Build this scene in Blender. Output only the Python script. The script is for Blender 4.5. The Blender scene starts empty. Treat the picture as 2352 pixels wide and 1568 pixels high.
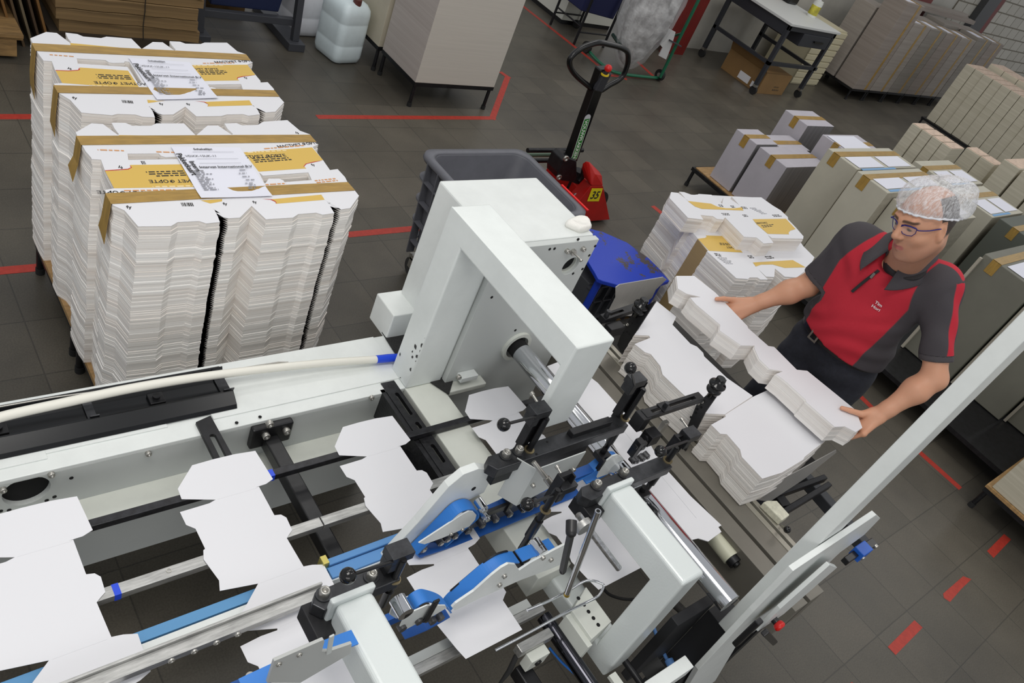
import bpy, bmesh, math, random
import numpy as np
from mathutils import Vector, Matrix
from mathutils.geometry import tessellate_polygon
random.seed(7)
SC = bpy.context.scene
COL = SC.collection
# ------------------------------------------------------------------ camera (surveyed from the hall's vertical / machine / cross lines)
YAW, PITCH, ROLL, FPX, CAMZ = 0.65878277, -0.63397522, 0.4479234, 1817.0, 2.5
CF = Vector((math.cos(YAW)*math.cos(PITCH), math.sin(YAW)*math.cos(PITCH), math.sin(PITCH)))
_r = CF.cross(Vector((0, 0, 1))).normalized(); _u = _r.cross(CF)
CR = _r*math.cos(ROLL)+_u*math.sin(ROLL); CU = -_r*math.sin(ROLL)+_u*math.cos(ROLL)
CP = Vector((0, 0, CAMZ))
cd = bpy.data.cameras.new('camera'); cd.lens = FPX*36/2352; cd.sensor_width = 36; cd.sensor_fit = 'HORIZONTAL'
cd.clip_start = .05; cd.clip_end = 100
cam = bpy.data.objects.new('camera', cd); COL.objects.link(cam)
cam.matrix_world = Matrix(((CR.x, CU.x, -CF.x, CP.x), (CR.y, CU.y, -CF.y, CP.y), (CR.z, CU.z, -CF.z, CP.z), (0, 0, 0, 1)))
SC.camera = cam
def ray(x, y): return CR*((x-1176)/FPX)-CU*((y-784)/FPX)+CF
def W(x, y, z): d = ray(x, y); return CP+d*((z-CAMZ)/d.z)          # survey: sight line onto a level
def WX(x, y, X): d = ray(x, y); return CP+d*(X/d.x)                # ... onto a cross wall
def WY(x, y, Y): d = ray(x, y); return CP+d*(Y/d.y)                # ... onto a long wall
def WV(x, y, gx, gy): d = ray(x, y); t = (d.x*gx+d.y*gy)/(d.x**2+d.y**2); return Vector((gx, gy, CAMZ+d.z*t))
def crop(o, s, l): return [(o[0]+x/s, o[1]+y/s) for x, y in l]
# ------------------------------------------------------------------ materials
def lin(c):
    c = c/255.0
    return c/12.92 if c <= .04045 else ((c+.055)/1.055)**2.4
def L3(c): return (lin(c[0]), lin(c[1]), lin(c[2]), 1)
MATS = {}
def mat(name, rgb, rough=.5, metal=0., var=None, bump=None, coat=0., alpha=1., trans=0., sheen=0., sc=(1, 1, 1), rgb2=None, spec=None, sss=0.):
    """procedural principled material; var=(scale, amount) mottles the colour (towards rgb2), bump=(scale, strength)"""
    if name in MATS: return MATS[name]
    m = bpy.data.materials.new(name); m.use_nodes = True
    nt = m.node_tree; b = nt.nodes['Principled BSDF']
    b.inputs['Base Color'].default_value = L3(rgb); b.inputs['Roughness'].default_value = rough; b.inputs['Metallic'].default_value = metal
    if coat: b.inputs['Coat Weight'].default_value = coat; b.inputs['Coat Roughness'].default_value = .15
    if spec is not None: b.inputs['Specular IOR Level'].default_value = spec
    if alpha < 1: b.inputs['Alpha'].default_value = alpha
    if trans: b.inputs['Transmission Weight'].default_value = trans; b.inputs['IOR'].default_value = 1.3
    if sss: b.inputs['Subsurface Weight'].default_value = sss; b.inputs['Subsurface Radius'].default_value = (.012, .005, .003)
    tc = nt.nodes.new('ShaderNodeTexCoord'); mp = nt.nodes.new('ShaderNodeMapping'); mp.inputs['Scale'].default_value = sc
    nt.links.new(tc.outputs['Object'], mp.inputs['Vector'])
    if var:
        n = nt.nodes.new('ShaderNodeTexNoise'); n.inputs['Scale'].default_value = var[0]; n.inputs['Detail'].default_value = 5; n.inputs['Roughness'].default_value = .65
        nt.links.new(mp.outputs[0], n.inputs['Vector'])
        r = nt.nodes.new('ShaderNodeValToRGB'); r.color_ramp.elements[0].position = .3; r.color_ramp.elements[1].position = .7
        a = var[1]
        c2 = rgb2 or tuple(max(0, c*(1-a)) for c in rgb)
        r.color_ramp.elements[0].color = L3(c2); r.color_ramp.elements[1].color = L3(tuple(min(255, c*(1+a*.3)) for c in rgb) if not rgb2 else rgb)
        nt.links.new(n.outputs['Fac'], r.inputs[0]); nt.links.new(r.outputs[0], b.inputs['Base Color'])
    if bump:
        n2 = nt.nodes.new('ShaderNodeTexNoise'); n2.inputs['Scale'].default_value = bump[0]; n2.inputs['Detail'].default_value = 4
        nt.links.new(mp.outputs[0], n2.inputs['Vector'])
        bp = nt.nodes.new('ShaderNodeBump'); bp.inputs['Strength'].default_value = bump[1]; bp.inputs['Distance'].default_value = .01
        nt.links.new(n2.outputs['Fac'], bp.inputs['Height']); nt.links.new(bp.outputs[0], b.inputs['Normal'])
    MATS[name] = m
    return m
def matn(name):
    m = bpy.data.materials.new(name); m.use_nodes = True; MATS[name] = m
    return m, m.node_tree, m.node_tree.nodes['Principled BSDF']
# ------------------------------------------------------------------ mesh collector
_TXT = {}
def text_mesh(s, bold=False):
    k = (s, bold)
    if k not in _TXT:
        cu = bpy.data.curves.new('lettering', 'FONT'); cu.body = s; cu.size = 1; cu.resolution_u = 3
        if bold: cu.offset = .022
        ob = bpy.data.objects.new('lettering', cu); COL.objects.link(ob)
        dg = bpy.context.evaluated_depsgraph_get()
        me = bpy.data.meshes.new_from_object(ob.evaluated_get(dg))
        v = [tuple(x.co) for x in me.vertices]; f = [tuple(p.vertices) for p in me.polygons]
        bpy.data.objects.remove(ob); bpy.data.curves.remove(cu); bpy.data.meshes.remove(me)
        _TXT[k] = (v, f, max([p[0] for p in v]+[.01]))
    return _TXT[k]
def perp(d):
    d = Vector(d).normalized(); a = Vector((0, 0, 1)) if abs(d.z) < .9 else Vector((1, 0, 0))
    x = d.cross(a).normalized(); return x, d.cross(x).normalized()
class MB:
    def __init__(s): s.v = []; s.f = []; s.m = []; s.s = []; s.T = None
    def add(s, vs, fs, mi=0, sm=False):
        n = len(s.v)
        s.v += [tuple(s.T @ Vector(v)) if s.T is not None else tuple(v) for v in vs]
        for f in fs: s.f.append(tuple(i+n for i in f)); s.m.append(mi); s.s.append(sm)
        return s
    def box(s, x0, x1, y0, y1, z0, z1, mi=0):
        return s.add([(x0, y0, z0), (x1, y0, z0), (x1, y1, z0), (x0, y1, z0), (x0, y0, z1), (x1, y0, z1), (x1, y1, z1), (x0, y1, z1)],
                     [(3, 2, 1, 0), (4, 5, 6, 7), (0, 1, 5, 4), (1, 2, 6, 5), (2, 3, 7, 6), (3, 0, 4, 7)], mi)
    def hexa(s, bot, top, mi=0):
        return s.add(list(bot)+list(top), [(3, 2, 1, 0), (4, 5, 6, 7), (0, 1, 5, 4), (1, 2, 6, 5), (2, 3, 7, 6), (3, 0, 4, 7)], mi)
    def bar(s, p, q, w, h, up=(0, 0, 1), mi=0):
        p = Vector(p); q = Vector(q); d = (q-p).normalized(); up = Vector(up)
        x = d.cross(up)
        if x.length < 1e-5: x = d.cross(Vector((1, 0, 0)))
        x.normalize(); y = x.cross(d).normalized()
        c = [x*w/2*a+y*h/2*b for a, b in ((-1, -1), (1, -1), (1, 1), (-1, 1))]
        return s.hexa([p+k for k in c], [q+k for k in c], mi)
    def prism(s, poly, vec, mi=0, holes=(), side=None, top=None):
        """planar outline (3D points) with holes, swept by vec"""
        loops = [[Vector(p) for p in poly]]+[[Vector(p) for p in h] for h in holes]
        vec = Vector(vec)
        tri = tessellate_polygon(loops)
        flat = [p for l in loops for p in l]; n = len(flat)
        s.add(flat+[p+vec for p in flat], [tuple(t) for t in tri], mi)
        b = len(s.v)-2*n
        for t in tri: s.f.append(tuple(i+n+b for i in reversed(t))); s.m.append(mi if top is None else top); s.s.append(False)
        o = 0
        for l in loops:
            k = len(l)
            for i in range(k):
                j = (i+1) % k
                s.f.append((b+o+i, b+o+j, b+o+j+n, b+o+i+n)); s.m.append(mi if side is None else side); s.s.append(False)
            o += k
        return s
    def poly(s, pts, mi=0, holes=()):
        loops = [[Vector(p) for p in pts]]+[[Vector(p) for p in h] for h in holes]
        return s.add([p for l in loops for p in l], [tuple(t) for t in tessellate_polygon(loops)], mi)
    def cyl(s, p, q, r, r2=None, n=20, mi=0, caps=True):
        p = Vector(p); q = Vector(q); r2 = r if r2 is None else r2
        x, y = perp(q-p)
        a = [p+(x*math.cos(t)+y*math.sin(t))*r for t in [2*math.pi*i/n for i in range(n)]]
        b = [q+(x*math.cos(t)+y*math.sin(t))*r2 for t in [2*math.pi*i/n for i in range(n)]]
        s.add(a+b, [(i, (i+1) % n, (i+1) % n+n, i+n) for i in range(n)], mi, True)
        if caps: s.add(a, [tuple(range(n-1, -1, -1))], mi); s.add(b, [tuple(range(n))], mi)
        return s
    def ring(s, p, q, ro, ri, n=28, mi=0):
        p = Vector(p); q = Vector(q); x, y = perp(q-p)
        P = []
        for c, r in ((p, ro), (q, ro), (q, ri), (p, ri)):
            P += [c+(x*math.cos(2*math.pi*i/n)+y*math.sin(2*math.pi*i/n))*r for i in range(n)]
        F = []
        for k in range(4):
            for i in range(n): F.append((k*n+i, k*n+(i+1) % n, ((k+1) % 4)*n+(i+1) % n, ((k+1) % 4)*n+i))
        return s.add(P, F, mi, False)
    def lathe(s, prof, p, d, n=24, mi=0):
        p = Vector(p); d = Vector(d).normalized(); x, y = perp(d)
        P = []
        for r, t in prof: P += [p+d*t+(x*math.cos(2*math.pi*i/n)+y*math.sin(2*math.pi*i/n))*max(r, 1e-4) for i in range(n)]
        F = [(k*n+i, k*n+(i+1) % n, (k+1)*n+(i+1) % n, (k+1)*n+i) for k in range(len(prof)-1) for i in range(n)]
        s.add(P, F, mi, True); s.add(P[:n], [tuple(range(n-1, -1, -1))], mi); return s.add(P[-n:], [tuple(range(n))], mi)
    def sphere(s, c, r, n=20, mi=0, sc=(1, 1, 1)):
        m = n//2; P = []; c = Vector(c)
        for i in range(m+1):
            a = math.pi*i/m
            for j in range(n):
                t = 2*math.pi*j/n; P.append((c.x+sc[0]*r*math.sin(a)*math.cos(t), c.y+sc[1]*r*math.sin(a)*math.sin(t), c.z+sc[2]*r*math.cos(a)))
        return s.add(P, [(i*n+j, i*n+(j+1) % n, (i+1)*n+(j+1) % n, (i+1)*n+j) for i in range(m) for j in range(n)], mi, True)
    def tube(s, pts, r, n=10, mi=0, closed=False, flat=1.):
        pts = [Vector(p) for p in pts]; k = len(pts); rings = []
        d0 = (pts[1]-pts[0]).normalized(); x, y = perp(d0)
        for i, p in enumerate(pts):
            if closed: d = (pts[(i+1) % k]-pts[i-1]).normalized()
            else: d = (pts[min(i+1, k-1)]-pts[max(i-1, 0)]).normalized()
            x = (x-d*x.dot(d)).normalized(); y = d.cross(x)
            rr = r[i] if isinstance(r, (list, tuple)) else r
            rings.append([p+(x*math.cos(2*math.pi*j/n)*flat+y*math.sin(2*math.pi*j/n))*rr for j in range(n)])
        P = [q for g in rings for q in g]
        F = [(i*n+j, i*n+(j+1) % n, ((i+1) % k)*n+(j+1) % n, ((i+1) % k)*n+j) for i in range(k if closed else k-1) for j in range(n)]
        s.add(P, F, mi, True)
        if not closed:
            s.add(P[:n], [tuple(range(n-1, -1, -1))], mi); s.add(P[-n:], [tuple(range(n))], mi)
        return s
    def ribbon(s, pts, wv, th, mi=0, closed=False, sm=True):
        """flat strip along pts; wv = width vector (full), th = thickness, offset along in-plane normal"""
        pts = [Vector(p) for p in pts]; wv = Vector(wv); k = len(pts); P = []
        for i, p in enumerate(pts):
            d = (pts[(i+1) % k]-pts[i-1]) if closed else (pts[min(i+1, k-1)]-pts[max(i-1, 0)])
            nrm = d.cross(wv).normalized()*th/2
            P += [p-wv/2-nrm, p+wv/2-nrm, p+wv/2+nrm, p-wv/2+nrm]
        F = []
        for i in range(k if closed else k-1):
            j = (i+1) % k
            for e in range(4): F.append((i*4+e, i*4+(e+1) % 4, j*4+(e+1) % 4, j*4+e))
        if not closed: F += [(3, 2, 1, 0), tuple(4*(k-1)+e for e in range(4))]
        return s.add(P, F, mi, False)
    def text(s, t, o, ux, uy, size, mi=0, bold=False, center=True, squeeze=1.):
        v, f, w = text_mesh(t, bold); ux = Vector(ux).normalized(); uy = Vector(uy).normalized(); o = Vector(o)
        dx = -w/2 if center else 0
        return s.add([o+ux*((p[0]+dx)*size*squeeze)+uy*((p[1]-(.35 if center else 0))*size) for p in v], f, mi)
    def build(s, name, mats, parent=None, bevel=0, seg=2, loc=None, fix=True, weld=False, smooth=None):
        mats = mats if isinstance(mats, (list, tuple)) else [mats]
        V = np.array(s.v, dtype=float)
        if loc is None: loc = Vector(((V[:, 0].min()+V[:, 0].max())/2, (V[:, 1].min()+V[:, 1].max())/2, V[:, 2].min()))
        loc = Vector(loc)
        me = bpy.data.meshes.new(name); me.from_pydata([tuple(Vector(v)-loc) for v in s.v], [], s.f)
        for m in mats: me.materials.append(m)
        me.polygons.foreach_set('material_index', s.m); me.polygons.foreach_set('use_smooth', s.s if smooth is None else [smooth]*len(s.f))
        if fix:
            b = bmesh.new(); b.from_mesh(me)
            if weld: bmesh.ops.remove_doubles(b, verts=b.verts, dist=1e-5)
            bmesh.ops.recalc_face_normals(b, faces=b.faces); b.to_mesh(me); b.free()
        me.update()
        o = bpy.data.objects.new(name, me); COL.objects.link(o)
        if parent is not None: o.parent = parent; o.location = loc-WL[parent.name]
        else: o.location = loc
        WL[o.name] = loc
        if bevel:
            md = o.modifiers.new('edge', 'BEVEL'); md.width = bevel; md.segments = seg; md.limit_method = 'ANGLE'; md.angle_limit = math.radians(40); md.harden_normals = False
        return o
WL = {}
def thing(name, loc, label, cat, group=None):
    o = bpy.data.objects.new(name, None); COL.objects.link(o); o.location = Vector(loc); o.empty_display_size = .1; WL[o.name] = Vector(loc)
    return tag(o, label, cat, group)
def tag(o, label, cat, group=None, kind=None):
    o['label'] = label; o['category'] = cat
    if group: o['group'] = group
    if kind: o['kind'] = kind
    return o
def struct(o): o['kind'] = 'structure'; return o
def dup(root, delta, label=None, rotz=None, group=None):
    r = root.copy(); COL.objects.link(r); r.location = root.location+Vector(delta); WL[r.name] = WL[root.name]+Vector(delta)
    if rotz is not None: r.rotation_euler.z = rotz
    if label: r['label'] = label
    if group: r['group'] = group
    for ch in list(root.children):
        c = ch.copy(); COL.objects.link(c); c.parent = r
        for g in list(ch.children):
            d = g.copy(); COL.objects.link(d); d.parent = c
    return r
def rrect(cx, cy, w, h, r, n=5):
    P = []
    for sx, sy, a in ((1, 1, 0), (-1, 1, 90), (-1, -1, 180), (1, -1, 270)):
        for i in range(n+1):
            t = math.radians(a+90*i/n); P.append((cx+sx*(w/2-r)+r*math.cos(t), cy+sy*(h/2-r)+r*math.sin(t)))
    return P
def smooth_path(pts, n=6):
    """Catmull-Rom through the points"""
    pts = [Vector(p) for p in pts]; out = []
    for i in range(len(pts)-1):
        p0 = pts[max(i-1, 0)]; p1 = pts[i]; p2 = pts[i+1]; p3 = pts[min(i+2, len(pts)-1)]
        for k in range(n):
            t = k/n
            out.append(.5*((2*p1)+(p2-p0)*t+(2*p0-5*p1+4*p2-p3)*t*t+(3*p1-p0-3*p2+p3)*t**3))
    out.append(pts[-1]); return out
# ------------------------------------------------------------------ common materials
PAINT = mat('white machine paint', (226, 230, 228), .38, var=(9, .03), bump=(220, .02))
PAINT2 = mat('glossy white paint', (216, 222, 221), .26, bump=(160, .06), coat=.3)
CREAM = mat('cream grey paint', (214, 217, 209), .4, var=(6, .04))
GREYP = mat('light grey panel paint', (196, 200, 198), .5)
BLACK = mat('black oxide steel', (34, 34, 37), .42, .35, var=(30, .35))
BLACKP = mat('black plastic', (22, 22, 24), .3)
RUBBER = mat('black rubber', (30, 30, 30), .85)
STEEL = mat('dark blued steel', (70, 71, 74), .38, .7, var=(25, .25))
ALU = mat('brushed aluminium', (186, 186, 184), .38, .75, var=(14, .22), sc=(1, 8, 8))
CHROME = mat('polished chrome', (214, 216, 220), .08, 1.)
ZINC = mat('zinc plated bolt', (176, 174, 168), .32, .85)
BELT = mat('blue transport belt', (48, 122, 205), .5)
BELT2 = mat('dusty blue belt', (92, 150, 198), .55)
BRASS = mat('brass', (190, 160, 70), .3, .8)
CARD = mat('white carton board', (226, 226, 230), .55)
TAPEB = mat('brown packing tape', (172, 138, 70), .32, var=(14, .14), sc=(1, 6, 1))
YELLOW = mat('yellow print', (216, 180, 88), .5)
REDP = mat('red print', (190, 50, 40), .5)
INK = mat('black ink', (48, 46, 44), .6)
INKG = mat('grey ink', (150, 150, 156), .6)
INKO = mat('orange ink', (214, 150, 92), .6)
INKW = mat('pale ink', (238, 214, 160), .6)
PAPER = mat('office paper', (228, 229, 240), .6)
BLUETAPE = mat('blue tape', (24, 70, 215), .35)
HOLE = mat('dark bore', (14, 14, 15), .9)
def board(name, c1, c2, zs=330., xy=1.5, rough=.7):
    m, nt, b = matn(name)
    tc = nt.nodes.new('ShaderNodeTexCoord'); mp = nt.nodes.new('ShaderNodeMapping'); mp.inputs['Scale'].default_value = (xy, xy, zs)
    n = nt.nodes.new('ShaderNodeTexNoise'); n.inputs['Scale'].default_value = 1; n.inputs['Detail'].default_value = 3; n.inputs['Roughness'].default_value = .7
    r = nt.nodes.new('ShaderNodeValToRGB'); r.color_ramp.elements[0].position = .33; r.color_ramp.elements[1].position = .62
    r.color_ramp.elements[0].color = L3(c1); r.color_ramp.elements[1].color = L3(c2)
    mp2 = nt.nodes.new('ShaderNodeMapping'); mp2.inputs['Scale'].default_value = (.6, .6, 24)
    n2 = nt.nodes.new('ShaderNodeTexNoise'); n2.inputs['Scale'].default_value = 1; n2.inputs['Detail'].default_value = 2
    mx = nt.nodes.new('ShaderNodeMath'); mx.operation = 'MULTIPLY_ADD'; mx.inputs[1].default_value = .5
    ad = nt.nodes.new('ShaderNodeMath'); ad.operation = 'MULTIPLY'; ad.inputs[1].default_value = .5
    L = nt.links.new
    L(tc.outputs['Object'], mp.inputs[0]); L(tc.outputs['Object'], mp2.inputs[0]); L(mp.outputs[0], n.inputs[0]); L(mp2.outputs[0], n2.inputs[0])
    L(n2.outputs['Fac'], ad.inputs[0]); L(n.outputs['Fac'], mx.inputs[0]); L(ad.outputs[0], mx.inputs[2]); L(mx.outputs[0], r.inputs[0]); L(r.outputs[0], b.inputs['Base Color'])
    b.inputs['Roughness'].default_value = rough
    bp = nt.nodes.new('ShaderNodeBump'); bp.inputs['Strength'].default_value = .2; bp.inputs['Distance'].default_value = .003
    L(n.outputs['Fac'], bp.inputs['Height']); L(bp.outputs[0], b.inputs['Normal'])
    return m
EDGE = board('stacked board edges', (222, 213, 205), (252, 250, 247))
EDGE2 = board('fine board edges', (216, 209, 203), (248, 246, 243), 500)
def bolt_mb(p, d, r=.009, h=.012):
    """socket head cap screw"""
    p = Vector(p); d = Vector(d).normalized(); x, y = perp(d)
    b = MB(); n = 16
    b.lathe([(r, 0), (r, h*.85), (r*.88, h), (r*.55, h), (r*.55, h*.45), (.0002, h*.45)], p, d, n)
    return b
def bolt(p, d, par, r=.009, h=.012, m=None): return bolt_mb(p, d, r, h).build('bolt', m or ZINC, par)
# ================================================================== setting: floor, walls, light
m, nt, b = matn('worn grey floor tiles')
tc = nt.nodes.new('ShaderNodeTexCoord'); mp = nt.nodes.new('ShaderNodeMapping'); mp.inputs['Location'].default_value = (.052, .045, 0)
br = nt.nodes.new('ShaderNodeTexBrick'); br.offset = 0; br.inputs['Scale'].default_value = 1; br.inputs['Brick Width'].default_value = .305; br.inputs['Row Height'].default_value = .305
br.inputs['Mortar Size'].default_value = .003; br.inputs['Mortar Smooth'].default_value = .3
br.inputs['Color1'].default_value = L3((93, 88, 79)); br.inputs['Color2'].default_value = L3((83, 79, 71)); br.inputs['Mortar'].default_value = L3((70, 67, 61))
n = nt.nodes.new('ShaderNodeTexNoise'); n.inputs['Scale'].default_value = 1.3; n.inputs['Detail'].default_value = 7; n.inputs['Roughness'].default_value = .62
r = nt.nodes.new('ShaderNodeValToRGB'); r.color_ramp.elements[0].color = (.72, .72, .72, 1); r.color_ramp.elements[1].color = (1.18, 1.17, 1.14, 1); r.color_ramp.elements[0].position = .35; r.color_ramp.elements[1].position = .68
mx = nt.nodes.new('ShaderNodeMix'); mx.data_type = 'RGBA'; mx.blend_type = 'MULTIPLY'; mx.inputs[0].default_value = 1
n3 = nt.nodes.new('ShaderNodeTexNoise'); n3.inputs['Scale'].default_value = 160; n3.inputs['Detail'].default_value = 2
r3 = nt.nodes.new('ShaderNodeValToRGB'); r3.color_ramp.elements[0].color = (.86, .86, .86, 1); r3.color_ramp.elements[1].color = (1.12, 1.12, 1.12, 1); r3.color_ramp.elements[0].position = .35; r3.color_ramp.elements[1].position = .65
mx2 = nt.nodes.new('ShaderNodeMix'); mx2.data_type = 'RGBA'; mx2.blend_type = 'MULTIPLY'; mx2.inputs[0].default_value = 1
rr = nt.nodes.new('ShaderNodeMapRange'); rr.inputs[3].default_value = .3; rr.inputs[4].default_value = .5
bp = nt.nodes.new('ShaderNodeBump'); bp.inputs['Strength'].default_value = .12; bp.inputs['Distance'].default_value = .004
K = nt.links.new
K(tc.outputs['Object'], mp.inputs[0]); K(mp.outputs[0], br.inputs[0]); K(mp.outputs[0], n.inputs[0]); K(mp.outputs[0], n3.inputs[0]); K(n.outputs['Fac'], r.inputs[0]); K(n3.outputs['Fac'], r3.inputs[0])
K(br.outputs['Color'], mx.inputs[6]); K(r.outputs[0], mx.inputs[7]); K(mx.outputs[2], mx2.inputs[6]); K(r3.outputs[0], mx2.inputs[7]); K(mx2.outputs[2], b.inputs['Base Color'])
K(n.outputs['Fac'], rr.inputs[0]); K(rr.outputs[0], b.inputs['Roughness']); K(br.outputs['Fac'], bp.inputs['Height']); bp.invert = True; K(bp.outputs[0], b.inputs['Normal'])
FLOOR = m
struct(MB().box(-3, 24, -5, 18, -.1, 0).build('floor', FLOOR, loc=(0, 0, 0)))
# walls: the long painted wall behind the benches, its brick stretch, red columns
m, nt, b = matn('white painted brick')
tc = nt.nodes.new('ShaderNodeTexCoord'); mp = nt.nodes.new('ShaderNodeMapping'); mp.inputs['Rotation'].default_value = (math.pi/2, 0, 0)
br = nt.nodes.new('ShaderNodeTexBrick'); br.inputs['Scale'].default_value = 1; br.inputs['Brick Width'].default_value = .40; br.inputs['Row Height'].default_value = .2; br.inputs['Mortar Size'].default_value = .012
br.inputs['Color1'].default_value = L3((196, 192, 182)); br.inputs['Color2'].default_value = L3((184, 180, 170)); br.inputs['Mortar'].default_value = L3((120, 114, 100))
bp = nt.nodes.new('ShaderNodeBump'); bp.invert = True; bp.inputs['Strength'].default_value = .5
nt.links.new(tc.outputs['Object'], mp.inputs[0]); nt.links.new(mp.outputs[0], br.inputs[0]); nt.links.new(br.outputs['Color'], b.inputs['Base Color']); nt.links.new(br.outputs['Fac'], bp.inputs['Height']); nt.links.new(bp.outputs[0], b.inputs['Normal'])
b.inputs['Roughness'].default_value = .7
BRICK = m
WALLP = mat('off white plaster', (190, 187, 178), .7, var=(2, .08))
REDC = mat('dark red column paint', (112, 26, 22), .5, var=(4, .15))
# red floor marking tape
TAPER = mat('red floor tape', (186, 60, 46), .5, var=(35, .35), rgb2=(160, 50, 40))
def floor_tape(pxs, label, w=.05):
    P = [W(x, y, 0) for x, y in pxs]; b = MB()
    for i in range(len(P)-1):
        d = (P[i+1]-P[i]).normalized(); nrm = Vector((-d.y, d.x, 0))*w/2
        e0 = d*(w/2 if i else 0); e1 = d*(w/2 if i < len(P)-2 else 0)
        a, c = P[i]-e0, P[i+1]+e1
        b.prism([a-nrm, c-nrm, c+nrm, a+nrm], (0, 0, .001+.0002*i))
    return tag(b.build('floor_tape', TAPER), label, 'floor tape', 'red floor marking tapes')
floor_tape([(728, 268.5), (1131, 271), (1166, 177), (1149, 165)], 'red floor tape angling round the tall board stack on black legs')
floor_tape([(-80, 268), (100, 268)], 'red floor tape at the left picture edge behind the rear flat carton stack')
floor_tape([(-80, 629), (100, 613)], 'red floor tape running under the rear flat carton stack from the left')
floor_tape([(797, 539), (960, 524)], 'red floor tape running under the grey ribbed bin')
floor_tape([(1196, 10), (1373, 149), (1440, 183)], 'thin red floor tape passing the feet of the dark blue bin trolley')
floor_tape([(1390, 172), (1506, 180), (1462, 140)], 'red floor tape corner beside the wheel of the green bag stand')
floor_tape([(1499, 473), (1524, 493)], 'short red floor tape end left of the carton stack by the blue stool')
floor_tape([(1968, 902), (2004, 937)], 'short red floor tape stretch behind the worker\'s hip')
floor_tape([(2112, 1038), (2206, 1122)], 'narrow red floor tape between the white post and the board table')
def dash(px, label):
    tag(MB().prism([W(x, y, 0) for x, y in px], (0, 0, .001)).build('floor_tape', TAPER), label, 'floor tape', 'red floor marking dashes')
dash([(2267, 1265), (2306, 1226), (2322, 1239), (2282, 1281)], 'red floor dash nearest the board table, topmost of the dashed line')
dash([(2166, 1363), (2212, 1323), (2231, 1330), (2208, 1352), (2182, 1382), (2168, 1373)], 'scuffed red floor dash in the middle of the dashed line')
dash([(2039, 1485), (2100, 1424), (2119, 1441), (2057, 1504)], 'longest clean red floor dash at the lower right')
dash([(1930, 1590), (1956, 1566), (1966, 1573), (1945, 1596)], 'red floor dash cut by the bottom picture edge')
# light: rows of fluorescent battens up under the hall roof, plus one added fill panel
def lamp(x, y, z, sx, sy, e, rot=(0, 0, 0), c=(1, .97, .92)):
    l = bpy.data.lights.new('hall_and_fill_light', 'AREA'); l.shape = 'RECTANGLE'; l.size = sx; l.size_y = sy; l.energy = e; l.color = c
    o = bpy.data.objects.new('hall_and_fill_light', l); COL.objects.link(o); o.location = (x, y, z); o.rotation_euler = rot; return o
lamp(.0, .6, 4.4, 1.8, 1.4, 62)
lamp(-2.2, -3.6, 3.4, 5.0, 1.8, 75, (math.radians(62), 0, math.radians(-28)), (1, .98, .95))  # added soft fill, no such source seen; brightens the upright faces
lamp(1.6, 2.9, 4.7, 3.2, .5, 16)
lamp(4.2, 4.4, 4.9, 3.0, .6, 40)
lamp(3.6, -.4, 4.9, 2.6, .6, 28)
lamp(8.5, 4.0, 5.0, 3.0, .6, 45)
lamp(9.5, 0.5, 5.0, 3.0, .6, 30)
wd = bpy.data.worlds.new('hall'); SC.world = wd; wd.use_nodes = True
wd.node_tree.nodes['Background'].inputs[0].default_value = (.95, .97, 1, 1); wd.node_tree.nodes['Background'].inputs[1].default_value = .5
SC.view_settings.view_transform = 'Standard'; SC.view_settings.look = 'None'; SC.view_settings.gamma = 1; SC.view_settings.use_curve_mapping = False
SC.view_settings.exposure = -.07
# ================================================================== flat carton stacks on low tables
def sheet_stack(mb, poly, z0, z1, n, amp, holes=(), mi=0, lean=(0, 0), seed=1):
    rnd = random.Random(seed); loops = [[Vector((p[0], p[1], 0)) for p in poly]]+[[Vector((p[0], p[1], 0)) for p in h] for h in holes]
    tri = [tuple(t) for t in tessellate_polygon(loops)]; flat = [p for l in loops for p in l]; N = len(flat)
    ox = oy = 0.; dz = (z1-z0)/n
    for k in range(n):
        t = 1-k/(n-1) if n > 1 else 0
        ox = ox*.75+rnd.gauss(0, amp); oy = oy*.75+rnd.gauss(0, amp); f = 0 if k == n-1 else 1
        sh = Vector((ox*f+lean[0]*t, oy*f+lean[1]*t, 0)); a = z0+k*dz; c = a+dz
        V = [p+sh+Vector((0, 0, a)) for p in flat]+[p+sh+Vector((0, 0, c)) for p in flat]
        F = list(tri)+[tuple(i+N for i in reversed(q)) for q in tri]; o = 0
        for l in loops:
            m_ = len(l)
            for i in range(m_): j = (i+1) % m_; F.append((o+i, o+j, o+j+N, o+i+N))
            o += m_
        mb.add(V, F, mi)
    return mb
ZT = 1.05
def print_block(b, o, ux, uy, w, rows, h, mi, seed=0):
    """illegible small print: rows of word-length dashes"""
    rnd = random.Random(seed); o = Vector(o); ux = Vector(ux).normalized(); uy = Vector(uy).normalized()
    for r_ in range(rows):
        x = 0
        ww = w*rnd.uniform(.7, 1)
        while x < ww:
            l = min(rnd.uniform(.006, .022), ww-x); p = o+ux*x-uy*(r_*h*1.9)
            b.add([p, p+ux*l, p+ux*l+uy*h, p+uy*h], [(0, 1, 2, 3)], mi); x += l+h*.8
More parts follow.
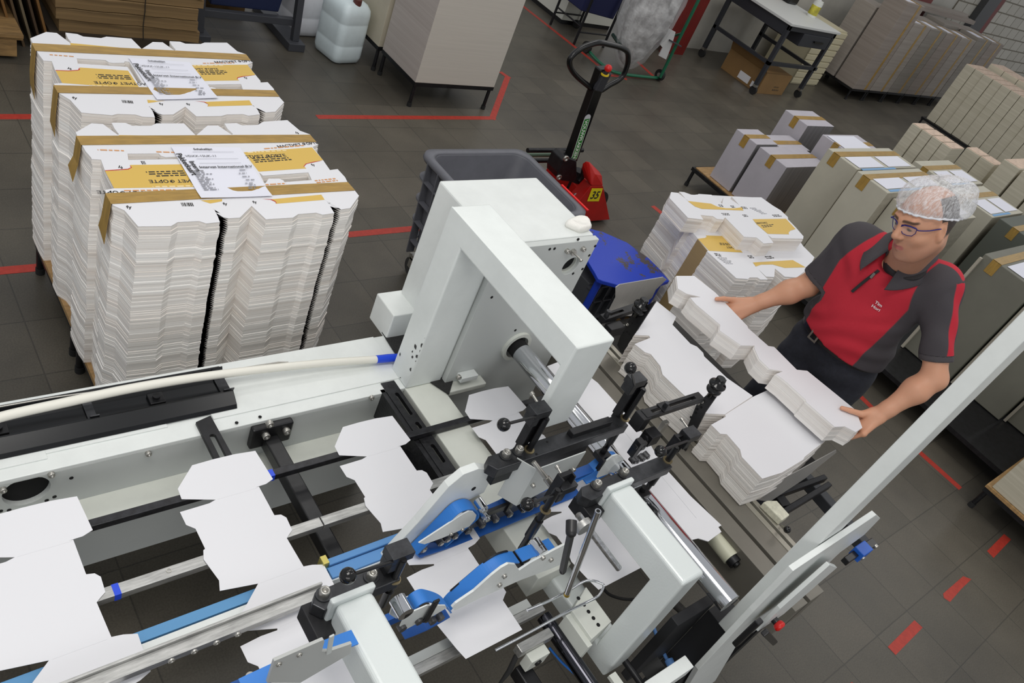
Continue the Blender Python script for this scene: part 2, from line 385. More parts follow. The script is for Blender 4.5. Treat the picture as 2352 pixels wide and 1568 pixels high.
def carton_stack(cfg, label, group):
    """low steel table with a pile of die-cut cartons; returns the pile"""
    z = ZT
    out = [W(x, y, z) for x, y in cfg['out']]; holes = [[W(x, y, z) for x, y in h] for h in cfg['holes']]
    cx = sum(p.x for p in out)/len(out); cy = sum(p.y for p in out)/len(out)
    t = thing('carton_stack', (cx, cy, .19), label, 'carton stack', group)
    sheet_stack(MB(), out, .19, z-.001, 110, .0008, holes, 0, cfg.get('lean', (0, 0)), cfg['seed']).build('carton_pile', [EDGE], t)
    b = MB(); b.prism(out, (0, 0, .0008), 0, holes); e = Vector((0, 0, .0012))
    # b starts at z; prints float a hair above the board
    for px in cfg['yellow']: b.poly([W(x, y, z)+e for x, y in px], 1)
    for px in cfg['red']: b.poly([W(x, y, z)+e*1.2 for x, y in px], 2)
    for (x, y, x2, y2, n_, rows, h, mi) in cfg['small']:
        p = W(x, y, z)+e*1.4; q = W(x2, y2, z)+e*1.4; d = (q-p); print_block(b, p, d, Vector((-d.y, d.x, 0)), d.length, rows, h, mi, int(x))
    for (s, x, y, x2, y2, size, mi) in cfg['text']:
        p = W(x, y, z)+e*1.4; q = W(x2, y2, z)+e*1.4; d = q-p; b.text(s, (p+q)/2, d, (-d.y, d.x, 0), size, mi, True)
    for (x, y, x2, y2) in cfg['codes']:
        p = W(x, y, z)+e*1.3; q = W(x2, y2, z)+e*1.3; d = (q-p).normalized(); u = Vector((-d.y, d.x, 0)); L = (q-p).length; k = 0.; rnd = random.Random(3)
        while k < L: w_ = rnd.uniform(.001, .004); b.add([p+d*k, p+d*(k+w_), p+d*(k+w_)+u*.018, p+d*k+u*.018], [(0, 1, 2, 3)], 3); k += w_+rnd.uniform(.001, .003)
    b.build('printed_top_sheet', [CARD, YELLOW, REDP, INK, INKO, INKW, INKG], t)
    for px, drop, o2 in cfg['tapes']:
        P = [W(x, y, z)+e*1.8 for x, y in px]; b = MB()
        b.prism(P, (0, 0, .0006))
        a, c = P[0]+Vector((-.004, 0, .0003)), P[1]+Vector((-.004, 0, .0003)); mid = Vector((-.006, .004, -drop*.6)); lo = Vector((o2, .012, -drop))
        b.prism([a, c, c+mid, c+lo*1.02+Vector((0, -.012, -.01)), a+lo*.92, a+mid], (.0012, 0, 0))
        b.prism([P[0], P[1], c, a], (0, 0, .0006))
        b.build('packing_tape', TAPEB, t)
    return t
def stack_table(x0, x1, y0, y1, label, group, h=.19):
    t = thing('stack_table', ((x0+x1)/2, (y0+y1)/2, 0), label, 'low table', group)
    MB().box(x0, x1, y0, y1, h-.022, h).build('table_board', mat('plywood board', (176, 140, 92), .6, var=(8, .2), sc=(1, 6, 1)), t)
    f = MB()
    for a in (y0+.015, y1-.015): f.box(x0+.01, x1-.01, a-.012, a+.012, h-.05, h-.022)
    for a in (x0+.015, x1-.015): f.box(a-.012, a+.012, y0+.01, y1-.01, h-.05, h-.022)
    f.build('table_frame', BLACK, t)
    for x in (x0+.02, x1-.02):
        for y in (y0+.02, y1-.02):
            l = MB().cyl((x, y, .012), (x, y, h-.03), .015, n=14).build('leg', BLACK, t)
            MB().cyl((x, y, 0), (x, y, .03), .018, n=14).build('foot_cap', RUBBER, l)
    return t
S = 6.534
cA = lambda l: crop((160, 260), S, l); cB = lambda l: crop((490, 260), S, l); cC = lambda l: crop((60, 60), S, l); cD = lambda l: crop((340, 80), S, l)
front_out = cA([(90, 290), (330, 152), (500, 165), (722, 327), (738, 318), (675, 235), (630, 145), (840, 148), (935, 190), (1220, 192), (1300, 155), (1715, 155), (1895, 337), (2070, 187), (2225, 187)]) + \
    cB([(280, 327), (293, 312), (215, 240), (165, 155), (345, 150), (430, 185), (665, 178), (750, 130), (1110, 105), (1300, 265), (1450, 320), (1545, 440), (1575, 470), (1490, 508), (1645, 705), (1750, 855), (1865, 840), (1975, 960), (2015, 1040), (2125, 1165), (2185, 1240), (2055, 1425), (1915, 1445), (1672, 1302), (1690, 1310), (1750, 1395), (1815, 1500), (1640, 1525), (1545, 1495), (1275, 1515)]) + \
    [(673, 500), (610.7, 503.9), (577.9, 473.2), (551, 500), (524.3, 501.5), (487, 478.5), (492, 481), (500, 497), (505, 510.4), (473.6, 513.4), (457.2, 508), (408, 510.4), (393.2, 519.4), (317.2, 520.3), (286, 483.6), (259, 471.7)] + \
    cA([(555, 1210), (530, 1155), (665, 1130), (530, 870), (470, 700), (330, 690), (322, 668), (240, 575), (190, 487), (118, 350)])
front = dict(seed=3, lean=(0, .0), out=front_out,
    holes=[cA([(868, 610), (1335, 606), (1370, 640), (1440, 662), (1605, 655), (1640, 690), (880, 702)]), cB([(685, 890), (745, 940), (1425, 890), (1478, 1005), (1068, 1037), (1050, 1010), (985, 982), (830, 985), (785, 1050), (765, 1052)])],
    yellow=[cA([(905, 780), (1695, 770), (1865, 1110), (665, 1130), (530, 870), (760, 862), (880, 848), (930, 822)]), cB([(455, 590), (1480, 515), (1645, 705), (1500, 735), (1390, 765), (1355, 800), (1395, 832), (680, 880)]),
            cA([(735, 333), (1530, 344), (1535, 372), (1590, 395), (1670, 408), (745, 386)]), cB([(140, 403), (300, 373), (315, 398)]), cB([(850, 1296), (1620, 1225), (1670, 1302), (940, 1362), (938, 1335), (900, 1310)]),
            cA([(1965, 1312), (2110, 1358), (2287, 1325), (2287, 1292)])],
    red=[cA([(905, 785), (935, 820), (880, 850), (530, 872), (528, 862), (870, 838), (915, 820)]), cB([(1645, 712), (1400, 765), (1365, 800), (1372, 812), (1352, 800), (1385, 760), (1500, 732)]), cA([(1520, 350), (1535, 378), (1650, 402), (1700, 408), (1600, 385), (1550, 362)]), cB([(730, 1290), (860, 1303), (930, 1335), (938, 1360), (948, 1345), (930, 1322), (870, 1295)])],
    small=[(*cA([(1740, 925)])[0], *cA([(1130, 945)])[0], 0, 3, .006, 3), (*cA([(1860, 1085)])[0], *cA([(1070, 1105)])[0], 0, 1, .007, 5), (*cA([(1585, 1145)])[0], *cA([(740, 1160)])[0], 0, 1, .006, 4), (*cA([(810, 560)])[0], *cA([(380, 545)])[0], 0, 1, .006, 4),
           (*cA([(1580, 585)])[0], *cA([(1245, 575)])[0], 0, 1, .006, 4), (*cB([(585, 690)])[0], *cB([(1160, 650)])[0], 0, 3, .006, 3), (*cB([(520, 605)])[0], *cB([(1195, 565)])[0], 0, 1, .007, 5), (*cB([(770, 545)])[0], *cB([(1420, 490)])[0], 0, 1, .006, 4), (*cB([(790, 1085)])[0], *cB([(1155, 1060)])[0], 0, 1, .006, 4), (*cB([(1530, 1025)])[0], *cB([(1865, 990)])[0], 0, 2, .006, 4)],
    text=[('МАСТИЕТ ФОРТЕ', *cA([(1850, 1020)])[0], *cA([(1500, 1025)])[0], .022, 3), ('МАСТИЕТ ФОРТЕ', *cA([(1130, 1200)])[0], *cA([(760, 1195)])[0], .022, 3), ('МАСТИЕТ ФОРТЕ', *cB([(555, 658)])[0], *cB([(855, 645)])[0], .022, 3), ('МАСТИЕТ ФОРТЕ', *cB([(1130, 490)])[0], *cB([(1410, 462)])[0], .02, 3),
          ('fy', *cA([(865, 1412)])[0], *cA([(915, 1412)])[0], .02, 3), ('fy', *cA([(785, 820)])[0], *cA([(735, 820)])[0], .018, 3), ('fy', *cB([(155, 1362)])[0], *cB([(195, 1362)])[0], .018, 3), ('fy', *cB([(598, 1337)])[0], *cB([(640, 1335)])[0], .018, 3), ('fy', *cB([(1475, 778)])[0], *cB([(1510, 775)])[0], .018, 3), ('fy', *cB([(1275, 302)])[0], *cB([(1235, 304)])[0], .018, 3), ('fy', *cA([(1870, 370)])[0], *cA([(1835, 370)])[0], .018, 3), ('fy', *cB([(125, 365)])[0], *cB([(90, 367)])[0], .018, 3)],
    codes=[(*cA([(1690, 1400)])[0], *cA([(1860, 1400)])[0]), (*cB([(655, 350)])[0], *cB([(515, 352)])[0]), (*cA([(1120, 722)])[0], *cA([(1065, 722)])[0])],
    tapes=[([(244.9, 445.2), (258, 469.4), (815.2, 438.3), (798.4, 419.2)], .13, -.012), ([(178, 313.6), (189, 334.2), (726.5, 327.3), (711.9, 310.5)], .12, -.02)])
back_out = cC([(62, 185), (300, 90), (460, 105), (660, 255), (676, 245), (630, 190), (590, 100), (770, 122), (855, 158), (1125, 182), (1205, 160), (1580, 190), (1735, 345), (1900, 240), (2045, 245)]) + \
    cD([(225, 118), (398, 240), (415, 225), (360, 165), (322, 98), (480, 105), (560, 135), (790, 140), (850, 118), (1185, 120), (1340, 250), (1465, 292), (1470, 300), (1540, 390), (1570, 415), (1490, 450), (1610, 600), (1685, 690), (1690, 718), (1795, 712), (1885, 810), (1895, 840), (1970, 935), (2042, 1015), (1910, 1155), (1765, 1165), (1565, 1065), (1580, 1060), (1640, 1120), (1680, 1195), (1510, 1215), (1420, 1192), (1180, 1198), (1100, 1220), (725, 1225), (558, 1080), (375, 1198), (215, 1200), (10, 1080), (22, 1075), (75, 1160), (103, 1240)]) + \
    cC([(1930, 1370), (1750, 1362), (1640, 1330), (1370, 1320), (1290, 1340), (830, 1300), (660, 1110), (500, 1015), (430, 895), (418, 865), (540, 858), (432, 660), (385, 530), (260, 520), (200, 440), (165, 385), (100, 265)])
back = dict(seed=9, out=back_out,
    holes=[cC([(760, 488), (1190, 512), (1240, 545), (1300, 555), (1470, 552), (1480, 530), (1548, 540), (1735, 850), (1672, 850), (1520, 615), (775, 565)]), cD([(900, 750), (1395, 742), (1425, 825), (1040, 835), (1010, 800), (950, 785), (925, 790)])],
    yellow=[cC([(800, 625), (1530, 672), (1710, 945), (540, 858), (440, 668), (700, 675), (790, 660), (810, 640)]), cD([(650, 458), (1490, 452), (1610, 605), (1440, 625), (1345, 645), (1335, 665), (1370, 688), (850, 695)]), cC([(660, 258), (1390, 325), (1385, 345), (1500, 385), (675, 315)]), cD([(330, 290), (415, 275), (430, 300)]), cD([(840, 1010), (1520, 985), (1565, 1060), (890, 1078), (905, 1050)]), cC([(1815, 1110), (1935, 1118), (1960, 1130), (2091, 1120), (1960, 1140), (1830, 1158)])],
    red=[cC([(795, 630), (812, 655), (780, 672), (640, 680), (440, 672), (440, 664), (640, 670), (780, 662)]), cD([(1610, 608), (1440, 630), (1350, 650), (1342, 672), (1332, 660), (1345, 640), (1440, 622)]), cC([(1385, 330), (1395, 350), (1500, 385), (1480, 388), (1380, 345)]), cD([(700, 1000), (840, 1015), (905, 1050), (890, 1076), (912, 1052), (850, 1008)])],
    small=[(*cC([(1575, 795)])[0], *cC([(940, 770)])[0], 0, 3, .006, 3), (*cC([(1645, 930)])[0], *cC([(905, 880)])[0], 0, 1, .007, 5), (*cC([(1370, 955)])[0], *cC([(610, 890)])[0], 0, 1, .006, 4), (*cC([(710, 455)])[0], *cC([(320, 425)])[0], 0, 1, .006, 4), (*cD([(760, 555)])[0], *cD([(1200, 550)])[0], 0, 3, .006, 3), (*cD([(690, 478)])[0], *cD([(1210, 472)])[0], 0, 1, .007, 5), (*cD([(830, 437)])[0], *cD([(1430, 430)])[0], 0, 1, .006, 4)],
    text=[('МАСТИЕТ ФОРТЕ', *cC([(1615, 870)])[0], *cC([(1310, 860)])[0], .022, 3), ('МАСТИЕТ ФОРТЕ', *cD([(700, 518)])[0], *cD([(890, 518)])[0], .016, 3), ('МАСТИЕТ ФОРТЕ', *cD([(1165, 410)])[0], *cD([(1415, 402)])[0], .02, 3), ('fy', *cC([(710, 1080)])[0], *cC([(750, 1083)])[0], .02, 3), ('fy', *cC([(668, 648)])[0], *cC([(630, 645)])[0], .018, 3), ('fy', *cD([(180, 1040)])[0], *cD([(215, 1040)])[0], .018, 3), ('fy', *cD([(585, 1043)])[0], *cD([(620, 1043)])[0], .018, 3), ('fy', *cD([(1450, 648)])[0], *cD([(1480, 648)])[0], .018, 3)],
    codes=[(*cC([(1450, 1155)])[0], *cC([(1600, 1165)])[0]), (*cD([(745, 285)])[0], *cD([(615, 280)])[0])],
    tapes=[([(125.8, 197), (135.8, 214.6), (641.5, 223), (630, 208.6)], .15, -.008), ([(75.3, 100.6), (84.5, 118.2), (575.7, 139.7), (565, 125.9)], .17, -.004)])
carton_stack(front, 'tall pile of printed flat cartons nearest the white machine, job sheet on top', 'flat carton stacks on low tables')
carton_stack(back, 'tall pile of printed flat cartons behind the front pile, beside the left picture edge', 'flat carton stacks on low tables')
stack_table(.655, 1.42, 2.03, 2.40, 'low black legged table under the front flat carton pile', 'low tables under the flat cartons')
stack_table(.66, 1.43, 2.46, 3.01, 'low black legged table under the rear flat carton pile', 'low tables under the flat cartons')
def job_sheet(c, label, sd):
    P = [W(x, y, ZT)+Vector((0, 0, .0035)) for x, y in c]
    ux = (P[1]-P[0]).normalized(); uy = (P[0]-P[3]).normalized(); w = (P[1]-P[0]).length; h = (P[0]-P[3]).length
    b = MB(); n = 8
    G = []
    for j in range(n+1):
        for i in range(n+1):
            u, v = i/n, j/n; p = P[0]*(1-u)*(1-v)+P[1]*u*(1-v)+P[2]*u*v+P[3]*(1-u)*v
            G.append(p+Vector((0, 0, .0015*math.sin(3*u+2*v+sd)+(.004*(v-.85)/.15 if v > .85 else 0))))
    b.add(G, [(j*(n+1)+i, j*(n+1)+i+1, (j+1)*(n+1)+i+1, (j+1)*(n+1)+i) for j in range(n) for i in range(n)], 0, True)
    q = lambda u, v: P[0]+ux*(u*w)-uy*(v*h)+Vector((0, 0, .0035))
    b.text('Schakellijst', q(.42, .06), ux, uy, .014, 1, True)
    b.text('VDXX-15UK-11', q(.33, .2), ux, uy, .015, 1)
    b.text('Intervet International B.V', q(.6, .42), ux, uy, .017, 1, True)
    b.text('Pakketkaart', q(.07, .36), -uy*.95+ux*.1, ux+uy*.1, .026, 1, True)
    b.text('Intern', q(.17, .4), -uy*.95+ux*.1, ux+uy*.1, .024, 1, True)
    for v in (.12, .26, .35): p = q(.25, v); b.add([p, p+ux*w*.6, p+ux*w*.6+uy*.0012, p+uy*.0012], [(0, 1, 2, 3)], 2)
    for k, v in enumerate(np.linspace(.5, .86, 12)):
        print_block(b, q(.1, v), ux, uy, .035+.01*(k % 3), 1, .005, 2, k)
        if k % 2 == 0 or k > 8: print_block(b, q(.76-.02*(k % 3), v), ux, uy, .03, 1, .005, 2, k+40)
    tag(b.build('job_sheet', [PAPER, INK, INKG]), label, 'paper sheet', 'job sheets on the carton stacks')
job_sheet([(392.6, 339.6), (551, 339.6), (625.4, 453.6), (461.5, 459)], 'white printed job sheet lying on the front flat carton pile', 1)
job_sheet([(295, 135), (434.9, 143.5), (501.5, 229.2), (360.7, 232.3)], 'white printed job sheet lying on the rear flat carton pile', 2)
# ================================================================== the folding and gluing machine
MC = thing('carton_folding_machine', (1.0, .8, 0), 'white carton folding machine with blue belts, portal frames and chrome shaft', 'machine')
def YP(name, m, Y, dy, px, par=MC, bevel=0, holes=()):
    return MB().prism([WY(x, y, Y) for x, y in px], (0, dy, 0), 0, [[WY(x, y, Y) for x, y in h] for h in holes]).build(name, m, par, bevel)
def ZP(name, m, z, dz, px, par=MC, bevel=0, holes=()):
    return MB().prism([W(x, y, z) for x, y in px], (0, 0, dz), 0, [[W(x, y, z) for x, y in h] for h in holes]).build(name, m, par, bevel)
def yz(name, m, x0, x1, pts, par=MC, bevel=0, seg=3):
    return MB().prism([(x0, a, b) for a, b in pts], (x1-x0, 0, 0)).build(name, m, par, bevel, seg)
def bx(name, m, x0, x1, y0, y1, z0, z1, par=MC, bevel=.002):
    return MB().box(x0, x1, y0, y1, z0, z1).build(name, m, par, bevel)
def circ(c, r, ax, n=20):
    """outline circle in the plane across axis ax"""
    return [(c[0]+(0 if ax == 0 else r*math.cos(t)), c[1]+(0 if ax == 1 else r*(math.sin(t) if ax == 2 else math.cos(t))), c[2]+(0 if ax == 2 else r*math.sin(t))) for t in [2*math.pi*i/n for i in range(n)]]
# --- long side frame on the pallet side
b = MB()
b.prism([(-.7, 1.357, .6), (1.5, 1.357, .6), (1.5, 1.357, .735), (-.7, 1.357, .735)], (0, .015, 0), 0, [[(x, y, min(z, .7335)) for x, y, z in circ((.277, 1.357, .690), .052, 1, 36)]])
b.box(-.7, 1.52, 1.272, 1.357, .58, .6, 1)
b.box(-.7, 1.52, 1.272, 1.29, .42, .58)
b.box(-.7, 1.52, 1.58, 1.597, .06, .735)
SF = b.build('side_frame', [GREYP, CREAM], MC)
bx('frame_top', PAINT, -.7, 1.5, 1.357, 1.6, .735, .75); bx('frame_top', PAINT, 1.41, 1.95, 1.60, 1.70, .735, .75)
b = MB(); b.box(-.7, .33, 1.392, 1.6, .7502, .7535); b.box(.33, .62, 1.408, 1.6, .7502, .7535); b.box(.62, .74, 1.425, 1.6, .7502, .7535); b.box(.74, 1.36, 1.40, 1.6, .7502, .7535)
b.build('top_cover_strip', PAINT, MC, .0006)
MB().box(.2, .36, 1.3725, 1.378, .62, .7345).build('bore_shade', HOLE, SF)  # near-black sheet standing in for the shade inside the bore
for x, y in ((339.6, 1039), (6, 1122), (852, 911), (117, 1087)): bolt(WY(x, y, 1.357), (0, -1, 0), SF, .008, .010)
for x, y in crop((0, 750), 3.357, [(550, 1165), (420, 1310), (360, 1338), (70, 1413), (5, 1420)]):
    p = WY(x, y, 1.357); MB().cyl(p+Vector((0, -.0012, 0)), p+Vector((0, .003, 0)), .005, n=14).build('drill_hole', HOLE, SF)
for x, y in crop((0, 750), 3.357, [(1825, 740), (2005, 695)]):
    p = W(x, y, .7536); MB().cyl(p, p+Vector((0, 0, .0006)), .005, n=14).build('drill_hole', HOLE, SF)
# --- black lamp tray lying along the frame top
TR = thing('lamp_tray', (.3, 1.47, .754), 'long black channel cover lying on the white side frame under the pale tube', 'cover')
b = MB()
prof = [(1.558, .782), (1.55, .764), (1.53, .757), (1.478, .757), (1.470, .762), (1.464, .786), (1.458, .787), (1.425, .766), (1.418, .7545), (1.555, .7545), (1.566, .782)]
x0, x1 = -.7, .815
n_ = len(prof)
b.add([(x0, p[0], p[1]) for p in prof]+[(x1, p[0], p[1]) for p in prof], [(i, (i+1) % n_, (i+1) % n_+n_, i+n_) for i in range(n_)]+[tuple(range(n_-1, -1, -1)), tuple(range(n_, 2*n_))])
b.build('channel', mat('satin black sheet', (26, 27, 29), .22, .2), TR, .001)
for x in (.2, .455, .805):
    b = MB(); pr_ = [(1.558, .786), (1.55, .768), (1.53, .761), (1.482, .761), (1.473, .766), (1.466, .789)]
    w_ = .022 if x < .8 else .03
    b.ribbon([(x, p[0], p[1]+.001) for p in pr_], (w_, 0, 0), .003); b.build('cross_bracket', STEEL, TR)
for x in (.25, .62):
    b = MB(); b.box(x-.02, x+.02, 1.485, 1.525, .758, .768); b.cyl((x, 1.505, .768), (x, 1.505, .776), .010); b.build('lamp_socket', BLACKP, TR, .002)
# --- pale flexible tube with a blue taped end
TU = thing('plastic_tube', (.5, 1.56, .8), 'long pale plastic tube with a blue taped end lying along the machine frame', 'tube')
px = [(-60, 985), (0, 958), (150, 924), (300, 892), (450, 867), (600, 848), (750, 833), (866, 825)]
pts = smooth_path([W(x, y, .855-.08*i/7) for i, (x, y) in enumerate(px)], 6)
MB().tube(pts, .0125, 14).build('tube_wall', mat('pale nylon tube', (232, 230, 220), .35), TU)
MB().tube([W(864, 825, .776), W(890, 822.5, .774), W(930, 819, .772)], [.0132, .014, .012], 14).build('taped_end', BLUETAPE, TU)
MB().tube([W(x, y, .80) for x, y in ((-30, 941), (0, 934), (120, 913), (245, 896), (400, 872), (560, 845), (640, 832), (662, 832))], .0028, 8).build('wire_rod', ZINC, TU)
# --- rubber mat under the portal
b = MB(); b.prism([(1.403, 1.668, .7538), (1.394, 1.50, .7538), (1.40, 1.44, .7538), (1.478, 1.285, .7538), (1.556, 1.366, .7538), (1.557, 1.668, .7538)], (0, 0, .004))
tag(b.build('rubber_mat', mat('gritty black mat', (44, 44, 44), .9, var=(220, .5), bump=(300, .4))), 'black gritty rubber mat on the machine frame beside the portal foot', 'mat')
# --- big portal frame
GX0, GX1 = 1.348, 1.487
PG = yz('portal_frame', mat('portal paint', (226, 231, 229), .36, var=(7, .03), bump=(60, .01)), GX0, GX1, [(1.352, .75), (1.446, .75), (1.446, 1.40), (.853, 1.40), (.853, 1.085), (.874, 1.085), (.874, 1.318), (1.352, 1.318)], bevel=.006)
CH = mat('chipped primer', (58, 58, 58), .8)
b = MB(); rnd = random.Random(4)
for cx, cy, rx, ry in ((640, 880, 18, 45), (735, 860, 30, 40), (720, 930, 35, 40), (600, 1005, 12, 22), (655, 1000, 18, 30), (655, 1062, 25, 14), (575, 1165, 15, 28), (637, 1130, 18, 8), (600, 935, 10, 22), (440, 970, 12, 28), (770, 765, 14, 10), (885, 500, 14, 8), (445, 1272, 8, 8)):
    poly = []
    for i in range(11):
        t = 2*math.pi*i/11; k = rnd.uniform(.55, 1.1); x, y = 840+(cx+rx*k*math.cos(t))/5.6, 640+(cy+ry*k*math.sin(t))/5.6; poly.append(WX(x, y, GX0-.0006) if cx < 700 or True else None)
    poly = [Vector((GX0-.0006, min(max(p.y, 1.3535), 1.4445), p.z)) for p in poly]
    b.poly(poly)
b.build('paint_chips', CH, PG, fix=False)
bx('lower_beam', CREAM, 1.348, 1.478, .60, 1.357, .655, .75, bevel=.003)
# slotted angle beside the lower beam
def slot(x0, x1, y0, y1, z):
    r = (x1-x0)/2; P = []
    for i in range(9): t = math.pi*i/8; P.append(((x0+x1)/2+r*math.cos(t), y1-r+r*math.sin(t), z))
    for i in range(9): t = math.pi+math.pi*i/8; P.append(((x0+x1)/2+r*math.cos(t), y0+r+r*math.sin(t), z))
    return P
b = MB()
b.prism([(1.278, .93, .738), (1.328, .93, .738), (1.328, 1.396, .738), (1.278, 1.396, .738)], (0, 0, .015), 0, [slot(1.3, 1.314, 1.245, 1.345, .738), slot(1.3, 1.314, 1.185, 1.215, .738), slot(1.3, 1.314, 1.045, 1.12, .738)])
b.box(1.262, 1.278, .80, 1.372, .64, .75); b.box(1.25, 1.262, .80, 1.30, .6, .66)
b.build('slotted_angle', mat('worn black steel', (40, 40, 43), .35, .3, var=(40, .5), bump=(120, .15)), MC, .0015)
bx('ruled_strip', STEEL, 1.225, 1.243, .75, 1.2, .64, .65, bevel=.0006)
# black slotted tab on the frame
b = MB(); b.prism([(.69, 1.398, .748), (.735, 1.41, .748), (.74, 1.2, .748), (.69, 1.2, .748)], (0, 0, .012), 0, [slot(.706, .722, 1.21, 1.345, .748)])
b.build('slotted_tab', BLACK, MC, .001)
# cross tube with its bracket
CT = bx('cross_tube', mat('black tube paint', (38, 38, 40), .38, .2, var=(30, .3)), .868, .912, .70, 1.34, .655, .70, bevel=.004)
b = MB(); b.box(.83, .955, 1.333, 1.357, .66, .742); b.build('mount_block', BLACK, CT, .006)
for x, y in crop((0, 750), 3.357, [(2045, 830), (2203, 792), (2072, 738)]): bolt(WY(x, y, 1.333), (0, -1, 0), CT, .011, .014)
# flat guide bars under the cartons
BARS = []
b = MB()
for x0, x1 in ((-.3, .255), (.262, .80), (.803, 1.80)): b.box(x0, x1, 1.15, 1.171, .7545, .7755)
BARS.append(b.build('guide_bar', mat('scuffed black bar', (44, 44, 48), .4, .3, var=(60, .45)), MC, .0015))
b = MB()
for x0, x1 in ((-.3, .362), (.366, .86), (.863, 1.36)): b.box(x0, x1, .960, .988, .7545, .7755)
GB = b.build('guide_bar', ALU, MC, .0012)
for x, y in ((388, 1310), (848, 1115)):
    p = W(x, y, .7757); MB().ring(p, p+Vector((0, 0, .0012)), .006, .004, 16).build('threaded_hole', ZINC, GB)
p = W(1048-.0, 1052, .7757); b = MB(); b.cyl(W(1048, 1092, .7756), W(1048, 1092, .7756)+Vector((0, 0, .001)), .005); b.build('threaded_hole', ZINC, GB)
MB().box(.795, .81, 1.1495, 1.1715, .754, .7762).build('tape_mark', BLUETAPE, BARS[0])
MB().box(.25, .264, 1.1495, 1.1715, .754, .7762).build('tape_mark', BLUETAPE, BARS[0])
MB().box(.358, .372, .9595, .9885, .754, .7762).build('tape_mark', BLUETAPE, GB)
# --- motor housing, drive plate, shaft
MH = bx('motor_housing', PAINT, 1.49, 1.905, 1.36, 1.69, .75, 1.3165, bevel=.006)
bx('terminal_box', PAINT, 1.40, 1.60, 1.58, 1.70, .745, .858, bevel=.004)
b = MB(); hc = Vector((1.832, 1.335, 1.213))
b.prism([(1.492, 1.335, .47), (1.98, 1.335, .47), (1.98, 1.335, .98), (1.908, 1.335, .98), (1.908, 1.335, 1.315), (1.492, 1.335, 1.315)], (0, .022, 0), 0, [circ(hc, .035, 1, 28), circ((1.75, 1.335, .872), .046, 1, 28)])
DP = b.build('drive_plate', GREYP, MC, .0015)
MB().ring(hc+Vector((0, .012, 0)), hc+Vector((0, .022, 0)), .0365, .031, 32).build('bore_ring', CREAM, DP)
MB().cyl(hc+Vector((0, .0222, 0)), hc+Vector((0, .0245, 0)), .036).build('bore_shade', HOLE, DP)  # black disc put in for the darkness of the open bore
for x, y in crop((850, 330), 3.357, [(1515, 822), (1638, 805)]): bolt(WY(x, y, 1.335), (0, -1, 0), DP, .0085, .012)
for x, y in crop((850, 330), 3.357, [(1385, 812), (1422, 808), (1735, 788), (1690, 860), (1637, 965), (1565, 1000), (1605, 738), (938, 1183), (1120, 1437), (1183, 1522)]):
    p = WY(x, y, 1.335); MB().cyl(p+Vector((0, -.001, 0)), p+Vector((0, .002, 0)), .005, n=14).build('drill_hole', HOLE, DP)
p = WY(*crop((850, 330), 3.357, [(1558, 828)])[0], 1.335); q = WY(*crop((850, 330), 3.357, [(1625, 895)])[0], 1.29)
b = MB(); b.cyl(p, p+Vector((0, -.012, 0)), .011, n=6); b.cyl(p+Vector((0, -.01, 0)), q, .003); b.cyl(q, q+Vector((0, -.004, -.002)), .006); b.build('cable_gland', ZINC, DP)
SH = MB().cyl((1.752, .262, .872), (1.752, 1.334, .872), .034, n=40).build('drive_shaft', CHROME, MC)
MB().cyl((1.752, 1.30, .872), (1.752, 1.36, .872), .0345, n=40, caps=False).build('shaft_seat', HOLE, SH)
MB().ring((1.752, 1.324, .872), (1.752, 1.337, .872), .060, .046, 40).build('bearing_ring', CREAM, DP)
MB().cyl((1.80, .262, .845), (1.80, 1.2, .845), .012, n=20).build('tie_rod', BLACK, MC)
b = MB(); b.box(1.487, 1.648, 1.296, 1.357, .73, .752); b.build('step_ledge', CREAM, MC, .004)
b = MB(); b.box(1.53, 1.60, 1.335-.03, 1.335, .775, .795); b.build('stop_block', PAINT, MC, .001)
bolt(WY(1052, 863, 1.30), (0, -1, 0), MC, .008, .012)
# --- near portal frames (welded C shapes)
def c_frame(dx):
    x0, x1 = 1.428+dx, 1.512+dx
    o = yz('portal_frame', PAINT2, x0, x1, [(.606, 1.10), (.316, 1.10), (.316, .632), (.62, .632), (.62, .70), (.388, .70), (.388, 1.012), (.606, 1.012)], bevel=.011, seg=4)
    b = MB(); b.box(x0-.008, x1+.006, .604, .618, 1.0, 1.112); b.build('end_flange', PAINT2, o, .004)
    return o
c_frame(0); c_frame(-.79)
b = MB(); b.prism([(1.362, .386, .70), (1.452, .40, .70), (1.452, .515, .70), (1.362, .475, .70)], (0, 0, .072))
PB = b.build('perforated_block', CREAM, MC, .002)
b = MB()
for x, y in crop((1100, 1101), 3.357, [(767, 915), (845, 1018), (883, 1068), (920, 1120), (810, 965)]):
    p = W(x, y, .7722); b.cyl(p, p+Vector((0, 0, .0008)), .0055, n=16)
b.build('screw_holes', HOLE, PB)
bx('block_web', CREAM, 1.345, 1.362, .375, .475, .64, .76, bevel=.001)
# --- carrier rails above the belts
def carrier_rail(x0, x1, y0, y1, z1, px_bolts, chamfer=True):
    c = .016 if chamfer else .002
    o = MB().prism([(x0+c, y0, z1-.034), (x1, y0, z1-.034), (x1, y1, z1-.034), (x0+c, y1, z1-.034), (x0, (y0+y1)/2, z1-.034)] if chamfer else [(x0, y0, z1-.034), (x1, y0, z1-.034), (x1, y1, z1-.034), (x0, y1, z1-.034)], (0, 0, .034)).build('carrier_rail', STEEL, MC, .002)
    for x, y in px_bolts:
        p = W(x, y, z1); b = MB(); b.cyl(p, p+Vector((0, 0, .003)), .0165, n=24); b.build('washer', STEEL, o)
        bolt(p+Vector((0, 0, .003)), (0, 0, 1), o, .011, .016)
    return o
R1 = carrier_rail(1.17, 1.682, .782, .828, 1.08, [(1160, 1047), (1190, 1038)])
R2 = carrier_rail(1.36, 1.708, .612, .656, 1.08, [(1369, 1116), (1431, 1089)])
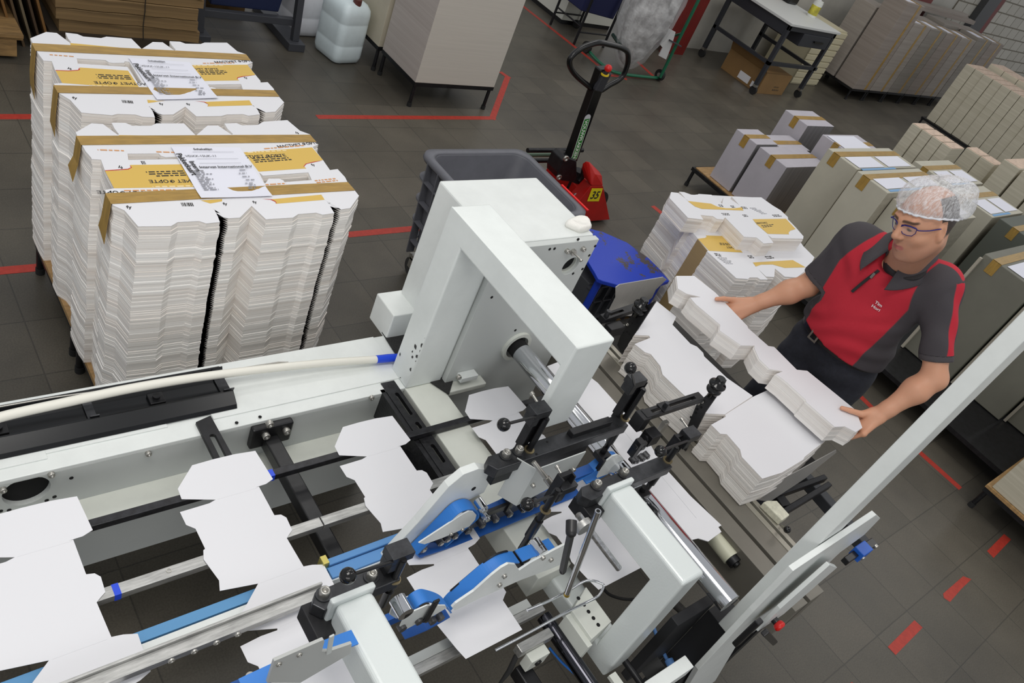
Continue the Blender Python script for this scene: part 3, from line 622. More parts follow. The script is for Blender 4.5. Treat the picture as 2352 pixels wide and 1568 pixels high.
R3 = carrier_rail(.608, .80, .612, .656, 1.08, [(743, 1366), (852, 1325)])
b = MB()
for x, y in crop((1000, 830), 4.694, [(1205, 865), (1775, 672), (1090, 998), (965, 1040), (1975, 690)]):
    p = W(x, y, 1.0801); b.cyl(p, p+Vector((0, 0, .0006)), .0035, n=12)
b.build('drill_holes', HOLE, R1)
bx('rail_spacer', BLACK, 1.20, 1.55, .79, .81, 1.0, 1.045, R1)
bx('rail_spacer', BLACK, 1.46, 1.62, .80, .822, 1.08, 1.098, R1)
bx('end_block', BLACK, 1.37, 1.425, .585, .656, 1.0, 1.046, R2, .003)
bx('end_block', BLACK, .60, .66, .575, .656, 1.0, 1.046, R3, .003)
KNOB = mat('glossy black knob', (16, 16, 17), .12)
def adjuster(px_base, par, top, ball, block, low, plate_dx, zb=1.08, screw=True):
    """vertical guide rod through the rail with a clamp block and ball lever on top"""
    g = W(*px_base, zb); zt = WV(*top, g.x, g.y).z; zl = WV(*low, g.x, g.y).z
    r = MB().cyl((g.x, g.y, zl), (g.x, g.y, zt), .0085, n=20)
    r.cyl((g.x, g.y, zl+.06), (g.x, g.y, min(zl+.15, zb-.04)), .012, n=20); r.cyl((g.x, g.y, zt), (g.x, g.y, zt+.003), .0065, n=20)
    r.build('guide_rod', BLACKP, par)
    MB().ring((g.x, g.y, zb), (g.x, g.y, zb+.003), .0145, .009, 24).build('bushing', mat('worn brass ring', (150, 136, 104), .35, .7), par)
    # upright plate behind the rod
    px, py = g.x+plate_dx, g.y+.022
    zq = zt+.012
    b = MB(); b.prism([(px-.017, py, zb-.02), (px+.017, py, zb-.02), (px+.017, py, zq), (px-.017, py, zq)], (0, .012, 0)); b.box(px-.022, px-.017, py-.012, py+.014, zb, zq); b.box(px+.017, px+.022, py-.012, py+.014, zb, zq)
    b.build('upright_plate', BLACK, par, .001)
    c = WY(*block, py-.004); b = MB(); b.box(c.x-.03, c.x+.024, py-.022, py+.016, c.z-.02, c.z+.004); b.box(c.x-.03, c.x-.008, py-.022, py+.012, c.z-.045, c.z-.02)
    b.build('clamp_block', STEEL, par, .0012)
    e = WY(*ball, py-.035); s = Vector((c.x-.022, py-.018, c.z-.008))
    b = MB(); b.cyl(s, e, .004, n=12); b.sphere(e, .0165, 24, 1); b.build('ball_lever', [CHROME if False else BLACKP, KNOB], par)
    if screw:
        b = MB(); s = Vector((c.x+.012, py+.016, c.z-.01)); b.cyl(s, s+Vector((0, .03, .005)), .0035, n=10); b.cyl(s+Vector((0, .028, .005)), s+Vector((0, .036, .006)), .006, n=12); b.build('set_screw', ZINC, par)
adjuster((1215, 1033), R1, (1248, 957), (1157, 975), (1243, 937), (1168, 1132), .0)
adjuster((1435, 961), R1, (1471, 890), (1448, 845), (1465, 868), (1378, 1042), .0)
adjuster((1252, 1171), R2, (1272, 1120), (1211, 1158), (1302, 1109), (1197, 1262), .045)
adjuster((1533, 1057), R2, (1551, 1026), (1517, 1036), (1590, 993), (1470, 1134), .04)
g = adjuster((905, 1330), R3, (925, 1285), (799, 1322), (922, 1262), (880, 1390), .0, 1.07, False)
# foot clamps where the rods hold the belt carriages
for x, y, Y in ((1172, 1132, .80), (1382, 1042, .80), (1195, 1275, .625), (1472, 1130, .625)):
    p = WY(x, y, Y); b = MB(); b.box(p.x-.022, p.x+.022, Y-.02, Y+.015, p.z-.012, p.z+.008); b.box(p.x-.022, p.x-.012, Y-.03, Y-.018, p.z-.04, p.z+.008); b.cyl(p+Vector((0, 0, .008)), p+Vector((0, 0, .024)), .010, n=6)
    b.build('foot_clamp', BLACK, MC, .001)
# --- belt carriages
def belt(name, m, Y, w, px, closed=False, th=.004, n=7):
    pts = [WY(x, y, Y) for x, y in px]
    return MB().ribbon(smooth_path(pts, n) if not closed else pts, (0, w, 0), th).build(name, m, MC)
c = lambda l: crop((600, 800), 3.357, l); d = lambda l: crop((600, 1101), 3.357, l); f = lambda l: crop((1100, 1000), 5.6, l)
YP('cheek_plate', PAINT, .812, .022, [(880, 1287), (902, 1262), (960, 1200), (1030, 1118), (1065, 1089), (1100, 1076), (1139, 1081), (1112, 1131), (1080, 1147), (1046, 1160), (960, 1262), (925, 1290)], bevel=.002)
p = WY(*c([(1637, 1080)])[0], .812); MB().cyl(p+Vector((0, -.001, 0)), p, .007).build('drill_hole', HOLE, MC)
belt('fold_belt', BELT, .792, .034, [(951, 1262), (975, 1238), (1010, 1202), (1040, 1172), (1058, 1161), (1075, 1158), (1088, 1164), (1092, 1174), (1086, 1184), (1060, 1205), (1010, 1250), (985, 1262), (962, 1268), (951, 1262)], n=4)
YP('inner_plate', PAINT, .772, .004, c([(1215, 1500), (1560, 1275), (1600, 1255), (1635, 1258), (1660, 1285), (1650, 1320), (1605, 1372), (1400, 1460), (1260, 1510)]), bevel=.0005)
for x, y in c([(1550, 1392), (1462, 1427)]): bolt(WY(x, y, .772), (0, -1, 0), MC, .005, .005)
YP('roller_beam', mat('grey roller beam', (120, 122, 124), .4, .5), .80, .008, c([(1650, 1290), (2060, 1140), (2400, 1030), (2400, 1110), (1680, 1370), (1600, 1400), (1240, 1545), (1230, 1580)]))
belt('return_belt', mat('deep blue belt', (26, 86, 165), .5), .79, .03, c([(1740, 1255), (1850, 1205), (1965, 1150), (2330, 1005), (2560, 915)]), n=2)
belt('return_belt', mat('deep blue belt', (26, 86, 165), .5), .785, .03, c([(1200, 1575), (1500, 1480), (1820, 1355), (2130, 1225), (2440, 1100)]), n=2)
ROL = mat('roller face', (92, 92, 94), .35, .6)
for x, y in c([(1255, 1556), (1390, 1505), (1440, 1478), (1500, 1455), (1600, 1415), (1710, 1370), (1815, 1328), (1922, 1286), (2030, 1250), (2130, 1208)]):
    p = WY(x, y, .775); b = MB(); b.cyl(p, p+Vector((0, .022, 0)), .011, n=20); b.cyl(p+Vector((0, -.003, 0)), p, .006, n=14, mi=1); b.build('press_roller', [ROL, ZINC], MC)
for x, y in c([(1700, 1215), (1720, 1285)]):
    p = WY(x, y, .775); b = MB(); b.cyl(p+Vector((0, -.012, 0)), p+Vector((0, .02, 0)), .0125, n=24); b.cyl(p+Vector((0, -.018, 0)), p+Vector((0, -.012, 0)), .008, n=18); b.build('idler_roller', CHROME, MC)
bx('hold_bar', STEEL, 1.215, 1.325, .775, .785, .865, .888, bevel=.001)
# far end of the carriage
belt('fold_belt', BELT, .79, .032, [(1318, 1098), (1350, 1080), (1385, 1055), (1402, 1047), (1414, 1046), (1420, 1052), (1412, 1064), (1380, 1085), (1340, 1102)], n=4)
YP('pulley_plate', PAINT, .77, .005, crop((1000, 830), 4.694, [(1745, 1255), (1780, 1160), (1850, 1070), (1910, 1020), (1965, 1005), (2010, 1030), (2070, 1110), (2040, 1150)]), bevel=.0005)
for x, y in crop((1000, 830), 4.694, [(2150, 1085), (2180, 1080), (2240, 1060), (2290, 1035)]):
    p = WY(x, y, .765); b = MB(); b.cyl(p, p+Vector((0, .02, 0)), .011, n=18); b.cyl(p+Vector((0, -.004, 0)), p, .006, n=12); b.build('press_roller', ROL, MC)
b = MB(); p = WY(1462, 1030, .76); b.box(p.x-.012, p.x+.012, .75, .775, p.z-.03, p.z+.035); b.box(p.x-.02, p.x+.03, .752, .765, p.z+.01, p.z+.024); b.box(p.x+.005, p.x+.03, .75, .77, p.z-.005, p.z+.012); b.build('sensor_clip', BLACK, MC, .001)
# angled guide plates between the carriages
A = f([(650, 330), (745, 438), (480, 905), (412, 742)]); B_ = f([(745, 438), (1378, 208), (1180, 525), (1010, 620), (480, 905)])
b = MB(); b.prism([WY(x, y, .745) for x, y in B_], (0, .003, 0)); P = [WY(x, y, .745) for x, y in (A[1], A[2])]; Q = [P[1]+Vector((-.03, .05, .0)), P[0]+Vector((-.03, .05, .0))]
b.prism([P[0], P[1]]+Q, (.002, .002, 0)); GP = b.build('guide_plate', GREYP, MC)
for x, y in f([(685, 625), (1205, 420)]): bolt(WY(x, y, .745), (0, -1, 0), GP, .006, .01)
p, q = WY(*f([(700, 335)])[0], .75), WY(*f([(975, 685)])[0], .68)
b = MB(); b.cyl(p, q, .0065, n=14); m_ = p.lerp(q, .6); b.cyl(m_, p.lerp(q, .98), .0095, n=14); b.build('threaded_rod', ZINC, MC)
# near carriage
belt('fold_belt', BELT, .60, .034, d([(1432, 965), (1465, 925), (1540, 855), (1640, 768), (1730, 693), (1800, 645), (1850, 620), (1910, 602), (1960, 600)]), n=4)
belt('fold_belt', BELT, .60, .034, d([(1985, 590), (2050, 562), (2090, 548), (2180, 520), (2240, 495)]), n=3)
b = MB(); b.ribbon(smooth_path([WY(x, y, .616) for x, y in d([(1470, 860), (1540, 800), (1640, 715), (1730, 640), (1800, 592), (1860, 572), (1880, 570)])], 4), (0, .004, 0), .02); b.build('belt_guard', BLACK, MC)
YP('cheek_plate', PAINT, .576, .006, d([(1495, 1010), (1470, 985), (1500, 955), (1640, 860), (1780, 735), (1850, 680), (1905, 650), (1960, 655), (1990, 700), (2080, 640), (2230, 560), (2345, 500), (2345, 640), (2230, 690), (2000, 775), (1700, 910)]), bevel=.001)
for x, y in d([(1870, 738), (1833, 805), (2168, 597), (2230, 612)]): bolt(WY(x, y, .576), (0, -1, 0), MC, .0065, .007)
for x, y, k in d([(2130, 540)])[0:1] and [(*d([(2132, 535)])[0], 0)]:
    p = WY(x, y, .6); b = MB(); b.cyl(p+Vector((0, -.02, .004)), p+Vector((0, .022, .004)), .017, n=28); b.ring(p+Vector((0, -.004, .004)), p+Vector((0, 0, .004)), .0178, .016, 28); b.build('idler_roller', CHROME, MC)
# small infeed belt with its bracket

b = MB(); b.ribbon(smooth_path([WY(x, y, .575) for x, y in d([(1148, 985), (1165, 945), (1200, 915), (1250, 895), (1310, 905), (1370, 925), (1410, 950), (1438, 985)])], 5), (0, .032, 0), .004); b.build('fold_belt', BELT, MC)
p = WY(*d([(1085, 985)])[0], .57); b = MB(); b.cyl(p+Vector((0, -.018, 0)), p+Vector((0, .022, 0)), .0185, n=28); b.build('idler_roller', CHROME, MC)
YP('belt_bracket', PAINT, .552, .003, d([(1060, 1155), (1110, 1045), (1280, 970), (1420, 970), (1430, 990), (1330, 1050), (1250, 1085), (1080, 1175)]), bevel=.0006)
YP('belt_bracket', PAINT, .60, .003, d([(990, 1040), (1010, 975), (1120, 910), (1245, 862), (1290, 865), (1365, 892), (1300, 880), (1130, 940), (1050, 985), (1045, 1075)]), bevel=.0006)
b = MB(); p, q = WY(*d([(1355, 930)])[0], .545), WY(*d([(1265, 1090)])[0], .545); b.bar(p, q, .016, .006, (0, 1, 0)); b.build('belt_arm', BLACK, MC, .002)
for x, y in d([(1095, 1160), (1225, 1105), (1290, 1085), (1330, 1105), (1390, 1080)]):
    p = WY(x, y, .545); b = MB(); b.cyl(p, p+Vector((0, .014, 0)), .0095, n=16); b.build('press_roller', ROL, MC)
belt('return_belt', mat('deep blue belt', (26, 86, 165), .5), .575, .03, d([(1085, 1185), (1250, 1120), (1430, 1020)]), n=2)
# handwheel lever and chrome positioning rods at the near carriage
YR = .53
hub = WY(1338, 1205, YR)
b = MB(); b.cyl(hub+Vector((0, -.012, 0)), hub+Vector((0, .004, 0)), .022, n=28); b.build('lever_hub', ALU, MC, .002)
h0 = WY(1312, 1222, YR-.03); h1 = WY(1292, 1312, YR-.045)
b = MB(); b.cyl(h0+Vector((.012, .02, .01)), h0, .0125, n=18); b.sphere(h0, .0125, 16); b.bar(h0, h1, .011, .013, (0, 1, 0)); b.sphere(h1, .0075, 12); b.build('clamp_lever', mat('black lever plastic', (28, 28, 30), .4), MC)
p, q = WY(1328, 1182, YR+.03), WY(1421, 1305, YR-.09); b = MB(); b.cyl(p, q, .0085, n=20); b.build('positioning_rod', mat('scratched chrome', (205, 206, 208), .22, .95, var=(60, .3)), MC)
p, q = WY(1374, 1173, YR-.02), WY(1303, 1362, YR-.06); b = MB(); b.cyl(p, q, .0075, n=20); d_ = (q-p).normalized(); b.cyl(q, q+d_*.008, .0078, n=20, mi=1); b.cyl(p-d_*.0005, p, .0045, n=16, mi=2); b.build('positioning_rod', [CHROME, BRASS, HOLE], MC)
wr = [W(x, y, .83) for x, y in ((1211, 1401), (1260, 1380), (1308, 1355), (1340, 1336), (1360, 1333), (1383, 1340), (1386, 1348), (1378, 1364), (1362, 1376), (1300, 1406), (1220, 1450), (1137, 1494))]
MB().tube(smooth_path(wr, 4), .0038, 10).build('wire_guide', CHROME, MC)
# --- lower belts, their rails and the long aluminium carriage rail
b = MB(); b.box(-.3, .92, .841, .867, .752, .762); b.build('lower_belt', BELT2, MC, .001)
b = MB(); b.box(-.3, 1.0, .812, .836, .742, .764); b.build('belt_rail', PAINT, MC, .001)
b = MB(); b.box(.822, 1.1, .848, .866, .755, .778); b.box(.815, 1.1, .815, .846, .752, .772); b.build('lower_belt', mat('blue infeed belt', (88, 140, 196), .55), MC, .002)
b = MB(); p = W(745, 1287, .78); b.box(p.x-.008, p.x+.008, p.y-.012, p.y+.012, .752, .785); b.build('end_block', mat('yellow chromate', (200, 186, 104), .35, .5), MC, .001)
b = MB(); b.box(-.05, .76, .757, .784, .80, .82); b.box(-.05, .76, .784, .79, .80, .83); b.build('carriage_rail', ALU, MC, .0008)
b = MB(); b.box(-.05, .80, .66, .67, .69, .745); LC = b.build('lower_carriage', mat('black carriage plate', (24, 26, 32), .35, .2), MC)
b = MB(); b.box(-.05, 1.0, .672, .69, .70, .735); b.build('lower_belt', mat('deep blue belt', (26, 86, 165), .5), MC)
for x, y in crop((0, 1101), 3.357, [(1320, 1390), (1497, 1320), (1668, 1252), (1832, 1188)]): bolt(WY(x, y, .66), (0, -1, 0), LC, .006, .004)
# near carriage end plate at the bottom of the picture
YP('cheek_plate', mat('grey cheek plate', (176, 178, 176), .42), .50, .006, d([(45, 1568), (100, 1400), (480, 1235), (490, 1248), (468, 1325), (520, 1325), (700, 1265), (690, 1340), (300, 1568)]), bevel=.0008)
belt('lower_belt', BELT, .52, .03, d([(-150, 1600), (60, 1500), (500, 1300), (720, 1215)]), n=2)
b = MB(); p, q = WY(*d([(520, 1340)])[0], .498), WY(*d([(545, 1200)])[0], .498); b.bar(p, q, .010, .004, (0, 1, 0)); b.build('belt_arm', GREYP, MC, .002)
for x, y in d([(135, 1420), (293, 1348)]): bolt(WY(x, y, .50), (0, -1, 0), MC, .005, .003)
b = MB(); p = W(575, 1552, .80); b.cyl(p+Vector((0, 0, -.06)), p, .010, n=20); b.build('guide_pin', ZINC, MC)
bx('outfeed_bar', ALU, .80, 1.32, .52, .545, .715, .735, bevel=.001); bx('outfeed_bar', GREYP, .80, 1.30, .55, .575, .68, .72, bevel=.001)
bx('cross_tube', BLACK, 1.20, 1.245, .1, .45, .60, .645, bevel=.004)
# --- lower shafts, sensor block and cables near the bottom of the picture
b = MB(); b.cyl((1.335, .20, .69), (1.335, .52, .69), .021, n=30); b.build('drive_shaft', mat('dark chrome', (70, 70, 76), .1, 1.), MC)
b = MB(); b.cyl((1.50, .12, .66), (1.50, .34, .66), .010, n=18); b.build('tie_rod', BLACK, MC)
b = MB(); p = W(1231, 1468, .74); b.box(p.x-.055, p.x+.06, p.y-.012, p.y+.014, .705, .735); SB = b.build('sensor_mount', ALU, MC, .002)
b = MB(); b.box(p.x-.03, p.x+.035, p.y-.04, p.y-.012, .66, .712); b.cyl((p.x, p.y-.045, .69), (p.x, p.y-.038, .69), .010, mi=1); b.build('sensor_bracket', [CREAM, BLACK], SB, .002)
s = W(1185, 1508, .70); e = W(1140, 1580, .60); b = MB(); b.tube([W(1205, 1490, .72), s, W(1170, 1540, .66), e], [.005, .0075, .0075, .003], 12); b.build('sensor_cable', RUBBER, SB)
b = MB(); b.tube(smooth_path([W(x, y, .62) for x, y in ((1262, 1487), (1290, 1520), (1325, 1552), (1350, 1580))], 4), .0035, 8); b.build('blue_hose', mat('blue air hose', (36, 116, 210), .35), MC)
b = MB(); b.tube(smooth_path([W(x, y, .5) for x, y in ((1498, 1430), (1512, 1470), (1530, 1510), (1548, 1540))], 4), .006, 10); b.cyl(W(1536, 1515, .5), W(1552, 1548, .5), .014, n=14); b.build('blue_hose', mat('pale blue hose', (92, 136, 196), .4), MC)
b = MB(); b.tube(smooth_path([W(x, y, .36) for x, y in ((1530, 1370), (1560, 1395), (1590, 1425), (1630, 1445), (1690, 1450), (1740, 1440))], 5), .017, 12); b.build('cable_hose', mat('grey corrugated hose', (62, 60, 57), .6, bump=(90, .3)), MC)
b = MB(); b.tube(smooth_path([W(x, y, .5) for x, y in ((1385, 1350), (1400, 1365), (1430, 1375), (1460, 1376))], 4), .005, 8); b.build('cable', RUBBER, MC)
bx('frame_leg', mat('dark machine base', (34, 35, 38), .6), 1.80, 1.90, .218, .30, .0, .745); bx('shaft_guard', mat('dark machine base', (34, 35, 38), .6), 1.63, 1.80, .30, .33, .45, .78)
# scale strip and small box at the frame corner
b = MB(); b.box(1.44, 1.612, .195, .232, .70, .75); b.build('corner_cap', PAINT, MC, .002)
b = MB(); p = W(1500, 1535, .72); b.cyl(p+Vector((-.02, 0, -.02)), p+Vector((.02, 0, .02)), .017); b.build('adjusting_knob', RUBBER, MC, .002)
b = MB(); b.box(1.395, 1.42, .18, .30, .688, .70); b.build('scale_strip', CREAM, MC)
# --- near side plate and tall white post
b = MB(); b.box(1.792, 1.90, .213, .254, .748, 3.3); b.build('post', PAINT, MC, .003)
SP = YP('side_plate', PAINT, .195, .016, [(1560, 1610), (1604, 1538), (1640, 1500), (1730, 1405), (1822, 1311), (1832, 1304), (2013, 1182), (2022, 1190), (1985, 1228), (1930, 1268), (1870, 1325), (1790, 1402), (1690, 1485), (1640, 1568), (1600, 1620)], bevel=.002)
YP('side_plate', PAINT, .165, .012, [(1792, 1398), (1906, 1297), (1923, 1303), (1880, 1340), (1800, 1410), (1740, 1450)], bevel=.0015)
b = MB(); p, q = WY(1690, 1478, .15), WY(1745, 1425, .15); b.bar(p, q, .022, .014, (0, 1, 0)); b.build('pull_handle', BLACKP, MC, .003)
b = MB(); p, q = WY(1757, 1452, .14), WY(1778, 1474, .13); b.bar(p, q, .02, .014, (0, 1, 0)); b.build('switch_grip', BLACKP, MC, .003)
p = WY(1786, 1432, .15); b = MB(); b.cyl(p+Vector((0, .03, 0)), p+Vector((0, .004, 0)), .011, mi=1); b.lathe([(.010, 0), (.015, .004), (.0165, .010), (.0165, .016), (.011, .02)], p+Vector((0, .004, 0)), (0, -1, 0), 24, 0); b.cyl(p+Vector((0, .03, 0)), p+Vector((0, .032, 0)), .02, mi=2); b.build('emergency_button', [mat('red push button', (206, 30, 26), .3), BLACKP, mat('yellow collar', (220, 190, 40), .4)], MC)
p = WY(1964, 1252, .19); b = MB(); b.box(p.x-.03, p.x+.03, .15, .185, p.z-.018, p.z+.018); b.box(p.x+.03, p.x+.075, .155, .18, p.z-.012, p.z+.014, 1); b.box(p.x-.09, p.x-.03, .16, .18, p.z-.014, p.z+.006, 1); b.cyl((p.x+.06, .15, p.z+.01), (p.x+.06, .158, p.z+.01), .008, mi=2); b.cyl((p.x-.018, .146, p.z), (p.x-.018, .152, p.z), .007, mi=2); b.build('limit_switch', [mat('blue switch body', (30, 92, 190), .35), BLACKP, ZINC], MC, .002)
# cream nip roller at the delivery
b = MB(); p, q = W(1640, 1232, .70), W(1680, 1282, .70); d_ = (q-p).normalized(); b.cyl(p, q, .029, n=28); b.cyl(p-d_*.03, p, .024, n=24, mi=1); b.cyl(q, q+d_*.022, .023, n=24, mi=1); b.cyl(p-d_*.10, q+d_*.03, .012, mi=1); b.build('nip_roller', [mat('cream roller sleeve', (206, 206, 184), .4), BLACK], MC)
# ================================================================== cartons running through the machine
ZB = .7768
BL = [(.625, 1.247), (.680, 1.249), (.737, 1.248), (.792, 1.242), (.798, 1.139), (.775, 1.130), (.745, 1.129), (.755, 1.128), (.756, 1.032), (.772, 1.028), (.781, 1.015), (.779, .975), (.768, .967), (.757, .958), (.761, .869), (.783, .865), (.809, .855), (.807, .765), (.783, .755), (.756, .751), (.756, .652), (.773, .648), (.781, .635), (.780, .596), (.768, .588), (.757, .58), (.757, .49),
      (.575, .49), (.568, .52), (.556, .595), (.564, .619), (.569, .621), (.568, .682), (.552, .70), (.551, .740), (.60, .744), (.638, .742), (.64, .746), (.576, .769), (.574, .808), (.594, .822), (.645, .868), (.560, .884), (.568, .91), (.556, .975), (.564, .999), (.569, 1.001), (.568, 1.062), (.552, 1.080), (.551, 1.120), (.623, 1.121), (.641, 1.126), (.567, 1.155), (.569, 1.188)]
def carton(dx, label, z=ZB, rot=0., drop=0.):
    b = MB(); P = [Vector((x+dx, y, z)) for x, y in BL]
    b.prism(P, (0, 0, .0009))
    for y, xa in ((1.125, .645), (.867, .65), (.747, .645)): b.box(xa+dx, .752+dx, y-.0004, y+.0004, z+.0009, z+.0011, 1)
    return tag(b.build('carton_blank', [CARD, mat('scored crease', (214, 214, 218), .6)]), label, 'carton', 'white cartons running through the machine')
carton(-.872, 'white carton blank cut by the left picture edge, hindmost in the running line')
carton(-.436, 'large white carton blank at the lower left, second in the running line')
carton(0, 'white carton blank lying beside the slotted black tab, third in the running line')
carton(.435, 'white carton blank just before the big portal frame, fourth in the running line')
carton(.902, 'white carton blank passing under the big portal frame, fifth in the running line')

P = [W(x, y, .792) for x, y in ((1256, 842), (1300, 825), (1372, 880), (1480, 1000), (1520, 1068), (1585, 1140), (1656, 1207), (1649, 1211), (1656, 1222), (1626, 1244), (1603, 1237), (1560, 1247), (1480, 1130), (1400, 1010), (1330, 930))]
b = MB(); b.prism(P, (0, 0, .003)); q0, q1 = W(1400, 950, .7952), W(1600, 1190, .7952); d_ = (q1-q0).normalized(); n_ = Vector((-d_.y, d_.x, 0))*.0006; b.prism([q0-n_, q1-n_, q1+n_, q0+n_], (0, 0, .0004), 1)
tag(b.build('folded_carton', [CARD, mat('scored crease', (214, 214, 218), .6)]), 'white folded carton reaching the edge of the delivery table, beyond the second portal frame', 'carton')
# ================================================================== delivery table with piles, and the bundle in the worker's hands
DT = thing('delivery_table', (2.4, .8, 0), 'grey brown steel delivery table across the end of the folding machine', 'delivery table')
DKP = mat('grey brown deck sheet', (128, 124, 115), .38, .35, var=(5, .06))
PROF = mat('satin steel profile', (172, 168, 156), .35, .5)
def db(name, m, x0, x1, y0, y1, z0, z1, bev=.0015): return MB().box(x0, x1, y0, y1, z0, z1).build(name, m, DT, bev)
db('deck_plate', DKP, 2.09, 2.164, .16, 1.75, .60, .75); db('deck_plate', DKP, 2.182, 2.266, .16, 1.75, .60, .75)
db('deck_groove', mat('dark groove', (40, 38, 34), .7), 2.164, 2.182, .16, 1.75, .60, .735)
db('edge_profile', PROF, 2.266, 2.289, .20, 1.75, .70, .753); db('edge_profile', PROF, 2.304, 2.325, .20, 1.75, .70, .753)
db('deck_groove', mat('dark groove', (40, 38, 34), .7), 2.289, 2.304, .20, 1.75, .70, .742)
b = MB(); b.box(2.327, 2.78, .53, 1.45, .735, .752); b.build('carrying_belt', mat('dark delivery belt', (52, 50, 48), .7), DT)
db('table_leg', BLACK, 2.20, 2.26, 1.55, 1.61, 0, .6); db('table_leg', BLACK, 2.15, 2.21, .20, .26, 0, .6)
b = MB(); p, q = W(1775, 1140, .62), W(1893, 1098, .62); b.bar(p, q, .022, .03); b.build('support_arm', BLACK, DT, .003)
b = MB(); p, q = W(1790, 1182, .62), W(1903, 1114, .62); b.bar(p, q, .022, .03); b.build('support_arm', BLACK, DT, .003)
b = MB(); p, q = W(1770, 1128, .60), W(1800, 1170, .60); b.bar(p, q, .05, .05); b.build('arm_root', BLACK, DT, .003)
b = MB(); p, q = W(1770, 1010, .50), W(1990, 1260, .50); b.bar(p, q, .05, .05); b.build('cross_member', mat('grey black tube', (58, 60, 64), .45, .3), DT, .004)
b = MB(); P = [W(x, y, .755) for x, y in crop((1560, 1160), 5.6, [(1080, 0), (1200, 0), (1365, 185), (1270, 255), (1030, 20)])]; b.prism(P, (0, 0, .028)); b.build('cream_block', mat('chipped cream block', (222, 220, 200), .5, var=(90, .12)), DT, .003)
p, q = W(1795, 1207, .76), W(1808, 1216, .79); b = MB(); b.cyl(p, q, .004); b.sphere(q, .0125, 20, 1); b.build('ball_lever', [ZINC, KNOB], DT)
INOX = mat('brushed stainless sheet', (186, 184, 180), .36, .35, var=(6, .06), sc=(30, 2, 2))
def dyp(name, m, Y, dy, px, bev=.0008): return MB().prism([WY(x, y, Y) for x, y in px], (0, dy, 0)).build(name, m, DT, bev)
dyp('guide_sheet', INOX, .525, .003, [(1740, 1148), (1792, 1088), (1812, 1092), (1828, 1084), (1921, 1033), (1921, 1039), (1880, 1072), (1850, 1098), (1768, 1152)])
dyp('guide_sheet', INOX, 1.46, .003, crop((1320, 500), 5.227, [(380, 1175), (490, 960), (492, 835), (540, 800), (1060, 712), (1105, 742), (975, 865), (930, 960), (700, 1150)]))
b = MB(); P = [W(x, y, .80) for x, y in crop((1320, 500), 5.227, [(380, 1175), (500, 1000), (740, 950), (800, 1000), (700, 1180)])]; b.prism(P, (0, 0, .003)); b.build('guide_sheet', INOX, DT)
def stop_post(px_plate, X, top, arm, name2):
    pl = MB().prism([WX(x, y, X) for x, y in px_plate], (.006, 0, 0)).build('stop_plate', mat('perforated black plate', (46, 46, 48), .35, .4), DT, .001)
    t = WX(*top, X-.012); b = MB()
    b.lathe([(.006, -.05), (.010, -.05), (.010, -.028), (.024, -.026), (.027, -.02), (.027, -.014), (.016, -.010), (.016, -.002), (.029, 0), (.031, .006), (.029, .012), (.017, .014), (.017, .034), (.015, .037)], t-Vector((0, 0, .03)), (0, 0, 1), 28)
    b.build('knurled_knob', mat('glossy black knob', (16, 16, 17), .12), pl)
    return pl
S1 = stop_post([(1487, 700), (1506, 690), (1497, 706), (1429, 812), (1424, 807), (1417, 792), (1432, 752), (1448, 728), (1460, 705)], 2.30, (1480, 690), None, 1)
S2 = stop_post([(1640, 892), (1668, 872), (1660, 890), (1619, 948), (1568, 1048), (1552, 1052), (1580, 976), (1601, 925)], 2.215, (1656, 872), None, 2)
for S, X, l in ((S1, 2.2985, crop((1280, 700), 5.6, [(862, 268), (908, 252), (955, 235), (895, 345), (845, 350), (800, 355), (925, 375), (1015, 130), (1020, 220)])), (S2, 2.2135, crop((1360, 860), 4.9, [(1205, 325), (1245, 307), (1225, 370), (1180, 390), (1165, 430), (1110, 480), (1345, 195)]))):
    for i, (x, y) in enumerate(l):
        p = WX(x, y, X)
        if i < 2: bolt(p, (-1, 0, 0), S, .006, .006)
        else: MB().cyl(p, p+Vector((.001, 0, 0)), .0045, n=12).build('drill_hole', HOLE, S)
# slotted arms that carry the stops
def arm(p, q, z, w, par, sl):
    A, B_ = W(*p, z), W(*q, z); d_ = (B_-A).normalized(); n_ = Vector((-d_.y, d_.x, 0)); L = (B_-A).length
    P = [A-n_*w/2, B_-n_*w/2, B_+n_*w/2, A+n_*w/2]; H = [A+d_*L*sl[0]-n_*w*.16, A+d_*L*sl[1]-n_*w*.16, A+d_*L*sl[1]+n_*w*.16, A+d_*L*sl[0]+n_*w*.16]
    o = MB().prism([v-Vector((0, 0, .02)) for v in P], (0, 0, .02), 0, [[v-Vector((0, 0, .02)) for v in H]]).build('slotted_arm', BLACK, par, .0012)
    return o, A, B_, d_, n_
o, A, B_, d_, n_ = arm((1480, 950), (1612, 907), .985, .034, S2, (.12, .88))
b = MB(); c_ = A+d_*.10; b.prism([c_-d_*.022-n_*.02, c_+d_*.022-n_*.02, c_+d_*.022+n_*.02, c_-d_*.022+n_*.02], (0, 0, .004)); b.cyl(c_+Vector((0, 0, .004)), c_+Vector((0, 0, .022)), .008, n=18, mi=1); b.build('arm_clamp', [BLACK, STEEL], S2, .001)
b = MB(); b.prism([A-d_*.02-n_*.022+Vector((0, 0, -.06)), A+d_*.018-n_*.022+Vector((0, 0, -.06)), A+d_*.018+n_*.022+Vector((0, 0, -.06)), A-d_*.02+n_*.022+Vector((0, 0, -.06))], (0, 0, .058)); b.build('arm_head', BLACK, S2, .002)
b = MB(); p = W(1495, 988, .93); b.box(p.x-.02, p.x+.03, p.y-.03, p.y+.012, p.z-.045, p.z-.0); b.cyl((p.x-.021, p.y-.01, p.z-.02), (p.x-.03, p.y-.01, p.z-.02), .013, n=20); b.build('pivot_block', BLACK, S2, .002)
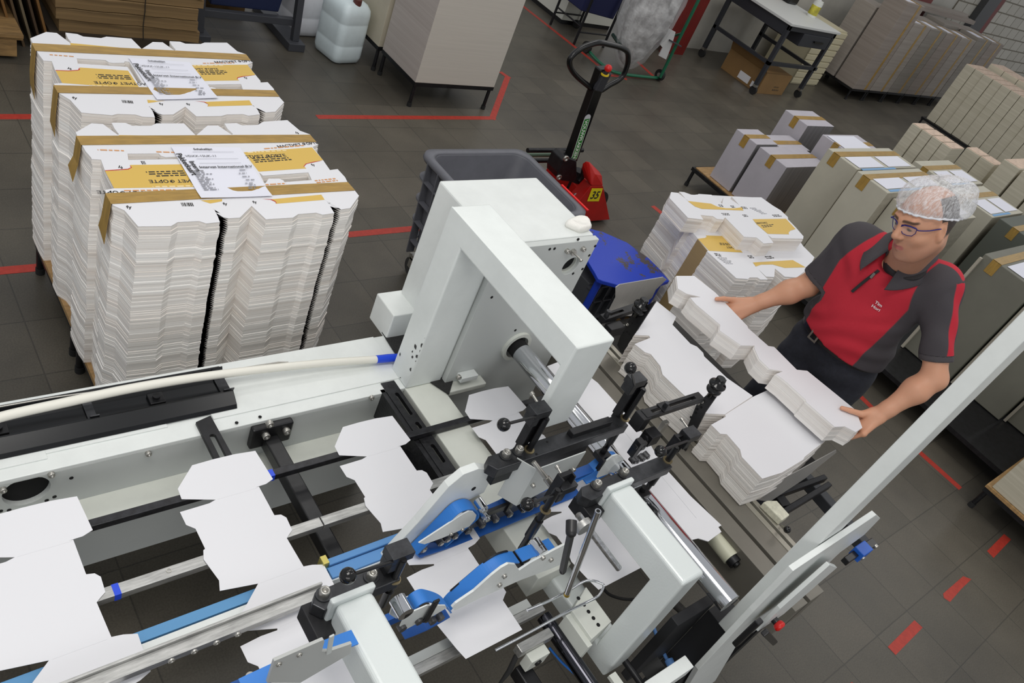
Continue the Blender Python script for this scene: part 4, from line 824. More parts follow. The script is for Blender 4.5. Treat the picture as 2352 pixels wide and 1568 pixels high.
b = MB(); p = W(1530, 968, .93); b.box(p.x-.012, p.x+.012, p.y-.008, p.y+.008, p.z-.05, p.z); b.build('square_stud', ZINC, S2, .001)
b = MB(); p, q = WX(1515, 1000, 2.17), WX(1500, 1020, 2.16); b.bar(p, q, .02, .03); b.build('lever_plate', BLACK, S2, .001)
o, A, B_, d_, n_ = arm((1385, 728), (1462, 702), .93, .032, S1, (.2, .6))
b = MB(); c_ = A+d_*.02; b.cyl(c_, c_+Vector((0, 0, .026)), .010, n=20); b.build('arm_screw', STEEL, S1)
b = MB(); p = W(1408, 752, .90); b.box(p.x-.03, p.x+.05, p.y-.02, p.y+.02, p.z-.03, p.z+.01); b.build('pivot_block', BLACK, S1, .002)
# piles of folded cartons on the delivery table
def pile(px, z0, z1, n, label, name='folded_carton_pile', cat='carton pile', group=None, seed=1, amp=.0006, m=None, seam=None, lean=(0, 0)):
    P = [W(x, y, z1) for x, y in px]
    t = thing(name, (sum(p.x for p in P)/len(P), sum(p.y for p in P)/len(P), z0), label, cat, group)
    if seam:
        sheet_stack(MB(), P, z0, seam, n, amp, (), 0, lean, seed).build('folded_cartons', m or EDGE2, t)
        sheet_stack(MB(), P, seam+.002, z1-.001, n, amp, (), 0, lean, seed+1).build('folded_cartons', m or EDGE2, t)
    else: sheet_stack(MB(), P, z0, z1-.001, n, amp, (), 0, lean, seed).build('folded_cartons', m or EDGE2, t)
    MB().prism([p-Vector((0, 0, .0009)) for p in P], (0, 0, .001)).build('top_carton', CARD, t)
    return t
k7 = lambda l: crop((1300, 620), 3.357, l); k8 = lambda l: crop((1660, 1020), 4.1275, l)
pile(k7([(700, 240), (850, 360), (820, 420), (960, 568), (1010, 590), (1058, 638), (1065, 665), (1240, 830), (1440, 970), (1225, 1112), (1075, 1105), (885, 940), (745, 805), (728, 740), (655, 648), (608, 632), (530, 570), (650, 522), (640, 505), (528, 500)]), .7535, .90, 24, 'pile of white folded cartons on the delivery table, on the blue stool side', seed=5, seam=.83, group='piles on the delivery table')
pile(k7([(1445, 975), (1700, 860), (2005, 1310), (1840, 1440), (1828, 1462)])+[(1796, 1085), (1751, 1099), (1704, 1049), (1700, 1032)]+k7([(1240, 1265), (1190, 1262), (1120, 1192), (1232, 1130), (1228, 1115)]), .7535, .90, 24, 'pile of white folded cartons on the delivery table, beside the bent steel guide sheet', seed=6, seam=.83, group='piles on the delivery table')
HB = pile(k7([(850, 45), (990, 45), (1150, 172), (1400, 432), (1405, 448), (1560, 585), (1605, 592), (1780, 768), (1860, 776), (2235, 1080), (2285, 1215), (2235, 1248), (2150, 1205), (2072, 1208), (1852, 1015), (1850, 1000), (1700, 862), (1620, 800), (1672, 780), (1570, 762), (1490, 685), (1452, 600), (1455, 582), (1350, 580), (1185, 465), (1188, 420), (1000, 262), (958, 212), (1040, 208), (930, 182), (862, 142)]), .922, 1.0, 16, 'bundle of white folded cartons held up by the worker over the delivery table', 'carton_bundle', 'carton bundle', seed=8, amp=.0005)
# ================================================================== printed carton stack on the far side of the blue stool
cR = lambda l: crop((1460, 430), 5.407, l)
def flat(mb, px, z, mi, e): mb.poly([W(x, y, z)+Vector((0, 0, e)) for x, y in px], mi)
top_out = cR([(440, 60), (525, 70), (650, 165), (635, 160), (540, 55), (600, 60), (690, 92), (765, 96), (780, 83), (940, 93), (1075, 205), (1090, 130), (1150, 128), (1285, 220), (1190, 118), (1250, 118), (1330, 138), (1395, 138), (1410, 124), (1560, 125), (1700, 225), (1800, 285), (1890, 370), (1892, 398), (1990, 500), (2085, 610), (2080, 640), (1690, 632), (1642, 594), (1712, 690), (1590, 698), (1500, 625), (1345, 615), (1110, 375), (1090, 400), (1010, 395), (960, 360), (805, 345), (840, 402), (650, 380), (420, 135)])
low_out = cR([(420, 140), (650, 385), (620, 520), (680, 530), (900, 790), (885, 795), (1250, 1130), (1395, 1140), (1415, 1120), (1510, 1120), (1550, 1145), (1640, 1145), (1520, 1015), (1620, 1110), (1720, 1115), (1730, 1010), (1850, 1110), (2000, 1120), (2140, 1010), (2220, 870), (2080, 730), (1990, 600), (1892, 400), (1560, 130), (760, 90)])
zt, zl = .93, .845
tS = thing('carton_stack', (3.7, 1.75, .19), 'wide pile of printed flat cartons between the blue stool and the worker', 'carton stack')
P = [W(x, y, zl) for x, y in low_out]
sheet_stack(MB(), P, .19, zl-.001, 70, .001, (), 0, (0, 0), 21).build('carton_pile', EDGE, tS)
Q = [W(x, y, zt) for x, y in top_out]
sheet_stack(MB(), Q, zl+.0005, zt-.001, 9, .0008, (), 0, (0, 0), 22).build('upper_cartons', EDGE, tS)
b = MB(); b.prism([p for p in P], (0, 0, .0004)); e = .0012
flat(b, cR([(870, 600), (1135, 608), (1330, 812), (910, 790), (770, 640), (860, 630), (882, 615)]), zl, 1, e); flat(b, cR([(1455, 935), (1950, 905), (2110, 995), (1850, 1003), (1700, 960), (1560, 962), (1490, 985)]), zl, 1, e)
p, q = W(*cR([(1270, 755)])[0], zl), W(*cR([(1165, 748)])[0], zl); d_ = q-p; b.text('МАСТИЕТ', (p+q)/2+Vector((0, 0, .0016)), d_, (-d_.y, d_.x, 0), .022, 3, True)
print_block(b, W(*cR([(1230, 715)])[0], zl)+Vector((0, 0, .0016)), W(*cR([(950, 705)])[0], zl)-W(*cR([(1230, 715)])[0], zl), Vector((0, -1, 0)), .12, 2, .006, 3, 2)
for a, c_ in ((( 980, 830), (1080, 845)), ((1395, 860), (1460, 862)), ((1610, 870), (1710, 862))):
    p, q = W(*cR([a])[0], zl), W(*cR([c_])[0], zl); d_ = q-p; print_block(b, p+Vector((0, 0, .0014)), d_, Vector((-d_.y, d_.x, 0)), d_.length, 2, .007, 3, a[0])
for k in range(5):
    p, q = W(*cR([(1020+k*25, 880+k*18)])[0], zl), W(*cR([(1140+k*25, 885+k*18)])[0], zl); d_ = q-p; print_block(b, p+Vector((0, 0, .0014)), d_, Vector((-d_.y, d_.x, 0)), d_.length, 1, .005, 4, k)
b.build('printed_top_sheet', [CARD, YELLOW, REDP, INK, INKG], tS)
b = MB(); b.prism([p for p in Q], (0, 0, .0004))
flat(b, cR([(645, 172), (935, 205), (1010, 240), (1120, 262), (1230, 262), (1320, 250), (1338, 290), (820, 270), (735, 240)]), zt, 1, e); flat(b, cR([(1452, 398), (1865, 392), (1985, 520), (1920, 540), (1897, 565), (1905, 585), (1640, 580), (1500, 460)]), zt, 1, e)
p, q = W(*cR([(1515, 448)])[0], zt), W(*cR([(1620, 445)])[0], zt); d_ = q-p; b.text('МАСТИЕТ', (p+q)/2+Vector((0, 0, .0016)), d_, (-d_.y, d_.x, 0), .02, 3, True)
print_block(b, W(*cR([(1565, 485)])[0], zt)+Vector((0, 0, .0014)), Vector((1, 0, 0)), Vector((0, 1, 0)), .13, 2, .006, 3, 5)
for a, c_ in (((1070, 330), (1180, 335)), ((1330, 350), (1395, 350)), ((1700, 352), (1800, 348)), ((1030, 225), (1080, 228)), ((1180, 238), (1230, 238)), ((1310, 250), (1380, 255))):
    p, q = W(*cR([a])[0], zt), W(*cR([c_])[0], zt); d_ = q-p; print_block(b, p+Vector((0, 0, .0014)), d_, Vector((-d_.y, d_.x, 0)), d_.length, 2, .006, 3, a[0])
for k in range(6):
    p, q = W(*cR([(1420+k*28, 262+k*14)])[0], zt), W(*cR([(1500+k*28, 262+k*14)])[0], zt); d_ = q-p; print_block(b, p+Vector((0, 0, .0014)), d_, Vector((-d_.y, d_.x, 0)), d_.length, 1, .005, 4, k)
b.build('printed_top_sheet', [CARD, YELLOW, REDP, INK, INKG], tS)
# tan side print band, crease lines
A = [W(x, y, zl) for x, y in cR([(770, 640), (895, 788)])]
b = MB(); o_ = Vector((-.004, -.003, 0)); b.prism([A[0]+o_, A[1]+o_, A[1]+o_-Vector((0, 0, .62)), A[0]+o_-Vector((0, 0, .62))], (.002, .0015, 0)); b.build('tan_edge_print', mat('tan printed edge', (176, 150, 104), .6, var=(3, .1), sc=(1, 1, 120)), tS)
stack_table(3.25, 3.95, 1.62, 2.02, 'low black legged table under the printed carton pile by the blue stool', 'low tables under the flat cartons')
# ================================================================== surroundings of the hall
struct(MB().box(7.9, 24, 6.3, 6.5, 0, 4).build('wall_back', WALLP))
struct(MB().box(15.2, 24, 6.28, 6.3, 0, 4).build('trim_1', BRICK))
struct(MB().box(6.0, 7.9, 9.4, 9.6, 0, 4).build('wall_rear', WALLP))
def column(x0, x1, y0, label):
    t = thing('steel_column', ((x0+x1)/2, y0+.1, 0), label, 'column', 'dark red steel columns')
    xm = (x0+x1)/2
    MB().box(x0, x1, y0, y0+.02, 0, 4).build('flange', REDC, t); MB().box(x0, x1, 6.26, 6.28, 0, 4).build('flange', REDC, t); MB().box(xm-.008, xm+.008, y0+.02, 6.26, 0, 4).build('web', REDC, t)
    return t
column(7.98, 8.42, 6.05, 'dark red steel column behind the green bag stand')
column(13.2, 13.78, 6.05, 'dark red steel column behind the back row of board stacks')
t = thing('door_jamb', (16.2, 6.2, 0), 'dark grey steel door jamb with a red edge in the brick wall', 'door jamb')
MB().box(16.0, 16.5, 6.16, 6.28, 0, 4).build('jamb_post', mat('dark grey steel', (66, 66, 68), .5), t); MB().box(16.5, 16.72, 6.18, 6.28, 0, 4).build('red_edge', REDC, t)
t = thing('white_cabinet', (6.9, 6.9, 0), 'white cabinet beside the navy bin trolley at the top picture edge', 'cabinet')
MB().box(6.66, 7.5, 6.5, 7.8, .05, 1.6).build('body', mat('white laminate', (214, 214, 204), .5), t, .004); MB().box(6.68, 7.48, 6.52, 7.78, 0, .05).build('plinth', BLACKP, t)
# --- wooden pallet with a grey block, top left
WOOD = mat('pallet wood', (150, 118, 74), .75, var=(7, .3), sc=(1, 8, 4))
t = thing('wooden_pallet', (.6, 5.2, 0), 'wooden pallet cut by the top left picture corner', 'pallet')
for i, y in enumerate((4.88, 5.3, 5.7)):
    for x in (.93, .4): MB().box(x-.07, x+.07, y, y+.1, .02, .12).build('block', WOOD, t, .003)
    MB().box(0, 1.03, y, y+.12, .12, .14).build('board', WOOD, t, .002)
for k in range(6): MB().box(1.03-.14-.18*k, 1.03-.18*k, 4.86, 5.9, .14, .162).build('board', WOOD, t, .002)
tag(MB().box(.05, .90, 4.95, 5.85, .1625, 1.05).build('board_block', board('grey green board edge', (118, 116, 102), (150, 147, 132), 260), bevel=.004), 'grey green block of stacked board on the wooden pallet, top left corner', 'board stack')
# --- corrugated board heap and leaning boards
KR = board('corrugated brown edges', (96, 76, 48), (150, 122, 82), 150, 1.2)
t = thing('cardboard_heap', (1.62, 5.4, 0), 'heap of flattened brown corrugated boxes behind the rear carton stack', 'cardboard stack')
rnd = random.Random(5); z = .12; k = 0
while z < 1.2:
    h = rnd.uniform(.045, .10); dx = rnd.uniform(-.02, .02); n = 9; P = []
    for i in range(n+1): x = 1.24+(2.06-1.24)*i/n+dx; P.append((x, 5.03+rnd.uniform(-.006, .006)+dx*.4, z))
    P += [(2.06+dx, 5.8, z), (1.24+dx, 5.8, z)]
    b = MB(); b.prism(P, (0, 0, h-.004)); b.build('bundle', KR, t, .004); z += h; k += 1
MB().box(1.2, 2.1, 5.02, 5.8, .0, .12).build('skid', mat('dark skid', (50, 40, 28), .8), t)
b = MB(); pth = []
for i in range(24): pth.append((1.72+rnd.uniform(-.008, .008), 5.018, .12+i*.045))
b.tube(pth, .003, 6); b.build('strap', mat('dark strap', (40, 34, 26), .7), t)
BR = [mat('brown board a', (120, 84, 40), .7), mat('brown board b', (84, 66, 44), .7), mat('brown board c', (104, 92, 70), .7), mat('brown board d', (70, 52, 34), .7)]
for i in range(5):
    x = 1.02+i*.045
    b = MB(); b.prism([(x, 5.05, 0), (x+.014, 5.05, 0), (x-.26+.014, 5.15, 1.2), (x-.26, 5.15, 1.2)], (.0, .7, 0)); o = b.build('leaning_board', BR[i % 4], bevel=.001)
    tag(o, 'brown board leaning to the left in the row beside the heap of flattened boxes', 'board', 'boards leaning beside the box heap')
# --- dark blue tipping bin on a steel frame
NAVY = mat('dark blue plastic', (34, 44, 78), .45); FR = mat('grey steel frame', (74, 76, 82), .5, .3)
t = thing('tipping_bin_trolley', (2.5, 5.5, 0), 'dark blue bin in a grey steel frame left of the jerrycans', 'bin trolley')
b = MB(); b.prism([(2.24, 5.38, .78), (2.84, 5.38, .78), (2.78, 5.42, .22), (2.28, 5.42, .22)], (0, .5, 0)); b.build('bin', NAVY, t, .01)
MB().box(2.22, 2.87, 5.34, 5.92, .47, .50).build('bin_rib', NAVY, t, .006); MB().box(2.22, 2.87, 5.34, 5.92, .75, .79).build('bin_rim', NAVY, t, .006)
for x, fx in ((2.17, 2.12), (2.88, 2.83)):
    MB().box(fx, fx+.13, 5.27, 5.95, .0, .06).build('foot_beam', FR, t, .004)
    b = MB(); b.bar((x+.02, 5.34, .06), (x-.02, 5.36, .95), .05, .05, (0, 1, 0)); b.build('frame_post', FR, t, .003)
b = MB(); b.box(2.19, 2.88, 5.35, 5.40, .16, .21); b.build('cross_rail', FR, t, .003)
tag(MB().box(2.22, 2.74, 5.88, 5.93, 0, .09).build('timber', WOOD), 'pale timber lying on the floor behind the dark blue bin', 'timber')
# --- jerrycans
def jerrycan(cx, cy, w, d, h, m, label, rot=0.):
    t = thing('jerrycan', (cx, cy, 0), label, 'jerrycan', 'plastic jerrycans')
    b = MB(); b.T = Matrix.Translation((cx, cy, 0)) @ Matrix.Rotation(rot, 4, 'Z'); rings = []
    prof = [(.80, 0), (.93, .012), (1, .05), (1, h*.30), (.985, h*.31), (1, h*.33), (1, h*.66), (.985, h*.67), (1, h*.69), (1, h*.82), (.96, h*.90), (.8, h*.97), (.6, h)]
    for s, z in prof: rings.append([Vector((x, y, z)) for x, y in rrect(0, 0, w*s, d*s, .055*s, 5)])
    n = len(rings[0]); V = [v for r in rings for v in r]
    F = [(k*n+i, k*n+(i+1) % n, (k+1)*n+(i+1) % n, (k+1)*n+i) for k in range(len(rings)-1) for i in range(n)]+[tuple(range(n-1, -1, -1)), tuple(range((len(rings)-1)*n, len(rings)*n))]
    b.add(V, F, 0, True); b.build('body', m, t)
    M2 = Matrix.Translation((cx, cy, 0)) @ Matrix.Rotation(rot, 4, 'Z')
    b = MB(); b.T = M2; b.tube(smooth_path([(-w*.02, d*.3, h-.02), (-w*.02, d*.26, h+.03), (-w*.02, 0, h+.045), (-w*.02, -d*.14, h+.03), (-w*.02, -d*.2, h-.01)], 5), .016, 12); b.build('handle', m, t)
    b = MB(); b.T = M2; b.cyl((0, -d*.3, h-.03), (0, -d*.3, h+.025), .032, n=20); b.build('cap', mat('brown red cap', (92, 46, 40), .5), t)
jerrycan(3.23, 5.27, .27, .30, .46, mat('milky blue plastic', (226, 240, 244), .35, var=(5, .05)), 'milky blue jerrycan in front, beside the tall board stack', .2)
jerrycan(3.10, 5.68, .27, .30, .48, mat('milky white plastic', (236, 238, 244), .35, var=(5, .05)), 'milky white jerrycan behind the blue one, beside the dark bin frame', .1)
# --- tall board stacks on black legs, top centre
BOARD1 = board('pale board edges', (176, 166, 160), (196, 188, 182), 420, .8)
PALE = mat('pale board face', (208, 202, 192), .6, sc=(1, 1, 60), var=(2, .03))
def leg_table(x0, x1, y0, y1, h, label, group, name='stack_table', cast=None):
    t = thing(name, ((x0+x1)/2, (y0+y1)/2, 0), label, 'low table', group)
    b = MB()
    for a in (y0+.012, y1-.012): b.box(x0, x1, a-.012, a+.012, h-.03, h)
    for a in (x0+.012, x1-.012): b.box(a-.012, a+.012, y0+.024, y1-.024, h-.03, h)
    b.box(x0+.024, x1-.024, y0+.024, y1-.024, h-.012, h-.002)
    b.build('table_frame', BLACK, t)
    for x in (x0+.02, x1-.02):
        for y in (y0+.02, y1-.02):
            l = MB().cyl((x, y, .012), (x, y, h-.03), .014, n=12).build('leg', BLACK, t); MB().cyl((x, y, 0), (x, y, .03), .018, n=12).build('foot_cap', RUBBER, l)
    return t
b = MB(); b.box(3.45, 4.20, 4.515, 5.02, .2, 1.2, 0); o = b.build('board_stack', [BOARD1, PALE], bevel=.003)
me = o.data
for p in me.polygons:
    if abs(p.normal.y) > .5 or p.normal.z > .5: p.material_index = 1
tag(o, 'tall smooth pale board stack on black legs at the top centre', 'board stack', 'tall board stacks at the top')
leg_table(3.45, 4.20, 4.515, 5.02, .2, 'low black legged table under the tall pale board stack', 'black legged tables at the top')
b = MB(); b.box(3.43, 4.10, 5.05, 5.62, .2, 1.1, 0); o = b.build('board_stack', mat('cream board edge', (200, 192, 172), .6, var=(3, .06)), bevel=.003)
tag(o, 'tall cream board stack partly hidden behind the smooth pale stack, right of the jerrycans', 'board stack', 'tall board stacks at the top')
leg_table(3.43, 4.10, 5.05, 5.62, .2, 'low black legged table under the cream board stack right of the jerrycans', 'black legged tables at the top')
# --- grey ribbed bin on castors
GB_ = mat('grey bin plastic', (104, 105, 112), .5, var=(12, .06))
t = thing('ribbed_bin', (2.64, 2.55, 0), 'grey ribbed plastic bin on castors behind the white motor housing', 'bin')
X0, X1, Y0, Y1 = 2.31, 2.985, 2.22, 2.815
def taper(z, inset=0.):
    k = .055*(1-(z-.13)/.575)
    return rrect((X0+X1)/2, (Y0+Y1)/2, (X1-X0)-2*k-2*inset, (Y1-Y0)-2*k-2*inset, .07, 6)
b = MB(); rr_ = [[(x, y, z) for x, y in taper(z, i)] for z, i in ((.13, .02), (.135, .02), (.70, .02), (.706, .02), (.706, .034), (.70, .036), (.16, .036), (.16, .2))]
n = len(rr_[0]); b.add([v for r in rr_ for v in r], [(k*n+i, k*n+(i+1) % n, (k+1)*n+(i+1) % n, (k+1)*n+i) for k in range(len(rr_)-1) for i in range(n)]+[tuple(range(n-1, -1, -1)), tuple(range((len(rr_)-1)*n, len(rr_)*n))], 0, True)
b.build('shell', GB_, t)
b = MB(); rr_ = [[(x, y, z) for x, y in taper(.70, i)] for z, i in ((.70, .03), (.678, -.006), (.69, -.012), (.712, -.008), (.714, .02), (.706, .034))]
n = len(rr_[0]); b.add([v for r in rr_ for v in r], [(k*n+i, k*n+(i+1) % n, ((k+1) % 6)*n+(i+1) % n, ((k+1) % 6)*n+i) for k in range(6) for i in range(n)], 0, True); b.build('rim', GB_, t)
for z in (.58, .46, .34, .22):
    b = MB(); r0 = [(x, y, z) for x, y in taper(z, .015)]; r1 = [(x, y, z) for x, y in taper(z, -.014)]; n = len(r0)
    for i in range(n): j = (i+1) % n; b.hexa([r0[i], r0[j], r1[j], r1[i]], [(p[0], p[1], z+.008) for p in (r0[i], r0[j], r1[j], r1[i])])
    b.build('rib_ring', GB_, t, fix=True)
def rib(ax, u):
    b = MB(); k = .055
    if ax == 0: b.hexa([(X0+k-.016, u, .14), (X0+k+.03, u, .14), (X0+k+.03, u+.007, .14), (X0+k-.016, u+.007, .14)], [(X0-.016+.003, u, .69), (X0+.03, u, .69), (X0+.03, u+.007, .69), (X0-.016+.003, u+.007, .69)])
    else: b.hexa([(u, Y0+k-.016, .14), (u+.007, Y0+k-.016, .14), (u+.007, Y0+k+.03, .14), (u, Y0+k+.03, .14)], [(u, Y0-.013, .69), (u+.007, Y0-.013, .69), (u+.007, Y0+.03, .69), (u, Y0+.03, .69)])
    b.build('rib', GB_, t)
for u in np.linspace(Y0+.12, Y1-.09, 5): rib(0, float(u))
for u in np.linspace(X0+.1, X1-.1, 5): rib(1, float(u))
b = MB(); p, q = Vector((2.992, 2.47, .716)), Vector((2.992, 2.24, .716)); b.bar(p, q, .012, .006); b.build('rim_tape', mat('bright red tape', (235, 24, 20), .4), t)
for x, y in ((2.40, 2.70), (2.9, 2.70), (2.40, 2.32), (2.9, 2.32)):
    c_ = MB().cyl((x-.014, y, .055), (x+.014, y, .055), .055, n=24).build('castor', mat('dark grey wheel', (54, 54, 54), .6), t, .004)
    b = MB(); b.box(x-.022, x+.022, y-.025, y+.03, .10, .13); b.box(x-.022, x-.017, y-.02, y+.02, .05, .11); b.box(x+.017, x+.022, y-.02, y+.02, .05, .11); b.build('fork', ZINC, c_)
# --- pallet truck
YT = 3.2
TRED = mat('red pallet truck paint', (186, 26, 20), .38, var=(6, .12)); TBLK = mat('black tiller paint', (16, 16, 17), .22)
t = thing('pallet_truck', (4.17, 3.2, 0), 'red hand pallet truck with a black looped tiller', 'pallet truck')
lp = [WY(x, y, YT) for x, y in ((1360, 204), (1328, 178), (1312, 158), (1308, 140), (1316, 126), (1334, 112), (1352, 104), (1375, 98), (1400, 102), (1426, 109), (1440, 118), (1443, 132), (1441, 150), (1432, 172), (1420, 184), (1400, 195), (1385, 205), (1372, 212))]
TL = MB().tube(smooth_path(lp, 4), .0175, 14).build('tiller_handle', TBLK, t)
p, q = WY(1309, 368, YT), WY(1385, 155, YT); d_ = (q-p).normalized()
TS = MB(); TS.bar(p, q, .085, .06, (0, 1, 0)); TS = TS.build('tiller_shaft', TBLK, t, .008)
b = MB(); b.bar(WY(1372, 208, YT-.035), WY(1394, 166, YT-.035), .07, .03, (0, 1, 0)); b.build('grip_cover', mat('charcoal plastic', (42, 43, 48), .5), TL, .006)
p2 = WY(1396, 160, YT-.045); b = MB(); b.cyl(WY(1390, 170, YT-.045), p2, .015, mi=1); b.sphere(WY(1397, 157, YT-.045), .024, 20, 0); b.ring(WY(1389, 172, YT-.045), WY(1390, 169, YT-.045), .026, .016, mi=2); b.build('lift_lever', [mat('red push button', (206, 30, 26), .3), BLACKP, mat('yellow collar', (220, 190, 40), .4)], TL)
ux = (WY(1318, 356, YT-.031)-WY(1342, 283, YT-.031)).normalized()
c0 = WY(1333, 320, YT-.0312); vy = Vector((1, 0, 0)); vy = (vy-ux*vy.dot(ux)).normalized()
b = MB(); L_, w_ = .155, .026
b.prism([c0-ux*L_-vy*w_, c0+ux*L_-vy*w_, c0+ux*L_+vy*w_, c0-ux*L_+vy*w_], (0, -.001, 0), 1); i_ = .004
b.prism([c0-ux*(L_-i_)-vy*(w_-i_)+Vector((0, -.0012, 0)), c0+ux*(L_-i_)-vy*(w_-i_)+Vector((0, -.0012, 0)), c0+ux*(L_-i_)+vy*(w_-i_)+Vector((0, -.0012, 0)), c0-ux*(L_-i_)+vy*(w_-i_)+Vector((0, -.0012, 0))], (0, -.0006, 0), 0)
b.text('VOUWPLAKKEN', c0+Vector((0, -.0022, 0)), ux, vy, .038, 1, True, squeeze=1.02); b.build('name_plate', [mat('green sign', (40, 122, 44), .5), mat('sign white', (226, 230, 224), .5)], TS)
b = MB(); c1 = WY(1349, 271, YT-.031); b.cyl(c1, c1+Vector((0, -.002, 0)), .026, n=24); b.build('round_sticker', mat('grey sticker', (190, 192, 196), .5), TS)
b = MB(); b.prism([WY(x, y, YT-.06) for x, y in ((1292, 368), (1303, 362), (1325, 370), (1325, 405), (1318, 418), (1290, 415), (1279, 408), (1280, 395))], (0, .12, 0)); YK = b.build('tiller_yoke', BLACK, t, .006)
for x, y in ((1299, 363), (1283, 406)): bolt(WY(x, y, YT-.06), (0, -1, 0), YK, .02, .012)
b = MB(); g = WY(1310, 440, YT); b.cyl((g.x, YT, .04), (g.x, YT, .30), .045, n=24); b.build('pump_cylinder', BLACK, t)
b = MB(); b.tube([WY(1330, 415, YT-.05), WY(1338, 405, YT-.05), WY(1343, 385, YT-.05)], .02, 10); b.build('hose_guard', BLACKP, t)
YC = 2.98
def hull(name, pts, m, par, bev=.004):
    bm = bmesh.new()
    for p in pts: bm.verts.new(p-WL[par.name])
    bmesh.ops.convex_hull(bm, input=bm.verts); me = bpy.data.meshes.new(name); bm.to_mesh(me); bm.free(); me.materials.append(m)
    o = bpy.data.objects.new(name, me); COL.objects.link(o); o.parent = par; WL[o.name] = WL[par.name]
    md = o.modifiers.new('edge', 'BEVEL'); md.width = bev; md.segments = 2; md.limit_method = 'ANGLE'; md.angle_limit = math.radians(30); return o
F_ = [WY(x, y, YC) for x, y in ((1315, 481), (1358, 427), (1385, 427), (1391, 522), (1332, 522))]; F_ = [Vector((p.x, p.y, max(p.z, .03))) for p in F_]
hull('body_cover', F_+[WY(1341, 410, YC+.15), WY(1297, 458, YC+.15)]+[p+Vector((.02, .09, 0)) for p in F_[2:4]], TRED, t)
hull('body_hood', [WY(1358, 426.5, YC), WY(1385, 427, YC), WY(1383, 404, YC+.03), WY(1368, 400, YC+.02), WY(1378, 396, YC+.05), WY(1353, 371, YC+.08), WY(1345.6, 369.6, YC+.10), WY(1338, 375, YC+.12), WY(1336, 386, YC+.13), WY(1341, 407, YC+.13), WY(1385, 427, YC)+Vector((.01, .08, 0)), WY(1383, 404, YC)+Vector((.01, .1, 0))], TRED, t, .006)
c2 = WY(1365, 447, YC-.002); b = MB()
p = [WY(x, y, YC-.002) for x, y in ((1359.5, 432.5), (1384.5, 432.5), (1375, 462), (1348.5, 462))]
b.prism(p, (0, -.0012, 0), 0); uxx = (p[1]-p[0]).normalized(); uyy = (p[0]-p[3]); uyy = (uyy-uxx*uyy.dot(uxx)).normalized(); ctr = sum(p, Vector())/4+Vector((0, -.0022, 0))
b.text('35', ctr, uxx, uyy, .085, 1, True, squeeze=.95); b.build('number_plate', [mat('number yellow', (236, 218, 30), .45), INK], t)
b = MB(); b.cyl(WY(1318, 452, YC+.09), WY(1318, 452, YC+.09)+Vector((0, -.004, 0)), .03, n=20, mi=0); b.cyl(WY(1322, 448, YC+.085), WY(1322, 448, YC+.085)+Vector((0, -.003, 0)), .016, n=20, mi=1); b.build('lift_eye', [mat('dark grey hole', (70, 70, 72), .6), mat('sticker grey', (196, 194, 200), .6)], t)
b = MB(); b.box(3.2, 4.0, 3.03, 3.18, .06, .12); b.build('fork', TRED, t, .005); b = MB(); b.box(3.2, 4.0, 3.32, 3.47, .06, .12); b.build('fork', TRED, t, .005)
b = MB(); b.box(3.95, 4.12, 3.05, 3.45, .05, .22); b.build('fork_bridge', TRED, t, .006)
for y in (3.13, 3.27): b = MB(); b.cyl((4.22, y-.022, .09), (4.22, y+.022, .09), .09, n=28); b.build('steer_wheel', RUBBER, t, .005)
for z, y in ((.36, 3.36), (.30, 3.40), (.24, 3.42)): b = MB(); b.cyl((3.6, y, z), (4.12, y, z), .016, n=12); b.build('link_bar', BLACK if z != .30 else mat('green grey bar', (96, 120, 100), .5), t)
# --- blue stool and the dark crate beneath it
BLU = mat('worn blue paint', (32, 66, 186), .42)
m = BLU; nt = m.node_tree; b_ = nt.nodes['Principled BSDF']; tc = nt.nodes.new('ShaderNodeTexCoord'); n1 = nt.nodes.new('ShaderNodeTexNoise'); n1.inputs['Scale'].default_value = 7; n1.inputs['Detail'].default_value = 9; n1.inputs['Roughness'].default_value = .72
r1 = nt.nodes.new('ShaderNodeValToRGB'); r1.color_ramp.elements[0].position = .575; r1.color_ramp.elements[0].color = L3((30, 62, 184)); r1.color_ramp.elements[1].position = .59; r1.color_ramp.elements[1].color = L3((78, 70, 68))
nt.links.new(tc.outputs['Object'], n1.inputs[0]); nt.links.new(n1.outputs['Fac'], r1.inputs[0]); nt.links.new(r1.outputs[0], b_.inputs['Base Color'])
zb = .60
t = thing('blue_stool', (3.05, 2.0, 0), 'worn blue steel stool behind the machine, beside the red pallet truck', 'stool')
top = [W(x, y, zb) for x, y in ((1340, 512), (1352, 524), (1385, 532), (1440, 556), (1490, 592), (1520, 622), (1538, 645), (1505, 655), (1424, 656), (1412, 652), (1385, 645), (1374, 640), (1366, 625), (1352, 602), (1325, 560))]
MB().prism([p-Vector((0, 0, .022)) for p in top], (0, 0, .022)).build('seat_plate', BLU, t, .004)
for x, y in ((1379, 646), (1518, 640), (1348, 528)):
    p = W(x, y, zb-.02); p = p+Vector((.02, .02, 0))*(1 if x != 1518 else 0)
    MB().cyl((p.x, p.y, 0), (p.x, p.y, zb-.02), .019, n=16).build('leg', mat('blue leg paint', (28, 62, 180), .4), t)
t = thing('ribbed_crate', (3.1, 2.06, 0), 'dark grey ribbed crate standing under the blue stool', 'crate')
CRP = mat('dark grey crate plastic', (70, 72, 76), .55)
MB().box(2.86, 3.36, 1.93, 2.19, 0, .5).build('body', CRP, t, .004)
for z in (.02, .14, .26, .38, .48): MB().box(2.85, 3.37, 1.905, 1.93, z, z+.008).build('rib', CRP, t)
for x in np.linspace(2.86, 3.36, 8): MB().box(float(x)-.004, float(x)+.004, 1.905, 1.93, 0, .49).build('rib', CRP, t)
